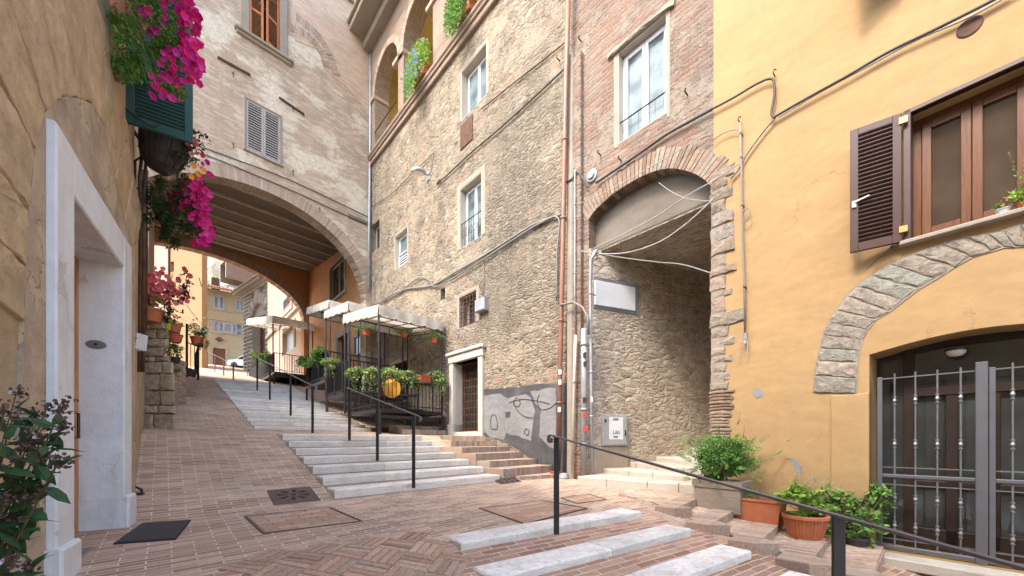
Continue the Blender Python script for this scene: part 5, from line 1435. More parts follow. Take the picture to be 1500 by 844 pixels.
# ------------------------------------------------------------------ pots and plants
def flower_pot(name, label, c, r, h, mat='terracotta', group=None, rim=True, taper=0.72, saucer=False, cat='flower pot'):
    t = thing(name, label, cat, WORLD, tuple(c), group)
    c = Vector(c); mb = MB()
    pr = [(0, 0), (r*taper, 0), (r*0.96, h*0.84)]
    if rim: pr += [(r*1.02, h*0.84), (r*1.05, h*0.87), (r*1.05, h*0.98), (r*1.0, h), (r*0.92, h), (r*0.9, h*0.9)]
    else: pr += [(r, h), (r*0.94, h), (r*0.9, h*0.9)]
    mb.lathe(c, pr, 28); mb.build('pot', M[mat], t, smooth=False)
    mb = MB(); mb.lathe(c, [(0, h*0.88), (r*0.91, h*0.88)], 20); mb.build('soil', M['soil'], t)
    if saucer:
        mb = MB(); mb.lathe(c, [(0, -0.004), (r*0.9, -0.004), (r*1.02, 0.03), (r*0.98, 0.03), (r*0.86, 0.006)], 28); mb.build('saucer', M[mat], t)
    return t
def box_pot(name, label, c, axis, L, W, h, mat='terracotta', cat='planter', taper=0.86, group=None, rim=0.03):
    t = thing(name, label, cat, WORLD, tuple(c), group); c = Vector(c); ax = Vector((axis[0], axis[1], 0)).normalized(); ay = Vector((-ax.y, ax.x, 0))
    def ringp(l, w, z): return [c+ax*sx*l/2+ay*sy*w/2+Vector((0,0,z)) for sx, sy in ((-1,-1),(1,-1),(1,1),(-1,1))]
    mb = MB(); R_ = [ringp(L*taper, W*taper, 0), ringp(L*0.97, W*0.97, h-rim), ringp(L*1.04, W*1.06, h-rim), ringp(L*1.04, W*1.06, h), ringp(L*0.94, W*0.9, h), ringp(L*0.92, W*0.88, h-rim)]
    vs = [p for r_ in R_ for p in r_]; fs = [(3,2,1,0)]
    for k in range(5): fs += [(k*4+i, k*4+(i+1)%4, k*4+4+(i+1)%4, k*4+4+i) for i in range(4)]
    mb.add(vs, fs); mb.build('pot', M[mat], t)
    mb = MB(); mb.add(ringp(L*0.93, W*0.89, h-rim*0.8), [(0,1,2,3)]); mb.build('soil', M['soil'], t)
    return t

# stone trough with fern-like shrub
rgt = YW.a
c = GH(1058, 748, 0.03)
trough = box_pot('stone_trough', 'rough stone trough with a feathery green shrub beside passage steps', c + Vector((-0.0, 0.02, 0)), (rgt.x, rgt.y), 0.62, 0.34, 0.42, 'stone_trough', taper=0.97, rim=0.10)
mb = MB(); rng = random.Random(2)
cc = Vector(c)+Vector((0.05, 0.05, 0.72))
tips = [cc+Vector((rng.uniform(-0.5,0.5), rng.uniform(-0.2,0.25), rng.uniform(-0.1,0.35))) for _ in range(26)]
stems(mb, Vector(c)+Vector((0,0,0.4)), tips, 0.007, rng); mb.build('stems', M['stem'], trough)
mb = MB()
for i in range(150):
    b = cc+Vector((rng.gauss(0, 0.23), rng.gauss(0, 0.13), rng.gauss(-0.02, 0.15))); d = (b-cc+Vector((0,0,0.12))).normalized()+rv(rng)*0.5; d.normalize()
    L = rng.uniform(0.10, 0.2); side_ = d.orthogonal().normalized()
    for k in range(11):
        for sg in (-1, 1):
            p = b+d*L*k/11; add_quadleaf(mb, p, side_*sg+d*0.6+Vector((0,0,-0.15)), rv(rng)+Vector((0,0,1)), 0.042*(1-k/16), 0.017)
bush(mb, cc+Vector((0,0,-0.05)), (0.47, 0.24, 0.36), 8500, 0.038, rng, 0.02, 18, fine=False, spread=0.40)
bush(mb, cc+Vector((-0.42,0.05,0.22)), (0.2, 0.1, 0.07), 120, 0.045, rng, 0.012, 4, fine=False)
mb.build('foliage', M['leaf'], trough)

c = GH(1112, 764, 0.05)
bp = box_pot('terracotta_window_box', 'long terracotta box with dry wispy stems on the second side step', c, (rgt.x, rgt.y), 0.56, 0.26, 0.30, 'terracotta')
mb = MB(); rng = random.Random(3)
for i in range(170):
    b = Vector(c)+Vector((0,0,0.27))+Vector((rgt.x, rgt.y, 0))*rng.uniform(-0.22, 0.22)+Vector((rng.uniform(-0.05,0.05), 0, 0))
    L = rng.uniform(0.05, 0.2); e = b+Vector((rng.gauss(0,0.05), rng.gauss(0,0.05), L)); mb.tube([b, (b+e)/2+rv(rng)*0.015, e], [0.0018, 0.0014, 0.0006], 3, 0, False)
mb.build('dry_stems', M['dry_leaf'], bp)
mb = MB(); bush(mb, Vector(c)+Vector((-0.1,0.1,0.36)), (0.2,0.1,0.09), 260, 0.035, rng, 0.014, 5, fine=False); mb.build('foliage', M['leaf'], bp)

c = GH(1179, 788, 0.05)
rp_ = flower_pot('round_terracotta_pot', 'round fluted terracotta pot on a saucer with lime green basil', c, 0.225, 0.28, 'terracotta', saucer=True)
mb = MB(); rng = random.Random(4)
for k in range(36):
    a = 2*math.pi*k/36; mb.tube([Vector(c)+Vector((0.165*math.cos(a), 0.165*math.sin(a), 0.02)), Vector(c)+Vector((0.216*math.cos(a), 0.216*math.sin(a), 0.23))], 0.006, 5)
mb.build('flutes', M['terracotta'], rp_)
mb = MB(); cc = Vector(c)+Vector((-0.05, 0, 0.42)); tips = [cc+rv(rng)*rng.uniform(0.1,0.25) for _ in range(22)]; stems(mb, Vector(c)+Vector((0,0,0.25)), tips, 0.005, rng); mb.build('stems', M['leaf_lime'], rp_)
mb = MB(); bush(mb, cc, (0.26, 0.2, 0.2), 330, 0.085, rng, 0.055, 10); bush(mb, cc+Vector((0.12,0,-0.06)), (0.14,0.12,0.08), 80, 0.06, rng, 0.03, 5)
mb.build('foliage', M['leaf_lime'], rp_)
mb = MB(); cc = Vector(c)+Vector((0.12, 0.12, 0.55))
for i in range(120):
    b = Vector(c)+Vector((0.05,0.1,0.26)); e = cc+Vector((rng.gauss(0,0.13), rng.gauss(0,0.06), rng.gauss(0.05,0.12))); mb.tube([b, (b+e)/2+rv(rng)*0.03, e], [0.002,0.0015,0.0008], 3, 0, False)
    for _ in range(3): add_quadleaf(mb, e+rv(rng)*0.03, rv(rng), rv(rng), 0.025, 0.01)
mb.build('dry_plant', M['dry_leaf'], rp_)

c = GH(1252, 808, 0.0)
sp = flower_pot('dark_plant_pot', 'low dark pot hidden under a sprawling leafy plant by the gate', c, 0.13, 0.18, 'dark_plastic')
mb = MB(); rng = random.Random(5); cc = Vector(c)+Vector((0.0, 0.05, 0.45))
tips = [cc+Vector((rng.uniform(-0.33,0.36), rng.uniform(-0.15,0.15), rng.uniform(-0.3,0.30))) for _ in range(60)]
stems(mb, Vector(c)+Vector((0,0,0.2)), tips, 0.006, rng); mb.build('stems', M['stem'], sp)
mb = MB()
for t in tips:
    for k in range(17):
        add_leaf(mb, t+rv(rng)*rng.uniform(0.01,0.09), rv(rng)+Vector((0,0,-0.2)), rv(rng)*0.6+Vector((0,0,1)), rng.uniform(0.05,0.085), rng.uniform(0.035,0.055))
mb.build('foliage', M['leaf'], sp)
mb = MB()
for k in range(4): add_flower(mb, cc+Vector((rng.uniform(-0.3,-0.1), -0.12, rng.uniform(0.15,0.3))), Vector((0,-1,0.3))+rv(rng)*0.9, 0.012, rng)
mb.build('blossoms', M['petal_red'], sp)

# hanging petunias high on the left
def trailing(name, label, cat, c, mat_pot, masses, flowers, rng, leafmat='leaf', lsize=0.03, flr=0.026, petal='petunia', potkind='box', dims=(0.4,0.2,0.18), extra=None, ang=0.0):
    if potkind == 'box': t = box_pot(name, label, c, (math.cos(ang), math.sin(ang)), dims[0], dims[1], dims[2], mat_pot, cat, 0.8)
    else: t = flower_pot(name, label, c, dims[0], dims[2], mat_pot, cat=cat)
    mb = MB()
    for (mc, mr, n, cl) in masses:
        bush(mb, mc, mr, n, lsize, rng, lsize*0.6, cl, droop=0.3, fine=False)
        for _ in range(int(14)):
            e = Vector(mc)+Vector((rng.uniform(-1,1)*mr[0], rng.uniform(-1,1)*mr[1], rng.uniform(-1,0.3)*mr[2]))
            s_ = Vector(c)+Vector((0,0,dims[2])); mb.tube([s_, (s_+e)/2+Vector((0,0,0.03)), e], [0.003,0.0025,0.0015], 3, 0, False)
    mb.build('foliage', M[leafmat], t)
    mb = MB()
    for (fc, fr_, n, r) in flowers:
        for _ in range(n):
            q = rv(rng)*rng.uniform(0.55,1.0); p = Vector(fc)+Vector((q.x*fr_[0], q.y*fr_[1], q.z*fr_[2]))
            nv = (Vector((0,0,0))-p).normalized()*1.0+rv(rng)*0.7+Vector((0.3,0,0)); add_flower(mb, p, nv, r*rng.uniform(0.8,1.15), rng)
    mb.build('blossoms', M[petal], t)
    return t
rng = random.Random(41)
S_ = 0.0058
def Pm(px, py, s=S_): return at(px, py, s)
t = trailing('petunia_window_box', 'terracotta box overflowing with magenta petunias high beside the green shutter', 'flower box', Pm(178, 40, 0.0060), 'terracotta',
    [(Pm(215,45), (0.30,0.22,0.25), 1500, 10), (Pm(250,75), (0.16,0.15,0.25), 800, 8), (Pm(140,50), (0.17,0.18,0.25), 620, 8), (Pm(200,100), (0.28,0.15,0.14), 900, 9), (Pm(235,15), (0.3,0.18,0.15), 800, 8), (Pm(240,125), (0.18,0.12,0.10), 350, 6), (Pm(130,85), (0.09,0.1,0.12), 160, 5)],
    [(Pm(278,45), (0.07,0.10,0.32), 70, 0.030), (Pm(262,100), (0.14,0.12,0.17), 36, 0.029), (Pm(285,100), (0.05,0.1,0.15), 26, 0.029), (Pm(255,15), (0.14,0.1,0.14), 22, 0.029), (Pm(245,130), (0.15,0.1,0.12), 12, 0.034), (Pm(230,45), (0.08,0.16,0.1), 5, 0.042), (Pm(165,100), (0.12,0.1,0.08), 7, 0.028)],
    rng, dims=(0.36, 0.24, 0.24), lsize=0.032, leafmat='leaf', ang=0.9)
# dark half-basket with trailing petunias
S2 = 0.0074
pb = Pm(232, 250, S2)
t = thing('petunia_wall_basket', 'dark ribbed hanging basket with trailing magenta petunias below the green shutter', 'hanging basket', WORLD, tuple(pb))
mb = MB(); c = Vector(pb)
prf = [(0.0, 0.0), (0.09, 0.0), (0.15, 0.06), (0.20, 0.22), (0.215, 0.34), (0.23, 0.34), (0.23, 0.37), (0.20, 0.37)]
tilt = Matrix.Rotation(math.radians(14), 4, 'Y')
m_ = MB(); m_.lathe((0,0,0), prf, 28)
for k in range(12):
    a = 2*math.pi*k/12; m_.tube([(0.155*math.cos(a), 0.155*math.sin(a), 0.06), (0.205*math.cos(a), 0.205*math.sin(a), 0.22), (0.222*math.cos(a), 0.222*math.sin(a), 0.34)], 0.006, 5)
m_.tube([(0.185*math.cos(k*0.3), 0.185*math.sin(k*0.3), 0.14) for k in range(22)], 0.007, 5)
mb.add([tilt @ v + c for v in m_.v], m_.f); mb.build('basket', M['dark_plastic'], t)
mb = MB(); a = Vector(at(198, 236, 0.0072)); mb.tube([a, Vector(c)+Vector((-0.1,0,0.2)), Vector(c)+Vector((0,0,0.38))], 0.01, 6); mb.tube([a+Vector((0,0,-0.25)), a], 0.012, 6); mb.build('bracket', M['black_metal'], t)
mb = MB()
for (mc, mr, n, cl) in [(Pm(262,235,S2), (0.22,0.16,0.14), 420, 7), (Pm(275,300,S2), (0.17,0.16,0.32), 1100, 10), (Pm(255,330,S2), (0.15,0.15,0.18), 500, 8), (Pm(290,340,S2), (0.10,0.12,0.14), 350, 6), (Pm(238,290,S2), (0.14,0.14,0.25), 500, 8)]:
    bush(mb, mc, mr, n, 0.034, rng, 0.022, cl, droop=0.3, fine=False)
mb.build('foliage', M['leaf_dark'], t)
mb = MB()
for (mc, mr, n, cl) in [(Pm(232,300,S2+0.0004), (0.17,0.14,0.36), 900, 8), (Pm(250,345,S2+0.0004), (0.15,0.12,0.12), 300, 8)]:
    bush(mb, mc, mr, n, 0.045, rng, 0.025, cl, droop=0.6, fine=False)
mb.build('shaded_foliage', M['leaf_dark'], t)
mb = MB()
for (fc, fr_, n, r) in [(Pm(285,290,S2), (0.17,0.12,0.24), 74, 0.034), (Pm(296,330,S2), (0.12,0.12,0.18), 46, 0.032), (Pm(300,250,S2), (0.06,0.1,0.14), 9, 0.028), (Pm(295,357,S2), (0.13,0.08,0.05), 12, 0.032), (Pm(255,298,S2), (0.06,0.1,0.14), 9, 0.032)]:
    for _ in range(n):
        q = rv(rng)*rng.uniform(0.45,1.0); p = Vector(fc)+Vector((q.x*fr_[0], q.y*fr_[1], q.z*fr_[2]))
        add_flower(mb, p, (Vector((0,0,0))-p).normalized()+rv(rng)*0.6, r*rng.uniform(0.8,1.1), rng)
mb.build('blossoms', M['petunia'], t)
mb = MB()
for px, py in ((284,243),(298,250),(281,259),(291,255)): add_flower(mb, Pm(px,py,S2-0.0006), -Pm(px,py,S2)+rv(rng)*3.5, 0.030, rng)
mb.build('orange_blossoms', M['petal_orange'], t)
mb = MB()
for _ in range(26):
    p = Pm(rng.uniform(225,300), rng.uniform(192,225), S2)+rv(rng)*0.04; add_flower(mb, p, -p+rv(rng)*3, rng.uniform(0.018,0.03), rng)
mb.build('coral_blossoms', M['petal_red'], t)
mb = MB(); bush(mb, Pm(268,208,S2), (0.26,0.14,0.1), 130, 0.06, rng, 0.03, 7); mb.build('purple_leaves', M['leaf_purple'], t)

# pots on the buttress
S3 = 0.0140
c = at(222, 472, S3); ct = flower_pot('geranium_bowl', 'wide terracotta bowl of coral red flowers on top of the stone buttress', c, 0.21, 0.26, 'terracotta')
mb = MB(); bush(mb, at(225,440,S3), (0.32,0.25,0.16), 800, 0.05, rng, 0.035, 9, fine=False); mb.build('foliage', M['leaf_lime'], ct)
mb = MB()
for _ in range(120):
    p = at(rng.gauss(236,19), rng.gauss(424,12), S3)+rv(rng)*0.12; add_flower(mb, p, -p+rv(rng)*2.5, rng.uniform(0.035,0.06), rng)
mb.build('blossoms', M['petal_red'], ct)
mb = MB(); 
for k in range(60):
    px = rng.uniform(240, 278); py = 470-(px-240)*1.4+rng.gauss(0, 14); p = at(px, py, S3+0.0002)
    for _ in range(4): add_leaf(mb, p+rv(rng)*0.04, rv(rng), rv(rng), 0.075, 0.04)
tps = [at(rng.uniform(245,275), rng.uniform(396,480), S3) for _ in range(16)]
stems(mb, at(240,450,S3), tps, 0.006, rng); mb.build('purple_sprays', M['leaf_purple'], ct)
c = at(239, 482, S3+0.0006); ct = box_pot('lime_pot', 'lime green plastic pot on the buttress beside terracotta bowl', c+Vector((0.0,0,0)), (1,0.3), 0.22, 0.2, 0.28, 'lime_plastic', 'flower pot')
mb = MB(); bush(mb, Vector(c)+Vector((0.05,0,0.38)), (0.18,0.14,0.08), 120, 0.05, rng, 0.03, 5, fine=False); mb.build('foliage', M['leaf'], ct)
S4 = 0.0185
for (px, py, r, h, mat, lab) in ((256, 488, 0.16, 0.24, 'terracotta', 'small terracotta pot, upper of two behind the buttress'), (257, 502, 0.17, 0.22, 'plastic_red', 'orange plastic pot, lower of two behind the buttress')):
    c = at(px, py, S4); ct = flower_pot('small_pot', lab, c, r, h, mat, 'small pots behind the buttress')
    mb = MB(); bush(mb, Vector(c)+Vector((0.0,0,h+0.05)), (0.2,0.16,0.12), 160, 0.06, rng, 0.035, 5, fine=False); mb.build('foliage', M['leaf'], ct)
c = at(257, 532, S4); ct = flower_pot('parapet_plant', 'bushy green plant trailing down the brick parapet', c, 0.12, 0.16, 'dark_plastic')
mb = MB(); bush(mb, at(254,515,S4), (0.24,0.2,0.28), 520, 0.07, rng, 0.04, 9, fine=False); bush(mb, at(257,545,S4-0.0006), (0.12,0.1,0.1), 120, 0.05, rng, 0.03, 5, fine=False); mb.build('foliage', M['leaf'], ct)
S5 = 0.0215
c = at(289, 506, S5); ct = flower_pot('rail_flower_pot', 'terracotta pot with green trailing foliage hung on the black railing', c, 0.18, 0.26, 'plastic_red')
mb = MB(); bush(mb, at(290,484,S5), (0.34,0.25,0.24), 700, 0.06, rng, 0.035, 10, fine=False); bush(mb, at(298,500,S5), (0.14,0.14,0.26), 250, 0.055, rng, 0.03, 7, fine=False); mb.build('foliage', M['leaf'], ct)
mb = MB()
for _ in range(22): p = at(rng.gauss(292,8), rng.gauss(484,8), S5)+rv(rng)*0.12; add_flower(mb, p, -p+rv(rng)*2, 0.035, rng)
mb.build('blossoms', M['petal_white'], ct)
c = at(293, 509, S5); flower_pot('grey_rail_pot', 'dark grey trough pot clipped outside the railing', c, 0.10, 0.12, 'dark_plastic')
# black balcony railing by the parapet
t = thing('small_balcony', 'small black iron balcony with railing left of the stair top', 'balcony', WORLD, tuple(at(285, 552, S5)))
a0 = at(274, 541, 0.0205); a1 = at(290.5, 543, 0.0215); zt_ = a1.z
a0 = Vector((a0.x, a0.y, zt_)); a2 = a1+Vector((U.x, U.y, 0))*1.6; a2.z = zt_
mb = MB(); mb.prismz([(a0.x,a0.y),(a1.x,a1.y),(a2.x,a2.y),(a0.x+(a2-a1).x, a0.y+(a2-a1).y)], zt_-0.04, zt_); mb.build('floor', M['black_metal'], t)
mb = MB()
for a, b in ((a0,a1),(a1,a2)):
    n = max(3, int((b-a).length/0.15))
    for k in range(n+1): p = a.lerp(b, k/n); mb.bar(p, p+Vector((0,0,0.75)), 0.014, 0.014)
    mb.bar(a+Vector((0,0,0.75)), b+Vector((0,0,0.75)), 0.035, 0.02)
mb.build('railing', M['black_metal'], t)
for p, q0, q1 in ((a0, -0.3, 1.3), (a1, -0.3, 0.8)):
    mb = MB(); mb.bar((p.x,p.y,zt_+q0), (p.x,p.y,zt_+q1), 0.045, 0.045); mb.build('post', M['black_metal'], t)

# foreground shrub on the left edge
c = at(-40, 900, 0.0024)
t = thing('flowering_shrub', 'dark glossy shrub with brownish flower clusters at the left edge', 'shrub', WORLD, (c.x, c.y, H(c.x, c.y)))
rng = random.Random(77); base = Vector((c.x-0.05, c.y, H(c.x, c.y))); mb = MB(); ml = MB(); mf_ = MB(); mw = MB()
TP = [(95,588,.0023),(88,603,.0022),(70,595,.0024),(92,625,.0023),(85,680,.0023),(88,672,.0021),(60,665,.0022),(45,640,.0023),(20,610,.0023),(8,600,.002),(25,575,.0026),(55,720,.0022),(20,760,.0022),(15,820,.0020),(40,830,.0021),(-15,650,.0022),(-10,700,.0022),(5,670,.0021),(30,700,.0023),(10,730,.0021),(-20,590,.0024),(-25,780,.0021),(50,610,.0024),(35,655,.0022),(62,640,.0023)]
for (px, py, s) in TP:
    tip = at(px, py, s); mid = base.lerp(tip, 0.55)+Vector((-0.05, 0, 0.02))
    mb.tube([base+rv(rng)*0.03, mid, tip], [0.006, 0.004, 0.002], 5, 0, False)
    for k in range(12):
        f = rng.uniform(0.5, 1.0); p = mid.lerp(tip, (f-0.5)*2) if f > 0.5 else mid
        d = (tip-mid).normalized()*0.5+rv(rng)*0.9+Vector((0,0,-0.25)); add_leaf(ml, p, d, rv(rng)*0.5+Vector((0,-0.3,1)), rng.uniform(0.06,0.105), rng.uniform(0.028,0.042))
    mf_ = MB()
    for _ in range(30):
        p = tip+rv(rng)*rng.uniform(0.004,0.034); add_flower(mf_, p, rv(rng)+Vector((0,-1,0.5)), rng.uniform(0.004,0.008), rng)
    mf_.build('flower_cluster', M['petal_pale'], t)
    if rng.random() < 0.5: add_flower(mw, tip+Vector((0,-0.02,0)), Vector((0,-1,0.4)), 0.009, rng)
mb.build('stems', M['stem'], t); ml.build('leaves', M['leaf_shrub'], t); mw.build('white_blossoms', M['petal_white'], t)

# loggia planters
for (px, py, lab, ps, col, seed) in ((617, 118, 'loggia planter with pale blue flowers, lower on the arcade', 0.55, 'petal_blue', 1), (681, 30, 'loggia planter of bushy green, nearer arch of the arcade', 0.6, None, 2)):
    rng = random.Random(seed); lp = RW.p(px, py, -0.12)
    c = RW.w(lp[0], -0.14, ZL1 and 11.70)
    t = box_pot('loggia_planter', lab, c, (RW.a.x, RW.a.y), 0.9, 0.26, 0.24, 'terracotta')
    mb = MB(); u_ = Vector((RW.a.x, RW.a.y, 0)); 
    for _ in range(1500):
        q = rv(rng)*rng.random()**0.4; p = Vector(c)+u_*q.x*0.62+Vector((q.y*0.28, q.y*-0.1, 0.55+q.z*0.62))+Vector((-0.1,-0.1,0))
        add_quadleaf(mb, p, q+rv(rng)+Vector((0,0,-0.3)), rv(rng), 0.09, 0.045)
    for _ in range(700):
        q = rv(rng)*rng.random()**0.4; p = Vector(c)+u_*q.x*0.45+Vector((-0.28,-0.24,-0.05))+Vector((0,0,q.z*0.62)); add_quadleaf(mb, p, q+rv(rng)+Vector((0,0,-0.6)), rv(rng), 0.08, 0.04)
    mb.build('foliage', M['leaf_lime'] if seed == 1 else M['leaf'], t)
    if col:
        mb = MB()
        for _ in range(120): p = Vector(c)+u_*rng.gauss(0,0.22)+Vector((-0.26,-0.24,rng.gauss(0.1,0.24))); add_flower(mb, p, -p+rv(rng)*8, 0.045, rng)
        mb.build('blossoms', M[col], t)

# pots on the yellow window sill
c = YW.w(YW.h(1497, 305)[0]+0.02, -0.03, YR[2]); t = flower_pot('sill_pot', 'terracotta pot with tall green herb on yellow house window sill', c, 0.075, 0.10, 'terracotta')
rng = random.Random(15); mb = MB(); ms_ = MB()
for k in range(9):
    e = Vector(c)+Vector((rng.uniform(-0.17,0.12), rng.uniform(-0.05,0.05), rng.uniform(0.3,0.62))); b = Vector(c)+Vector((0,0,0.09)); ms_.tube([b, (b+e)/2+rv(rng)*0.02, e], [0.004,0.003,0.0015], 4, 0, False)
    for j in range(26):
        f = rng.uniform(0.1,1); p = b.lerp(e, f); add_quadleaf(mb, p, rv(rng)+Vector((0,0,0.3)), rv(rng)+Vector((0,0,1)), 0.05*(1.25-f), 0.024*(1.25-f))
bush(mb, Vector(c)+Vector((-0.02,0,0.15)), (0.13,0.09,0.09), 220, 0.05, rng, 0.025, 6); mb.build('foliage', M['leaf_lime'], t); ms_.build('stems', M['stem'], t)
c = YW.w(YW.h(1470, 312)[0], -0.03, YR[2]); t = flower_pot('white_sill_pot', 'small white pot of red tipped succulent on the sill', c, 0.06, 0.05, 'white_paint')
mb = MB(); bush(mb, Vector(c)+Vector((0,0,0.08)), (0.08,0.06,0.05), 60, 0.04, rng, 0.02, 5); mb.build('foliage', M['leaf'], t)
mb = MB()
for _ in range(7): add_flower(mb, Vector(c)+Vector((rng.uniform(-0.07,0.03),-0.02,rng.uniform(0.06,0.16))), Vector((0,-1,0.3)), 0.014, rng)
mb.build('red_tips', M['petal_red'], t)

# ------------------------------------------------------------------ terraces with canopies
def bt(x, b): return b/(x-240)
def tb(s, b=5.7):
    p = V2(240+b/s, s); return TWc(p.x, p.y)
tA0, wA = tb(0.0180); tA1, _ = tb(0.0209); tB1, _ = tb(0.0238); tC1, _ = tb(0.0272); tD0, _ = tb(0.0352); tD1, _ = tb(0.0455)
wR = 4.70
def terrace(label, t0, t1, zd, panel, first=False, side=True, front=True):
    c = ST(t0, wA); T = thing('terrace_platform', label, 'terrace', WORLD, (c.x, c.y, H(c.x, c.y)), 'restaurant terraces')
    P = [ST(t0, wA), ST(t0, wR), ST(t1, wR), ST(t1, wA)]
    mb = MB(); mb.prismz([tuple(p) for p in P], zd-0.10, zd); mb.build('deck', M['black_metal'], T)
    for p in (P[0], P[3], ST(t0, (wA+wR)/2), P[1]):
        g = H(p.x, p.y)-0.2; mb = MB(); mb.bar((p.x, p.y, g), (p.x, p.y, zd-0.1), 0.06, 0.06); mb.build('support', M['black_metal'], T)
    mb = MB(); mb.bar((P[0].x,P[0].y,zd-0.22),(P[1].x,P[1].y,zd-0.22),0.05,0.08); mb.build('cross_beam', M['black_metal'], T)
    mb = MB(); edges = []
    if side: edges.append((P[3], P[0], panel))
    if front: edges.append((P[0], P[1], False))
    for a, b, solid in edges:
        A = Vector((a.x,a.y,zd)); B_ = Vector((b.x,b.y,zd)); L = (B_-A).length; n = int(L/0.115)
        for k in range(n+1):
            p = A.lerp(B_, k/n); big = k % 7 == 0
            mb.bar(p, p+Vector((0,0,0.95)), 0.035 if big else 0.014, 0.035 if big else 0.014)
        mb.bar(A+Vector((0,0,0.97)), B_+Vector((0,0,0.97)), 0.045, 0.03); mb.bar(A+Vector((0,0,0.10)), B_+Vector((0,0,0.10)), 0.03, 0.02)
        if solid:
            d = (B_-A).normalized(); 
            for k in range(n): p = A.lerp(B_, (k+0.5)/n); mb.bar(p+Vector((0,0,0.12)), p+Vector((0,0,0.93)), 0.012, 0.10)
            mb.bar(A.lerp(B_,0.02)+Vector((0.03,0,0.52)), B_.lerp(A,0.02)+Vector((0.03,0,0.52)), 0.012, 0.8)
    mb.build('railing', M['black_metal'], T)
    return T
TA = terrace('nearest railed terrace platform, by the stone house door', tA0, tA1, 0.85, False)
TB = terrace('second terrace platform up, with solid dark side panel', tA1+0.05, tB1, 1.50, True)
TC = terrace('third terrace platform up, just under the archway edge', tB1+0.05, tC1, 2.15, True)
TD = terrace('farthest terrace platform, beyond the archway', tD0, tD1, 3.55, False)
def canopy(label, t0, t1, z0, z1, zdk, w1=wR, slope=0.0, posts=True, drop=0.30):
    c = ST(t0, wA); g = thing('canopy', label, 'canopy', WORLD, (c.x, c.y, zdk), 'off white scalloped canopies')
    w0 = wA-0.06
    C4 = [ST(t0, w0), ST(t0, w1), ST(t1, w1), ST(t1, w0)]; Z4 = [z0, z0-slope, z1-slope, z1]
    mb = MB(); N1, N2 = 14, 10
    def pt(f, g_):
        a = C4[0].lerp(C4[1], f); b = C4[3].lerp(C4[2], f); p = a.lerp(b, g_)
        z = (Z4[0]*(1-f)+Z4[1]*f)*(1-g_)+(Z4[3]*(1-f)+Z4[2]*f)*g_
        sagn = 0.035*math.sin(f*math.pi*4)**2*math.sin(g_*math.pi)
        return (p.x, p.y, z-sagn)
    vs = [pt(i/N1, j/N2) for i in range(N1+1) for j in range(N2+1)]
    fs = [(i*(N2+1)+j, (i+1)*(N2+1)+j, (i+1)*(N2+1)+j+1, i*(N2+1)+j+1) for i in range(N1) for j in range(N2)]
    mb.add(vs, fs)
    # scalloped valance on the sides
    for (a, b, za, zb_) in ((C4[0], C4[1], Z4[0], Z4[1]), (C4[3], C4[0], Z4[3], Z4[0]), (C4[2], C4[3], Z4[2], Z4[3])):
        L = (b-a).length; n = max(4, int(L/0.22)); m = n*6; rows = []
        nrm = Vector((-(b-a).y, (b-a).x)).normalized()
        for k in range(m+1):
            f = k/m; p = a.lerp(b, f); z = za+(zb_-za)*f; sc = abs(math.sin(math.pi*f*n)); w_ = 0.012*math.sin(f*L*14)
            q = p - nrm*(0.02+w_)
            rows.append([(p.x, p.y, z), (q.x, q.y, z-drop*0.5), (q.x-nrm.x*w_, q.y-nrm.y*w_, z-drop+0.05-0.05*sc)])
        mb.add([v for r_ in rows for v in r_], [(k*3+j, k*3+3+j, k*3+4+j, k*3+1+j) for k in range(m) for j in (0, 1)])
    fab = mb.build('fabric', M['fabric'], g, smooth=False)
    mb = MB(); 
    c4 = [Vector((p.x, p.y, z-0.06)) for p, z in zip(C4, Z4)]; ctr = sum((p for p in c4), Vector())/4
    c4 = [p.lerp(ctr, 0.03)+Vector((0,0,0)) for p in c4]
    for a, b in ((0,1),(1,2),(2,3),(3,0)): mb.bar(c4[a], c4[b], 0.03, 0.03); mb.bar(c4[a]-Vector((0,0,0.24)), c4[b]-Vector((0,0,0.24)), 0.022, 0.022)
    for f in (0.25, 0.5, 0.75): mb.bar(c4[0].lerp(c4[1], f), c4[3].lerp(c4[2], f), 0.02, 0.02)
    for f in (0.0, 0.25, 0.5, 0.75, 1.0):
        p = c4[0].lerp(c4[1], f); mb.bar(p, p-Vector((0,0,0.24)), 0.015, 0.015); p = c4[3].lerp(c4[2], f); mb.bar(p, p-Vector((0,0,0.24)), 0.015, 0.015)
    mb.build('frame', M['black_metal'], g)
    if posts:
        for i in range(4):
            mb = MB(); p = c4[i]; mb.bar((p.x, p.y, zdk-0.02), (p.x, p.y, p.z), 0.042, 0.042); mb.build('post', M['black_metal'], g)
    return g
canopy('nearest and lowest canopy, in front of the stone house', tA0-0.03, tb(0.02143)[0], 3.56, 3.92, 0.85)
canopy('middle canopy, second up the stairs, overlapping the nearest', tb(0.02084)[0]-0.0, tb(0.02395)[0], 4.23, 4.52, 1.50)
canopy('highest of three near canopies, under the archway corner', tb(0.02327)[0], tb(0.02684)[0], 4.77, 5.2, 2.15)
canopy('farthest long canopy, seen through the archway', tD0, tb(0.0462)[0], 6.42, 8.2, 3.55, 4.6, drop=0.42)

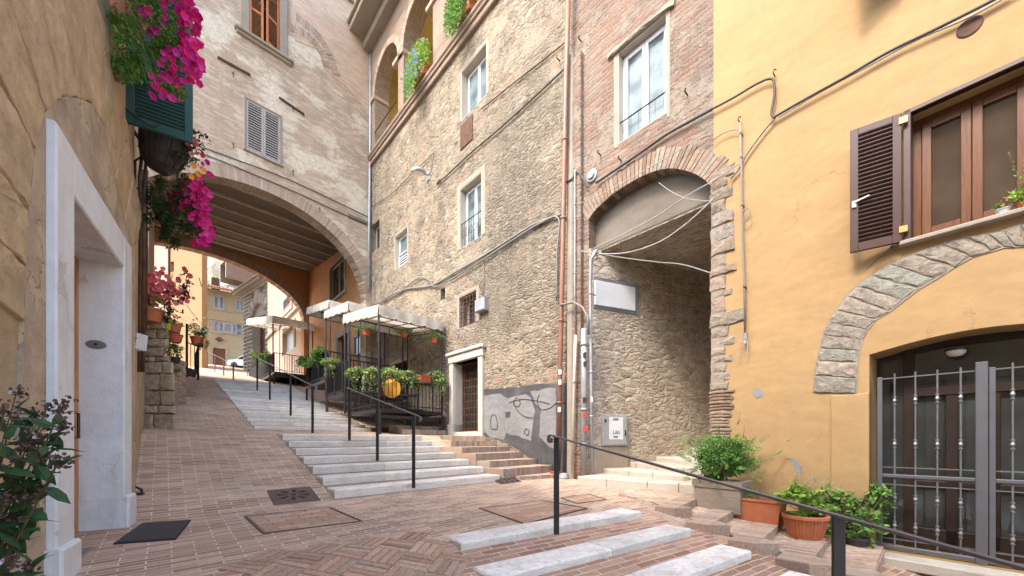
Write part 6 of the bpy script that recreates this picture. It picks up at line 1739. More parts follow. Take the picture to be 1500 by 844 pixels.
def rail_xy(t0, w0, z): p = ST(t0, w0); return Vector((p.x, p.y, z))
rng = random.Random(99)
def ivy(label, p, r, n, hang=0.2, pots=1, mat='leaf_ivy', group='ivy pots hung on the terrace rails', potmat='plastic_red'):
    t = flower_pot('ivy_pot', label, Vector(p)-Vector((0,0,0.10)), 0.085, 0.17, potmat, group)
    mb = MB(); bush(mb, Vector(p)+Vector((0,0,0.02)), r, int(n*2.8), 0.068, rng, 0.052, 13, droop=0.5, fine=False)
    for _ in range(5):
        q = Vector(p)+Vector((rng.uniform(-1,1)*r[0]*0.8, rng.uniform(-1,1)*r[1], -r[2]*0.6)); 
        for k in range(int(14)):
            add_quadleaf(mb, q+Vector((rng.gauss(0,0.02), rng.gauss(0,0.02), -hang*k/14*rng.uniform(0.8,1.1))), rv(rng)+Vector((0,0,-0.5)), rv(rng), 0.05, 0.04)
    mb.build('foliage', M[mat], t); return t
zA = 0.85+0.97
o_ = -0.12
FA_ = [(523,550,'leftmost trailing ivy pot on the nearest terrace side rail'),(541,549,'trailing ivy pot with orange pot showing beside the corner post'),(571,548,'bushy ivy pot above the amber chair back'),(594,551,'ivy pot next to the orange square planter'),(612,560,'looping low ivy strand right of the amber chair'),(638,556,'rightmost cascading ivy pot on the nearest terrace rail')]
for i, (px, py, lab) in enumerate(FA_):
    if px < 556: s = 5.6/(px-240)
    else: s = 0.0180*728/(1284-px)*0.985
    big = (0.30,0.2,0.2) if px < 556 else (0.30,0.18,0.20)
    if i == 4: big = (0.2,0.12,0.17)
    ivy(lab, at(px, py, s), big, 520 if i != 4 else 200, 0.38 if i in (0,1,5) else 0.22)
c = at(621, 562, 0.0180*728/(1284-621)*0.98); box_pot('orange_rail_planter', 'square orange planter clipped on the terrace rail', c, (Vv.x, Vv.y), 0.34, 0.2, 0.22, 'plastic_red')
for (px, py, s, lab, n, r) in ((486, 534, 5.55/246, 'round ivy pot on the second terrace corner', 420, (0.3,0.22,0.19)), (452, 528, 5.55/212, 'large bushy plant on the third terrace rail, left half', 700, (0.5,0.3,0.32)), (468, 519, 5.55/228, 'large bushy plant on the third terrace rail, right half', 500, (0.36,0.3,0.26)),
        (391, 524, 5.6/151, 'hanging plant on the farthest terrace corner', 420, (0.45,0.3,0.35)), (376, 519, 5.6/136, 'small hanging plant at the far end of the last terrace', 300, (0.4,0.3,0.25))):
    ivy(lab, at(px, py, s), r, n, 0.3, mat='leaf_ivy' if px == 486 else 'leaf', group='plants hung on the upper terrace rails')
for (px, py, s, lab) in ((537, 492, 0.0200, 'hanging fern pot nearest the corner post under the canopy'), (592, 495, 0.0200, 'middle hanging fern pot under the canopy'), (636, 503, 0.0203, 'hanging fern pot nearest the stone door frame')):
    c = at(px, py, s); t = flower_pot('hanging_fern', lab, c, 0.11, 0.15, 'plastic_red', 'fern pots hanging under the nearest canopy')
    mb = MB()
    for k in range(60):
        a = rng.uniform(0, 6.28); L = rng.uniform(0.15, 0.42); b = Vector(c)+Vector((0,0,0.14)); d = Vector((math.cos(a), math.sin(a), rng.uniform(0.2,0.9)))
        m1 = b+d*L*0.5; e = b+Vector((d.x, d.y, 0.05))*L; mb.tube([b, m1, e], [0.002,0.0018,0.001], 3, 0, False)
        for j in range(10): p = m1.lerp(e, j/10); add_quadleaf(mb, p, rv(rng), rv(rng), 0.035, 0.012)
    mb.build('foliage', M['leaf'], t)
    mb = MB(); 
    for a in (0, 2.1, 4.2): mb.tube([Vector(c)+Vector((0.1*math.cos(a), 0.1*math.sin(a), 0.15)), Vector(c)+Vector((0,0,0.62))], 0.002, 4)
    mb.build('hanger', M['black_metal'], t)
# amber chair and dark table on the nearest terrace
c = at(573, 597, 0.0194); c.z = 0.85
ch = thing('amber_chair', 'amber plastic terrace chair with round back behind the railing', 'chair', WORLD, tuple(c))
ax = Vector((0.92,0.38,0)); ay = Vector((-0.38,0.92,0))
def loc(x, y, z): return Vector(c)+ax*x+ay*y+Vector((0,0,z))
m_ = MB(); pts = [loc(0.25*math.cos(a)*1.0, -0.18-0.05*math.cos(a)**2, 0.60+0.27*math.sin(a)) for a in [2*math.pi*k/26 for k in range(26)]]
m_.add(pts+[p+ay*0.02 for p in pts], [tuple(range(26)), tuple(reversed(range(26, 52)))]+[(k, k+26, (k+1)%26+26, (k+1)%26) for k in range(26)]); m_.build('backrest', M['amber'], ch)
m_ = MB(); pts = [loc(0.23*math.cos(a), 0.06+0.22*math.sin(a), 0.45) for a in [2*math.pi*k/22 for k in range(22)]]; m_.add(pts+[p+Vector((0,0,0.025)) for p in pts], [tuple(reversed(range(22))), tuple(range(22, 44))]+[(k, (k+1)%22, (k+1)%22+22, k+22) for k in range(22)]); m_.build('seat', M['amber'], ch)
for x in (-0.19, 0.19):
    for y in (-0.14, 0.24):
        m_ = MB(); m_.tube([loc(x*0.85, y*0.85, 0.45), loc(x*1.15, y*1.15, 0.0)], 0.013, 6); m_.build('leg', M['black_metal'], ch)
c = at(612, 597, 0.0192); c.z = 0.85
tb_ = thing('terrace_table', 'dark square bistro table on the nearest terrace', 'table', WORLD, tuple(c))
m_ = MB(); m_.box(c.x-0.33, c.x+0.33, c.y-0.3, c.y+0.3, c.z+0.72, c.z+0.75); m_.build('tabletop', M['dark_plastic'], tb_)
m_ = MB(); m_.tube([(c.x, c.y, c.z), (c.x, c.y, c.z+0.72)], 0.03, 8); m_.lathe((c.x, c.y, c.z), [(0,0.0),(0.22,0.0),(0.22,0.015),(0.03,0.03)], 16); m_.build('pedestal', M['black_metal'], tb_)
c = at(600, 597, 0.0200); c.z = 0.85
ch2 = thing('dark_chair', 'black slatted terrace chair behind the bistro table', 'chair', WORLD, tuple(c))
m_ = MB(); m_.box(c.x-0.2, c.x+0.2, c.y-0.2, c.y+0.2, c.z+0.44, c.z+0.47); m_.build('seat', M['dark_plastic'], ch2)
m_ = MB()
for k in range(6): m_.bar((c.x-0.18+k*0.072, c.y+0.2, c.z+0.47), (c.x-0.18+k*0.072, c.y+0.24, c.z+0.85), 0.02, 0.012)
m_.bar((c.x-0.2, c.y+0.24, c.z+0.86), (c.x+0.2, c.y+0.24, c.z+0.86), 0.025, 0.04); m_.build('backrest', M['dark_plastic'], ch2)
for x in (-0.18, 0.18):
    for y in (-0.18, 0.18): m_ = MB(); m_.tube([(c.x+x, c.y+y, c.z), (c.x+x, c.y+y, c.z+0.44)], 0.014, 6); m_.build('leg', M['black_metal'], ch2)
# tall mirror-like menu board / window at the wall behind the second terrace
c = RW.p(529, 520, -0.05)
mbd = thing('menu_case', 'tall glazed menu case on the wall behind the second terrace', 'menu case', RW, (RW.h(521,523)[0], -0.04, RW.h(521,523)[1]))
r = rect(RW, 521, 494, 538, 523); m_ = MB(); fr_rect(m_, r, 0.07, -0.08, -0.01); m_.build('frame', M['black_metal'], mbd)
m_ = MB(); m_.box(r[0]+0.05, r[1]-0.05, -0.04, -0.03, r[2]+0.05, r[3]-0.05); m_.build('glass', M['pane'], mbd)

# ------------------------------------------------------------------ handrails
def handrail(label, posts, rail, rmat='rail_top', pw=0.045, flat=True, scroll0=None, scroll1=None, rw_=0.034, rh_=0.012, group='black iron handrails', pd=0.035):
    b = posts[0][0]; t = thing('handrail', label, 'handrail', WORLD, tuple(b), group)
    for a, top in posts:
        mb = MB(); mb.bar(Vector(a), top, pw, pd); mb.build('post', M['black_metal'], t)
    mb = MB()
    for a, c_ in zip(rail, rail[1:]): mb.bar(a, c_, rw_, rh_)
    for end, nxt, sgn in ((scroll0, rail[1], 1), (scroll1, rail[-2], 1)):
        if end is None: continue
        e = Vector(end); d = (e-Vector(nxt)); d.z = 0; d.normalize(); P = []
        for k in range(15):
            a = math.pi/2-k*0.42; r_ = 0.042*(1-k/19); cc = e+Vector((0,0,-0.042))
            P.append(cc+d*r_*math.cos(a)+Vector((0,0,r_*math.sin(a))))
        for a, c_ in zip(P, P[1:]): mb.bar(a, c_, rw_*0.9, 0.012)
    mb.build('rail', M[rmat], t)
    return t
A = at(815, 783, 0.0063); At = at(815, 640, 0.0063); Bt = at(1228, 756, 0.0030)
dr = (Bt-At); Et = At+dr*2.3; St = At-dr*0.045
Bb = Vector((Bt.x, Bt.y, H(Bt.x, Bt.y)))
handrail('nearest sloping handrail across the lower marble steps', [(A, At), (Bb, Bt), (Vector((Et.x-dr.x*0.2, Et.y-dr.y*0.2, H(Et.x, Et.y)-0.1)), Et-dr*0.2)], [St, Et], scroll0=St, pw=0.05, pd=0.016)
def bl(px, py, b): return at(px, py, b/(px-240))
mid = [bl(512,643,3.7), bl(553,665,3.7), bl(606,703,3.7)]; midt = [bl(512,571,3.7), bl(553,586,3.7), bl(606,608,3.7)]
handrail('handrail in the middle of the lower marble flight, with scrolled end', [(a-Vector((0,0,0.12)), b) for a, b in zip(mid, midt)], [bl(508,568,3.7), bl(553,586,3.7), bl(614,610,3.7)], scroll1=bl(615,610.5,3.7))
up_ = [bl(377,566,3.5), bl(395.5,579,3.5), bl(426,601,3.5), bl(458,625,3.5)]; upt = [bl(377,524,3.5), bl(395.5,533,3.5), bl(426,549,3.5), bl(458,565,3.5)]
handrail('handrail in the middle of the long upper flight', [(a-Vector((0,0,0.15)), b) for a, b in zip(up_, upt)], [bl(373,521,3.5)]+upt+[bl(462,566,3.5)], scroll1=bl(463,566.5,3.5))
fa = [(304,515),(315,520),(328,527),(342,533)]
ft = [bl(x, y, 3.45) for x, y in fa]
handrail('farthest handrail at the top of the long stairs', [(Vector((p.x, p.y, H(p.x, p.y)-0.05)), p) for p in ft], ft, scroll1=ft[-1], pw=0.05)

# ------------------------------------------------------------------ covers, mats and small things on the ground
def gpoly(pts, dz=0.0): return [GH(px, py) for px, py in pts]
def plate(mb, P, up, th=0.004, b=0.006):
    c = sum(P, Vector())/len(P); n = len(P)
    vs = [p+Vector((0,0,-0.03)) for p in P]+[p+Vector((0,0,up-th)) for p in P]+[p.lerp(c, 0.02)+Vector((0,0,up)) for p in P]
    ar = sum(P[i].x*P[(i+1)%n].y-P[(i+1)%n].x*P[i].y for i in range(n))
    fs = [tuple(range(2*n, 3*n))]+[(k+i, k+(i+1)%n, k+n+(i+1)%n, k+n+i) for k in (0, n) for i in range(n)]
    if ar < 0: fs = [tuple(reversed(f)) for f in fs]
    mb.add(vs, fs)
def on(P, u, v): return P[0].lerp(P[1], u).lerp(P[3].lerp(P[2], u), v)
G = gpoly([(391,719),(455,713.5),(470,733),(401,740)])
t = thing('storm_drain', 'square rusty cast iron drain cover with radiating slots', 'drain cover', WORLD, tuple(G[0]))
mb = MB(); plate(mb, G, 0.010); mb.build('cover', M['manhole'], t)
mb = MB()
for k in range(8):
    a = 2*math.pi*k/8+0.2
    def pq_(r, da): return on(G, 0.5+r*math.cos(a+da), 0.5+r*math.sin(a+da))+Vector((0,0,0.0125))
    mb.add([pq_(0.14,-0.10), pq_(0.34,-0.17), pq_(0.36,0), pq_(0.34,0.17), pq_(0.14,0.10)], [(0,1,2,3,4)])
mb.add([on(G, 0.5+0.06*math.cos(a), 0.5+0.06*math.sin(a))+Vector((0,0,0.0125)) for a in [k*0.785 for k in range(8)]], [tuple(range(8))])
o = mb.build('slots', M['dark'], t); flip_up(o)
G = gpoly([(718,698),(746,696),(764,706),(734,709.5)])
t = thing('square_drain', 'small square rusty drain grate at the foot of the brick side steps', 'drain cover', WORLD, tuple(G[0]))
mb = MB(); plate(mb, G, 0.012); mb.build('cover', M['manhole'], t)
mb = MB()
for i in range(4):
    for j in range(4): mb.add([on(G, (i+a)/4, (j+b)/4)+Vector((0,0,0.0145)) for a, b in ((0.2,0.2),(0.8,0.2),(0.8,0.8),(0.2,0.8))], [(0,1,2,3)])
o = mb.build('slots', M['dark'], t); flip_up(o)
def inset_cover(lab, pts, grp='brick filled access covers'):
    G = gpoly(pts); t = thing('access_cover', lab, 'access cover', WORLD, tuple(G[0]), grp)
    mb = MB()
    for i in range(4):
        a, b = G[i]+Vector((0,0,0.004)), G[(i+1)%4]+Vector((0,0,0.004)); mb.bar(a, b, 0.016, 0.012)
    mb.build('frame', M['manhole'], t)
    mb = MB(); 
    d = (G[1]-G[0]); d.z = 0; L = d.length; d.normalize(); e = (G[3]-G[0]); e.z = 0; W = e.length
    nr = int(W/0.085)
    for j in range(nr):
        nb = max(1, int(L/0.27)); off_ = 0.5 if j % 2 else 0
        for i in range(nb+1):
            u0 = max(0.02, (i-off_)/nb); u1 = min(0.98, (i+1-off_)/nb)
            if u1-u0 < 0.04: continue
            q = [on(G, u0+0.004, (j+0.06)/nr), on(G, u1-0.004, (j+0.06)/nr), on(G, u1-0.004, (j+0.94)/nr), on(G, u0+0.004, (j+0.94)/nr)]
            plate(mb, q, 0.007+R.uniform(-0.001,0.001), 0.003)
    mb.build('brick_infill', M['paver'], t)
inset_cover('large brick filled access cover left, below the slotted drain', [(359,757),(484,744.5),(530,764),(386,782)])
inset_cover('brick filled access cover right of the nearest railing post', [(702,745),(795,734),(860,745),(768,768)])
inset_cover('small brick filled access cover near passage steps', [(822,730),(860,724),(888,732),(845,738)])
G = gpoly([(166,798),(208,768),(280,763),(258,791)])
t = thing('doormat', 'black ribbed rubber doormat in front of the white doorway', 'doormat', WORLD, tuple(G[0]))
mb = MB(); plate(mb, G, 0.014); mb.build('base', M['rubber'], t)
mb = MB()
for i in range(1, 24): mb.bar(on(G, 0.02, i/24)+Vector((0,0,0.015)), on(G, 0.98, i/24)+Vector((0,0,0.015)), 0.008, 0.008)
for i in range(1, 12): mb.bar(on(G, i/12, 0.02)+Vector((0,0,0.014)), on(G, i/12, 0.98)+Vector((0,0,0.014)), 0.006, 0.008)
mb.build('ribs', M['rubber_rib'], t)
# boot scraper near the wall
c = GH(201, 724); t = thing('boot_scraper', 'small black iron boot scraper by the white doorway corner', 'boot scraper', WORLD, tuple(c))
mb = MB(); mb.bbox(c.x-0.06, c.x+0.06, c.y-0.03, c.y+0.03, c.z, c.z+0.015, 0.003); mb.tube([c+Vector((-0.05,0,0.015)), c+Vector((-0.05,0,0.06)), c+Vector((0.0,0,0.075)), c+Vector((0.05,0,0.05)), c+Vector((0.05,0,0.015))], 0.012, 6); mb.build('scraper', M['black_metal'], t)
# white letterbox on the corner
c = at(198, 500, 0.0074); t = thing('letterbox', 'small white letterbox on the corner beyond the white doorway', 'letterbox', WORLD, tuple(c))
mb = MB(); ax_ = Vector((1,0,0))
mb.add([c+Vector(v) for v in ((-0.06,-0.05,-0.09),(0.05,-0.05,-0.09),(0.05,0.08,-0.09),(-0.06,0.08,-0.09),(-0.06,-0.05,0.09),(0.07,-0.05,0.08),(0.07,0.08,0.08),(-0.06,0.08,0.09))], [(0,3,2,1),(4,5,6,7),(0,1,5,4),(1,2,6,5),(2,3,7,6),(3,0,4,7)]); mb.build('body', M['white_paint'], t)
mb = MB(); mb.bar(c+Vector((-0.07,-0.056,0.02)), c+Vector((0.07,-0.056,0.02)), 0.01, 0.012); mb.build('slot', M['grey_metal'], t)

# ------------------------------------------------------------------ pipes, cables and boxes on the right-hand houses
def vpipe(parent, pl, pts, r, mat, off, name='pipe', clips=()):
    mb = MB(); P = [Vector(pl.p(px, py, off)) for px, py in pts]; mb.tube(P, r, 12)
    for py in clips:
        for (x0_, y0_), (x1_, y1_) in zip(pts, pts[1:]):
            if y0_ <= py <= y1_:
                f = (py-y0_)/(y1_-y0_); c_ = Vector(pl.p(x0_+(x1_-x0_)*f, py, off)); mb.tube([c_-Vector((0,0,0.02)), c_+Vector((0,0,0.02))], r*1.25, 12); mb.bar(c_, c_+Vector((0,-off,0)), 0.02, 0.02)
    return mb.build(name, M[mat], parent, smooth=True)
vpipe(brick_house, RW, [(834,-60),(829,120),(824,380),(820,560),(819,640)], 0.052, 'copper', -0.20, 'downpipe', (205, 320, 470, 590))
vpipe(brick_house, RW, [(819,640),(817,690)], 0.056, 'rust', -0.20, 'downpipe_shoe')
vpipe(brick_house, RW, [(843,491),(841,560),(838,693)], 0.030, 'pvc', -0.20, 'white_pipe', (560,))
vpipe(brick_house, RW, [(855.5,482),(855.5,560),(855,696)], 0.062, 'galv', -0.22, 'steel_pipe', (505, 600, 650))
vpipe(brick_house, RW, [(874,366),(866,380),(864.5,420),(866,560),(867,692)], 0.030, 'galv', -0.16, 'conduit', (430, 545, 610))
vpipe(brick_house, RW, [(842,250),(842,420),(843,491)], 0.014, 'galv', -0.14, 'thin_conduit', (300,400))
vpipe(brick_house, RW, [(821,447),(840,443),(853,450),(861,465),(862,490)], 0.022, 'cable_grey', -0.24, 'cable_loop')
vpipe(arch_building, AF, [(543,75),(542.5,210),(541,320),(540,425)], 0.055, 'galv', -0.12, 'downpipe', (120, 245, 330))
vpipe(arch_building, AF, [(543,75),(539,70),(536,60)], 0.05, 'galv', -0.14, 'gutter_outlet')
vpipe(stone_house, RW, [(708,450),(708,380)], 0.010, 'cable_grey', -0.03, 'thin_conduit')
vpipe(stone_house, RW, [(549,400),(549,440)], 0.010, 'cable_grey', -0.03, 'thin_conduit')
# stickers
mb = MB(); rng = random.Random(50)
sk = [(855,520,'ink'),(855.5,533,'ink'),(855,586,'ink'),(855,607,'red_ink'),(856,628,'red_ink'),(866,585,'paper'),(819,545,'paper'),(819,560,'paper'),(818,600,'paper')]
for i, (px, py, m_) in enumerate(sk):
    x, z = RW.h(px, py, -0.22); mb = MB(); rr = 0.066 if px < 860 and px > 840 else 0.04
    cy = -0.22 if 850 < px < 860 else (-0.16 if px > 860 else -0.20); rr = {850: 0.0640, 860: 0.0320, 810: 0.0575}[850 if 850 < px < 860 else (860 if px > 860 else 810)]
    n = 6; x, z = RW.h(px, py, cy-rr); vs = []
    for k in range(n+1):
        a = math.radians(-50+100*k/n)+rng.uniform(-0.01,0.01)
        vs += [(x+rr*math.sin(a), cy-rr*math.cos(a), z-0.05), (x+rr*math.sin(a), cy-rr*math.cos(a), z+0.05)]
    mb.add(vs, [(2*k, 2*k+2, 2*k+3, 2*k+1) for k in range(n)]); mb.build('sticker', M[m_], brick_house)
# red bucket-like cap at the pipe's foot
c = RW.w(RW.h(824, 693)[0], -0.22, RW.h(824, 693)[1]-0.02)
t = thing('red_cap', 'flat red plastic cap lying at the foot of the copper downpipe', 'cap', WORLD, tuple(c)); mb = MB(); mb.lathe(c, [(0,0),(0.11,0),(0.12,0.02),(0.12,0.06),(0.10,0.07),(0,0.075)], 18); mb.build('cap', M['red_ink'], t)
c = RW.w(RW.h(839, 693)[0], -0.28, RW.h(839, 696)[1]); t = thing('pipe_collar', 'grey concrete collar round the foot of the white pipe', 'pipe collar', WORLD, tuple(c)); mb = MB(); mb.lathe(c+Vector((0,0,-0.08)), [(0,0),(0.10,0),(0.11,0.05),(0.09,0.12),(0.05,0.14),(0,0.14)], 16); mb.build('collar', M['galv'], t)
# cables
cable(stone_house, RW, [(545,303),(575,283),(605,253),(630,230),(637,222)], 0.012, -0.05)
cable(stone_house, RW, [(640,270),(660,252),(690,224),(730,190),(780,145),(830,98)], 0.020, -0.05)
cable(stone_house, RW, [(705,160),(720,148),(760,116),(800,85),(833,58)], 0.014, -0.04, 'rust')
cable(stone_house, RW, [(560,440),(590,425),(625,420),(640,415),(665,400),(700,380),(740,355),(780,330),(812,318),(822,314)], 0.028, -0.05, 'cable_grey')
cable(stone_house, RW, [(545,448),(580,432),(612,408),(628,410),(640,420),(690,392),(745,356),(790,328),(818,320),(816,370),(815,440)], 0.020, -0.06, 'cable_grey')
cable(stone_house, RW, [(640,270),(645,264)], 0.03, -0.06)
cable(brick_house, RW, [(824,270),(838,262),(846,252),(858,268),(862,275)], 0.016, -0.13)
cable(brick_house, RW, [(873,268),(900,250),(935,226),(975,198),(1010,178),(1043,160)], 0.024, -0.06)
cable(brick_house, RW, [(845,300),(880,285),(930,258),(985,226),(1020,205),(1043,196)], 0.007, -0.10, 'cable_white')
for px, py in ((880,228),(1007,140),(852,62),(820,90),(910,236)):
    A_ = Vector(RW.p(px, py, 0)); mb = MB(); mb.tube([A_, A_+Vector((0,-0.10,0.01)), A_+Vector((0.03,-0.12,0.03))], 0.013, 5); mb.build('hook', M['rust'], brick_house if px > 836 else stone_house)
# tangle in the passage mouth
rng = random.Random(8)
cable(brick_house, RW, [(870,364),(910,345),(960,318),(1010,285),(1050,262),(1082,240)], 0.009, -0.10, 'cable_white')
cable(brick_house, RW, [(852,368),(880,372),(920,370),(965,355),(1000,332),(1030,306),(1048,288)], 0.011, -0.12, 'cable_white')
cable(brick_house, RW, [(965,268),(985,282),(1010,292),(1045,295)], 0.006, -0.10, 'cable_white')
cable(brick_house, RW, [(850,367),(900,376),(960,384),(1000,388),(1046,402)], 0.012, 0.1, 'cable_grey')
# round junction box
c = RW.h(868, 258); mb = MB(); mb.lathe((c[0], -0.01, c[1]), [(0,-0.07),(0.07,-0.07),(0.085,-0.05),(0.085,-0.03),(0.12,-0.025),(0.125,0.01)], 22, ax='y'); mb.build('junction_box', M['galv'], brick_house)
# yellow wall cables
cable(yellow_house, YW, [(1043,160),(1075,143),(1105,125),(1125,116),(1133,119),(1134,140),(1130,165),(1134,172),(1140,168),(1180,145),(1240,112),(1300,77),(1370,43),(1440,8),(1480,-14)], 0.016, -0.06, sub=8)
cable(yellow_house, YW, [(1140,172),(1200,136),(1270,98),(1340,60),(1420,25),(1500,-20)], 0.011, -0.05, 'cable_white')
cable(yellow_house, YW, [(1136,172),(1122,188),(1105,210),(1090,232),(1082,248),(1070,262)], 0.013, -0.05, 'cable_grey')
cable(yellow_house, YW, [(1044,206),(1060,195),(1078,190),(1084,194)], 0.008, -0.06, 'cable_grey')
vpipe(yellow_house, YW, [(1084,180),(1086,260),(1087,340),(1090,420),(1091,488)], 0.013, 'cable_grey', -0.07, 'conduit', (195, 230, 300, 420))
cable(yellow_house, YW, [(1088,312),(1096,305),(1098,318),(1090,326),(1086,318)], 0.007, -0.08, 'cable_grey')
cable(yellow_house, YW, [(1081,525),(1084,505),(1090,488),(1095,505),(1092,522)], 0.006, -0.08, 'cable_white')
mb = MB(); a_ = Vector(YW.p(1091,486,-0.06)); mb.tube([a_, a_+Vector((0,0,-0.12))], 0.02, 8); mb.lathe(a_+Vector((0,0,-0.2)), [(0.0,0),(0.018,0.01),(0.022,0.04),(0.01,0.08)], 10); mb.build('cable_clamp', M['galv'], yellow_house)
for px, py in ((1135,112),(1084,180)):
    a_ = Vector(YW.p(px, py, 0)); mb = MB(); mb.tube([a_, a_+Vector((0,-0.08,0)), a_+Vector((0.02,-0.09,0.03)), a_+Vector((0.03,-0.05,0.04))], 0.008, 5); mb.build('hook', M['rust'], yellow_house)
# utility cabinet in the passage side wall
r = [TW.h(880, 608)[0], TW.h(917, 612)[0], TW.h(880, 653)[1], TW.h(880, 607)[1]]
t = thing('utility_cabinet', 'grey metal utility cabinet with a pasted notice in the passage wall', 'utility cabinet', TW, (r[0], 0, r[2]))
mb = MB(); mb.bbox(r[0], r[1], -0.05, 0.05, r[2], r[3], 0.008); mb.build('cabinet', M['box_grey'], t)
mb = MB(); mb.bbox(r[0]+0.025, r[1]-0.025, -0.062, -0.05, r[2]+0.025, r[3]-0.025, 0.003); d = mb.build('door', M['box_grey'], t)
mb = MB(); mb.box(r[0]+0.16, r[1]-0.13, -0.0645, -0.062, r[2]+0.13, r[3]-0.05); n_ = mb.build('notice', M['paper'], d)
def text_mesh(txt, size, mat, parent, plM, frm, x, y, z, name='lettering'):
    cu = bpy.data.curves.new('tmp', 'FONT'); cu.body = txt; cu.size = size; cu.extrude = 0.0008; cu.align_x = 'CENTER'
    ob = bpy.data.objects.new('tmp', cu); scene.collection.objects.link(ob)
    me = ob.to_mesh(); vs = [Vector((x+v.co.x, y-v.co.z, z+v.co.y)) for v in me.vertices]; fs = [tuple(p.vertices) for p in me.polygons]
    mb = MB(); mb.add(vs, fs); ob.to_mesh_clear(); bpy.data.objects.remove(ob); bpy.data.curves.remove(cu)
    return mb.build(name, M[mat], parent)
xc = (r[0]+0.16+r[1]-0.13)/2
text_mesh('Lilo', 0.12, 'ink', d, None, TW, xc, -0.066, r[2]+0.24); text_mesh('attenzione', 0.035, 'ink', d, None, TW, xc, -0.066, r[3]-0.09) if False else None
mb = MB(); rng = random.Random(5)
for k in range(4): mb.box(xc-0.09+rng.uniform(0,0.02), xc+0.09-rng.uniform(0,0.04), -0.0665, -0.0645, r[3]-0.08-0.014*k, r[3]-0.074-0.014*k)
for k in range(3): mb.box(xc-0.07, xc+0.07-rng.uniform(0,0.03), -0.0665, -0.0645, r[2]+0.16+0.016*k, r[2]+0.168+0.016*k)
mb.build('print_lines', M['ink'], n_) if False else mb.build('printed_lines', M['ink'], d)
mb = MB(); mb.box(r[1]-0.085, r[1]-0.06, -0.072, -0.062, r[2]+0.2, r[2]+0.32); mb.box(r[0]+0.05, r[0]+0.09, -0.066, -0.062, r[3]-0.16, r[3]-0.10); mb.build('lock', M['black_metal'], d)
mb = MB(); mb.bbox(TW.h(869,600)[0], r[1]+0.05, -0.02, 0.01, -1.0, r[2]-0.02, 0.01); mb.build('render_patch', M['beige_plaster'], t)
# meter box beside the grilled window
r = rect(RW, 697.5, 441, 710, 459, -0.1); t = thing('meter_box', 'grey meter box next to the grilled window', 'meter box', RW, (r[0], 0, r[2]))
mb = MB(); mb.bbox(r[0], r[1]+0.04, -0.16, 0, r[2], r[3], 0.02); mb.build('box', M['galv'], t)
mb = MB(); mb.tube([(r[0]+0.15, -0.08, r[2]), (r[0]+0.12, -0.08, r[2]-0.2), (r[0]-0.1, -0.05, r[2]-0.22)], 0.012, 6); mb.build('lead', M['cable_grey'], t)
r = rect(RW, 668, 473, 674, 481, -0.1)
# wall street lamp
w0_ = Vector(RW.p(628, 258, 0)); t = thing('street_lamp', 'grey cobra-head street lamp on a short wall bracket', 'street lamp', RW, tuple(w0_))
hd = Vector(RW.p(606, 249, -1.0))
mb = MB(); mb.tube([w0_, w0_+Vector((0,-0.25,0.05)), Vector(RW.p(620, 255, -0.55))], 0.03, 8); mb.bbox(w0_.x-0.08, w0_.x+0.08, -0.03, 0, w0_.z-0.15, w0_.z+0.12, 0.005); mb.build('bracket', M['galv'], t)
p1 = Vector(RW.p(622, 256, -0.5)); p2 = hd; d_ = (p2-p1)
mb = MB(); prf = [(0.0,0.06,0.05),(0.15,0.10,0.08),(0.4,0.17,0.11),(0.75,0.18,0.11),(0.95,0.12,0.08),(1.0,0.03,0.03)]
d_.normalize(); sx_ = d_.cross(Vector((0,0,1))).normalized(); uz = sx_.cross(d_).normalized(); L = (p2-p1).length; vs = []; n = 14
for f, wd, hg in prf:
    for k in range(n):
        a = 2*math.pi*k/n; zz_h = hg*math.sin(a) if math.sin(a) > 0 else hg*0.3*math.sin(a)
        vs.append(p1+d_*L*f+sx_*wd*math.cos(a)+uz*zz_h)
mb.add(vs, [(i*n+k, i*n+(k+1)%n, (i+1)*n+(k+1)%n, (i+1)*n+k) for i in range(len(prf)-1) for k in range(n)]+[tuple(range((len(prf)-1)*n, len(prf)*n)), tuple(reversed(range(n)))])
mb.build('lamp_head', M['box_grey'], t, smooth=True)
mb = MB(); c_ = p1+d_*L*0.6-uz*0.03; vs = []
for f, k_ in ((0, 1.0), (0.4, 0.85), (0.8, 0.45), (1.0, 0.0)):
    for k in range(n): a = 2*math.pi*k/n; vs.append(c_+d_*0.26*k_*math.cos(a)+sx_*0.12*k_*math.sin(a)-uz*0.07*f)
mb.add(vs, [(i*n+k, i*n+(k+1)%n, (i+1)*n+(k+1)%n, (i+1)*n+k) for i in range(3) for k in range(n)]); mb.build('lens', M['lamp_glass'], t, smooth=True)
mb = MB(); mb.tube([Vector(RW.p(636,225,-0.05)), Vector(RW.p(632,250,-0.06)), w0_+Vector((0,-0.03,0))], 0.012, 5); mb.build('feed_cable', M['cable'], t)

# ------------------------------------------------------------------ beyond the archway
# ochre house on the left past the arch
FP = Plane.px(150, 0.060, 296, 0.0525)
far_left = thing('peach_house', 'plain peach plastered house just beyond the archway, left', 'house', FP, (FP.h(296, 545)[0], 0, 5.5))
k0_, k1_ = FP.h(150, 500)[0], FP.h(296, 500)[0]
wl = [FP.h(254, 383)[0]-0.35, FP.h(254, 383)[0]+0.1, FP.h(254, 398)[1], FP.h(254, 383)[1]]
mb = MB(); mb.prism([(k0_, -1), (k1_, -1), (k1_, 30), (k0_, 30)], 0, 0.4, [rp(wl)]); mb.build('wall', M['far_peach'], far_left)
mb = MB(); xp = FP.h(249, 380)[0]; mb.prism([(k0_, -1), (xp, -1), (xp, 26), (k0_, 26)], -0.03, 0.0); mb.build('brown_bay', M['beige_plaster'], far_left)
mb = MB(); mb.tube([(xp, -0.08, 2), (xp, -0.08, 26)], 0.06, 8); mb.build('downpipe', M['rust'], far_left)
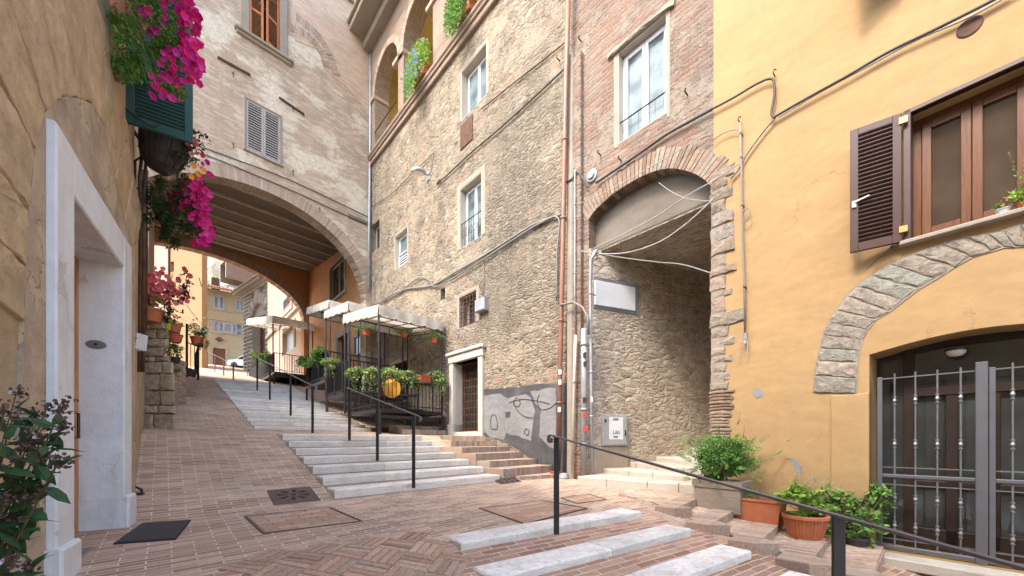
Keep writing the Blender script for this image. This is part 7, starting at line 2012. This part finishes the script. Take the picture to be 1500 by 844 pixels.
mb = MB(); p_ = FP.h(296, 420); mb.tube([(k1_, -0.02, p_[1]), (k1_+0.3, -0.4, p_[1]+0.5)], 0.03, 6); mb.build('bracket', M['black_metal'], far_left)
cable(far_left, FP, [(272,445),(285,463),(296,475)], 0.02, -0.05)
# pale yellow house closing the view
YP = Plane.px(280, 88/(1420-280), 420, 88/(1420-420))
fy = thing('pale_yellow_house', 'pale yellow house with grey shuttered windows closing the street', 'house', YP, (YP.h(320, 535)[0], 0, 8.8))
k0_, k1_ = YP.h(285, 500)[0], YP.h(410, 500)[0]; ze = YP.h(300, 421)[1]
def z5(x, y): return (260+x/3.835, 360+y/3.835)
wins = [((150,265),(150,335),160-22), ((205,278),(205,350),262), ((330,305),(330,365),372), ((205,425),(205,482),262), ((310,440),(310,495),358)]
RR = []
for a, b, xr in wins:
    pa = z5(*a); pb_ = z5(*b); xr_px = 260+xr/3.835
    if xr_px < pa[0]: pa = (pa[0]-7, pa[1]); pb_ = (pb_[0]-7, pb_[1]); xr_px = pa[0]+10
    RR.append([YP.h(*pa)[0], YP.h(xr_px, pa[1])[0], YP.h(*pb_)[1], YP.h(*pa)[1]])
pa = z5(200, 573); DRf = [YP.h(*pa)[0], YP.h(z5(270,0)[0], 500)[0], 8.3, YP.h(*pa)[1]]
mb = MB(); mb.prism([(k0_, 4), (k1_, 4), (k1_, ze), (k0_, ze)], 0, 0.4, [rp(r) for r in RR]+[rp(DRf)]); mb.build('wall', M['far_yellow'], fy)
for i, r in enumerate(RR):
    mb = MB(); mb.box(r[0], r[1], 0.15, 0.2, r[2], r[3]); w = mb.build('window', M['pane'], fy)
    mb = MB(); xm = (r[0]+r[1])/2; louvre(mb, r[0], xm-0.02, 0.06, r[2], r[3], 0.10, 0.12, 0.05)
    if i != 4: louvre(mb, xm+0.02, r[1], 0.06, r[2], r[3], 0.10, 0.12, 0.05)
    else: louvre(mb, r[0]-0.9, r[0]-0.02, -0.02, r[2], r[3], 0.10, 0.12, 0.05)
    mb.build('shutter', M['galv'], w); mb = MB()
    mb.bbox(r[0]-0.25, r[1]+0.25, -0.05, 0.0, r[2]-0.15, r[2], 0.01); mb.bbox(r[0]-0.22, r[0], -0.03, 0.0, r[2], r[3]+0.2); mb.bbox(r[1], r[1]+0.22, -0.03, 0.0, r[2], r[3]+0.2); mb.bbox(r[0], r[1], -0.03, 0.0, r[3], r[3]+0.2); mb.build('surround', M['cut_stone'], w)
mb = MB(); mb.box(DRf[0], DRf[1], 0.1, 0.2, DRf[2], DRf[3]); w = mb.build('door', M['brown_wood'], fy); surround(w, DRf, 0.3, 0.04, 'cut_stone')
mb = MB(); 
for zf_ in ((z5(150,345)),(z5(150,400))): z = YP.h(*zf_)[1]; mb.bbox(k0_, k1_, -0.06, 0, z-0.12, z, 0.02)
mb.build('string_course', M['far_yellow'], fy)
mb = MB(); q = z5(235, 528); c_ = YP.h(*q); mb.prism([(c_[0]-0.75, c_[1]), (c_[0], c_[1]-0.55), (c_[0]+0.75, c_[1]), (c_[0], c_[1]+0.55)], -0.04, 0.0); mb.build('diamond_crest', M['cut_stone'], fy)
mb = MB(); mb.prism([(c_[0]-0.45, c_[1]), (c_[0], c_[1]-0.33), (c_[0]+0.45, c_[1]), (c_[0], c_[1]+0.33)], -0.06, -0.03); mb.build('red_emblem', M['rust'], fy)
mb = MB(); mb.add([(k0_-0.3,-0.7,ze-0.1),(k1_+0.3,-0.7,ze-0.1),(k1_+0.3,5,ze+1.6),(k0_-0.3,5,ze+1.6),(k0_-0.3,-0.7,ze+0.1),(k1_+0.3,-0.7,ze+0.1),(k1_+0.3,5,ze+1.8),(k0_-0.3,5,ze+1.8)], [(0,3,2,1),(4,5,6,7),(0,1,5,4),(1,2,6,5),(2,3,7,6),(3,0,4,7)])
x = k0_-0.3
while x < k1_+0.2: mb.tube([(x, -0.75, ze+0.12), (x, 5, ze+1.85)], 0.10, 6); x += 0.26
rf = mb.build('roof', M['roof'], fy)
mb = MB(); q = YP.h(316, 421); mb.bbox(q[0]-0.3, q[0]+0.5, 1.0, 1.8, ze, ze+1.7); mb.build('chimney', M['rust'], rf)
# rocky hillside with old stone wall behind
HP = Plane.px(270, 0.115, 470, 0.115)
mb = MB(); N = 26
for i in range(N+1):
    for j in range(15):
        px = 240+i*12; py = 300+j*14; x, z = HP.h(px, py); n_ = mn.noise(Vector((x*0.25, z*0.25, 1.0)))*3 + mn.noise(Vector((x*0.9, z*0.9, 4.0)))*0.8
        mb.v.append(Vector((x, -j*0.9+n_+6, z)))
for i in range(N):
    for j in range(14): k = i*15+j; mb.f.append([k, k+15, k+16, k+1]); mb.m.append(0)
for i_, f in enumerate(mb.f): mb.uv[i_] = [(mb.v[j].x, mb.v[j].z) for j in f]
M['hill'] = rubble('hillside_rock', [(0.22,0.19,0.15),(0.36,0.32,0.27),(0.29,0.26,0.21),(0.32,0.29,0.24)], (0.31,0.28,0.23), 1.0, 1.8, 1.0, 0.3)
hl = mb.build('hillside', M['hill'], None, HP, (0,0,0)); tag(hl, kind='structure')
rng = random.Random(12)
for (px, py, r, lab) in ((345, 402, 1.7, 'green bush growing high on the rocky hillside'), (331, 412, 1.2, 'smaller bush on the hillside left of the larger one'), (352, 393, 1.0, 'topmost pale bush on the rocky hillside')):
    c = HP.w(*HP.p(px, py, -2.0)); t = thing('hillside_bush', lab, 'bush', WORLD, tuple(c)); mb = MB(); bush(mb, c, (r*1.3, r, r*0.6), 500, 0.35, rng, 0.2, 9, fine=False); mb.build('foliage', M['leaf_lime'], t)
    mb = MB(); stems(mb, Vector(c)-Vector((0,-1.0,r*0.8)), [Vector(c)+rv(rng)*r*0.5 for _ in range(5)], 0.05, rng); mb.build('branches', M['stem'], t)
# glasshouse roof on the hill
c = at(338, 404, 0.100); t = thing('lean_to_roof', 'grey translucent lean-to roof below the rocky hillside', 'lean-to', WORLD, tuple(c))
mb = MB(); a = at(316, 418, 0.098); b = at(362, 412, 0.098); c2 = at(360, 396, 0.103); d2 = at(334, 405, 0.103)
mb.add([a, b, c2, d2]+[v-Vector((0,0,0.15)) for v in (a, b, c2, d2)], [(0,1,2,3),(7,6,5,4),(0,4,5,1),(1,5,6,2),(2,6,7,3),(3,7,4,0)]); mb.build('roof_sheet', M['galv'], t)
mb = MB(); 
for p in (a, b, c2, d2): mb.bar(p, p-Vector((0,0,3)), 0.1, 0.1)
mb.build('posts', M['rust'], t)
# rusticated stone portal building
RP = Plane.px(346, 22.8/(346-19), 402, 22.8/(402-19))
pt = thing('rusticated_portal', 'grey rusticated stone portal with heavy cornice beyond the archway', 'portal', RP, (RP.h(362, 540)[0], 0, 6))
x0_, x1_ = RP.h(358, 500)[0], RP.h(400, 500)[0]; zt_ = RP.h(362, 436)[1]; zg = 4.5
dx0, dx1 = x0_+(x1_-x0_)*0.34, x0_+(x1_-x0_)*0.80; zd_ = RP.h(372, 468)[1]
mb = MB(); 
mb.prism([(x0_, zg), (dx0, zg), (dx0, zd_), (dx1, zd_), (dx1, zg), (x1_+0.3, zg), (x1_+0.3, zt_), (x0_, zt_)], 0, 1.2); mb.build('wall', M['portal_stone'], pt)
mb = MB(); rng = random.Random(44); z = zg
while z < zt_-0.3:
    h = 0.36; k = int((z-zg)/h) % 2
    for a, b in ((x0_-0.04, dx0-0.02*k), (dx1+0.03, x1_+0.1)):
        mb.rough([(a, z+0.03), (b, z+0.03), (b, z+h-0.03), (a, z+h-0.03)], -0.20, 0.05, 0.10, 0.01, rng=rng)
    mb.rough([(x0_-0.02, z+0.03), (x0_+0.01, z+0.03), (x0_+0.01, z+h-0.03), (x0_-0.02, z+h-0.03)], 0.0, 0.9, 0.02, 0.005, rng=rng)
    z += h
cxm = (dx0+dx1)/2
for k in range(-3, 4):
    a0 = math.radians(90-k*18-8.5); a1 = math.radians(90-k*18+8.5); r0, r1 = (dx1-dx0)*0.5, (dx1-dx0)*0.5+(1.35 if k == 0 else 1.05)
    q = [(cxm+r0*math.cos(a0), zd_-0.5+r0*math.sin(a0)), (cxm+r1*math.cos(a0), zd_-0.5+r1*math.sin(a0)), (cxm+r1*math.cos(a1), zd_-0.5+r1*math.sin(a1)), (cxm+r0*math.cos(a1), zd_-0.5+r0*math.sin(a1))]
    mb.rough(q, -0.26 if k else -0.34, 0.05, 0.10, 0.01, rng=rng)
mb.build('rusticated_blocks', M['portal_stone'], pt)
mb = MB()
for i, (d, h0, h1) in enumerate(((0.3, 0, 0.2), (0.5, 0.2, 0.32), (0.8, 0.32, 0.55), (0.95, 0.55, 0.68))): mb.bbox(x0_-d*0.9, x1_+0.5, -d, 1.2, zt_+h0, zt_+h1, 0.03)
mb.build('cornice', M['portal_stone'], pt)
mb = MB(); mb.box(dx0-0.1, dx1+0.1, 0.6, 0.7, zg, zd_+0.6); mb.build('door', M['brown_wood'], pt)
# pale tall house on the right beyond the arch
k0_ = RW.h(399, 500)[0]; k1_ = RW.h(451, 500)[0]
ph = thing('pale_tall_house', 'pale cream house with brown shutters between portal and archway', 'house', RW, (k1_, 0, 4.0))
w1 = rect(RW, 416, 441, 427, 458); w2 = rect(RW, 415, 490, 431, 520); w3 = rect(RW, 405, 400, 412, 414)
mb = MB(); mb.prism([(k0_-2, 0), (k1_-0.4, 0), (k1_-0.4, 24), (k0_-2, 24)], 0.02, 0.4, [rp(w1), rp(w2)]); mb.build('wall', M['beige_plaster'], ph)
mb = MB(); louvre(mb, w1[0], w1[1], 0.0, w1[2], w1[3], 0.12, 0.14, 0.05); w = mb.build('window', M['brown_wood'], ph); surround(w, w1, 0.3, 0.05, 'cut_stone', bottom=True)
mb = MB(); mb.box(w2[0]-0.1, w2[1]+0.1, 0.25, 0.3, w2[2]-1, w2[3]+0.1); w = mb.build('door', M['galv'], ph); surround(w, w2, 0.35, 0.06, 'cut_stone')
mb = MB(); mb.bbox(k0_-2, k1_, -0.15, 0.05, RW.h(420, 470)[1], RW.h(420, 466)[1], 0.03); mb.build('string_course', M['cut_stone'], ph)
# orange house pier left of the arch spring: tall orange block above the portal
tp_ = thing('brick_tower_house', 'orange brick house with tall window rising behind the portal', 'house', RP, (RP.h(362, 420)[0], 2, 12))
a_, b_ = RP.h(364, 400, 3)[0], RP.h(404, 400, 3)[0]; wr = [RP.h(366, 400, 3)[0], RP.h(374, 400, 3)[0], RP.h(366, 425, 3)[1], RP.h(366, 402, 3)[1]]
mb = MB(); mb.prism([(a_, 5), (b_+1, 5), (b_+1, 28), (a_, 28)], 3, 3.4, [rp([wr[0]+0.3, wr[1]+0.3, wr[2], wr[3]])]); mb.build('wall', M['orange_plaster'], tp_)
mb = MB(); mb.box(wr[0], wr[1]+0.6, 3.2, 3.3, wr[2], wr[3]); w = mb.build('window', M['pane'], tp_); surround(w, [wr[0]+0.3, wr[1]+0.3, wr[2], wr[3]], 0.25, -2.95, 'cut_stone')
# pale parked car roofs at the head of the street
c = at(366, 540, 0.080); c.z = H(c.x, c.y)
t = thing('parked_car', 'pale blue-white parked car at the far head of the street', 'car', WORLD, tuple(c))
dx = Vector((1, 0.25, 0)).normalized(); dy = Vector((-dx.y, dx.x, 0))
def cp(x, y, z): return Vector(c)+dx*x+dy*y+Vector((0,0,z))
prof_c = [(-2.0,0.25),(-2.05,0.6),(-1.9,0.85),(-1.1,0.95),(-0.6,1.38),(0.7,1.42),(1.3,1.0),(1.9,0.9),(2.05,0.6),(2.0,0.25)]
mb = MB(); n = len(prof_c); vs = [cp(x, -0.8, z) for x, z in prof_c]+[cp(x, 0.8, z) for x, z in prof_c]
mb.add(vs, [tuple(reversed(range(n))), tuple(range(n, 2*n))]+[(i, (i+1)%n, n+(i+1)%n, n+i) for i in range(n)]); mb.build('body', M['blue_cloth'], t)
mb = MB(); mb.add([cp(x, -0.82, z) for x, z in ((-1.0,0.97),(-0.55,1.3),(0.65,1.34),(1.15,1.0))], [(3,2,1,0)]); mb.build('side_window', M['pane_dark'], t)
for x in (-1.3, 1.3):
    mb = MB(); mb.tube([cp(x, -0.86, 0.32), cp(x, -0.6, 0.32)], 0.32, 16); mb.build('wheel', M['rubber'], t)
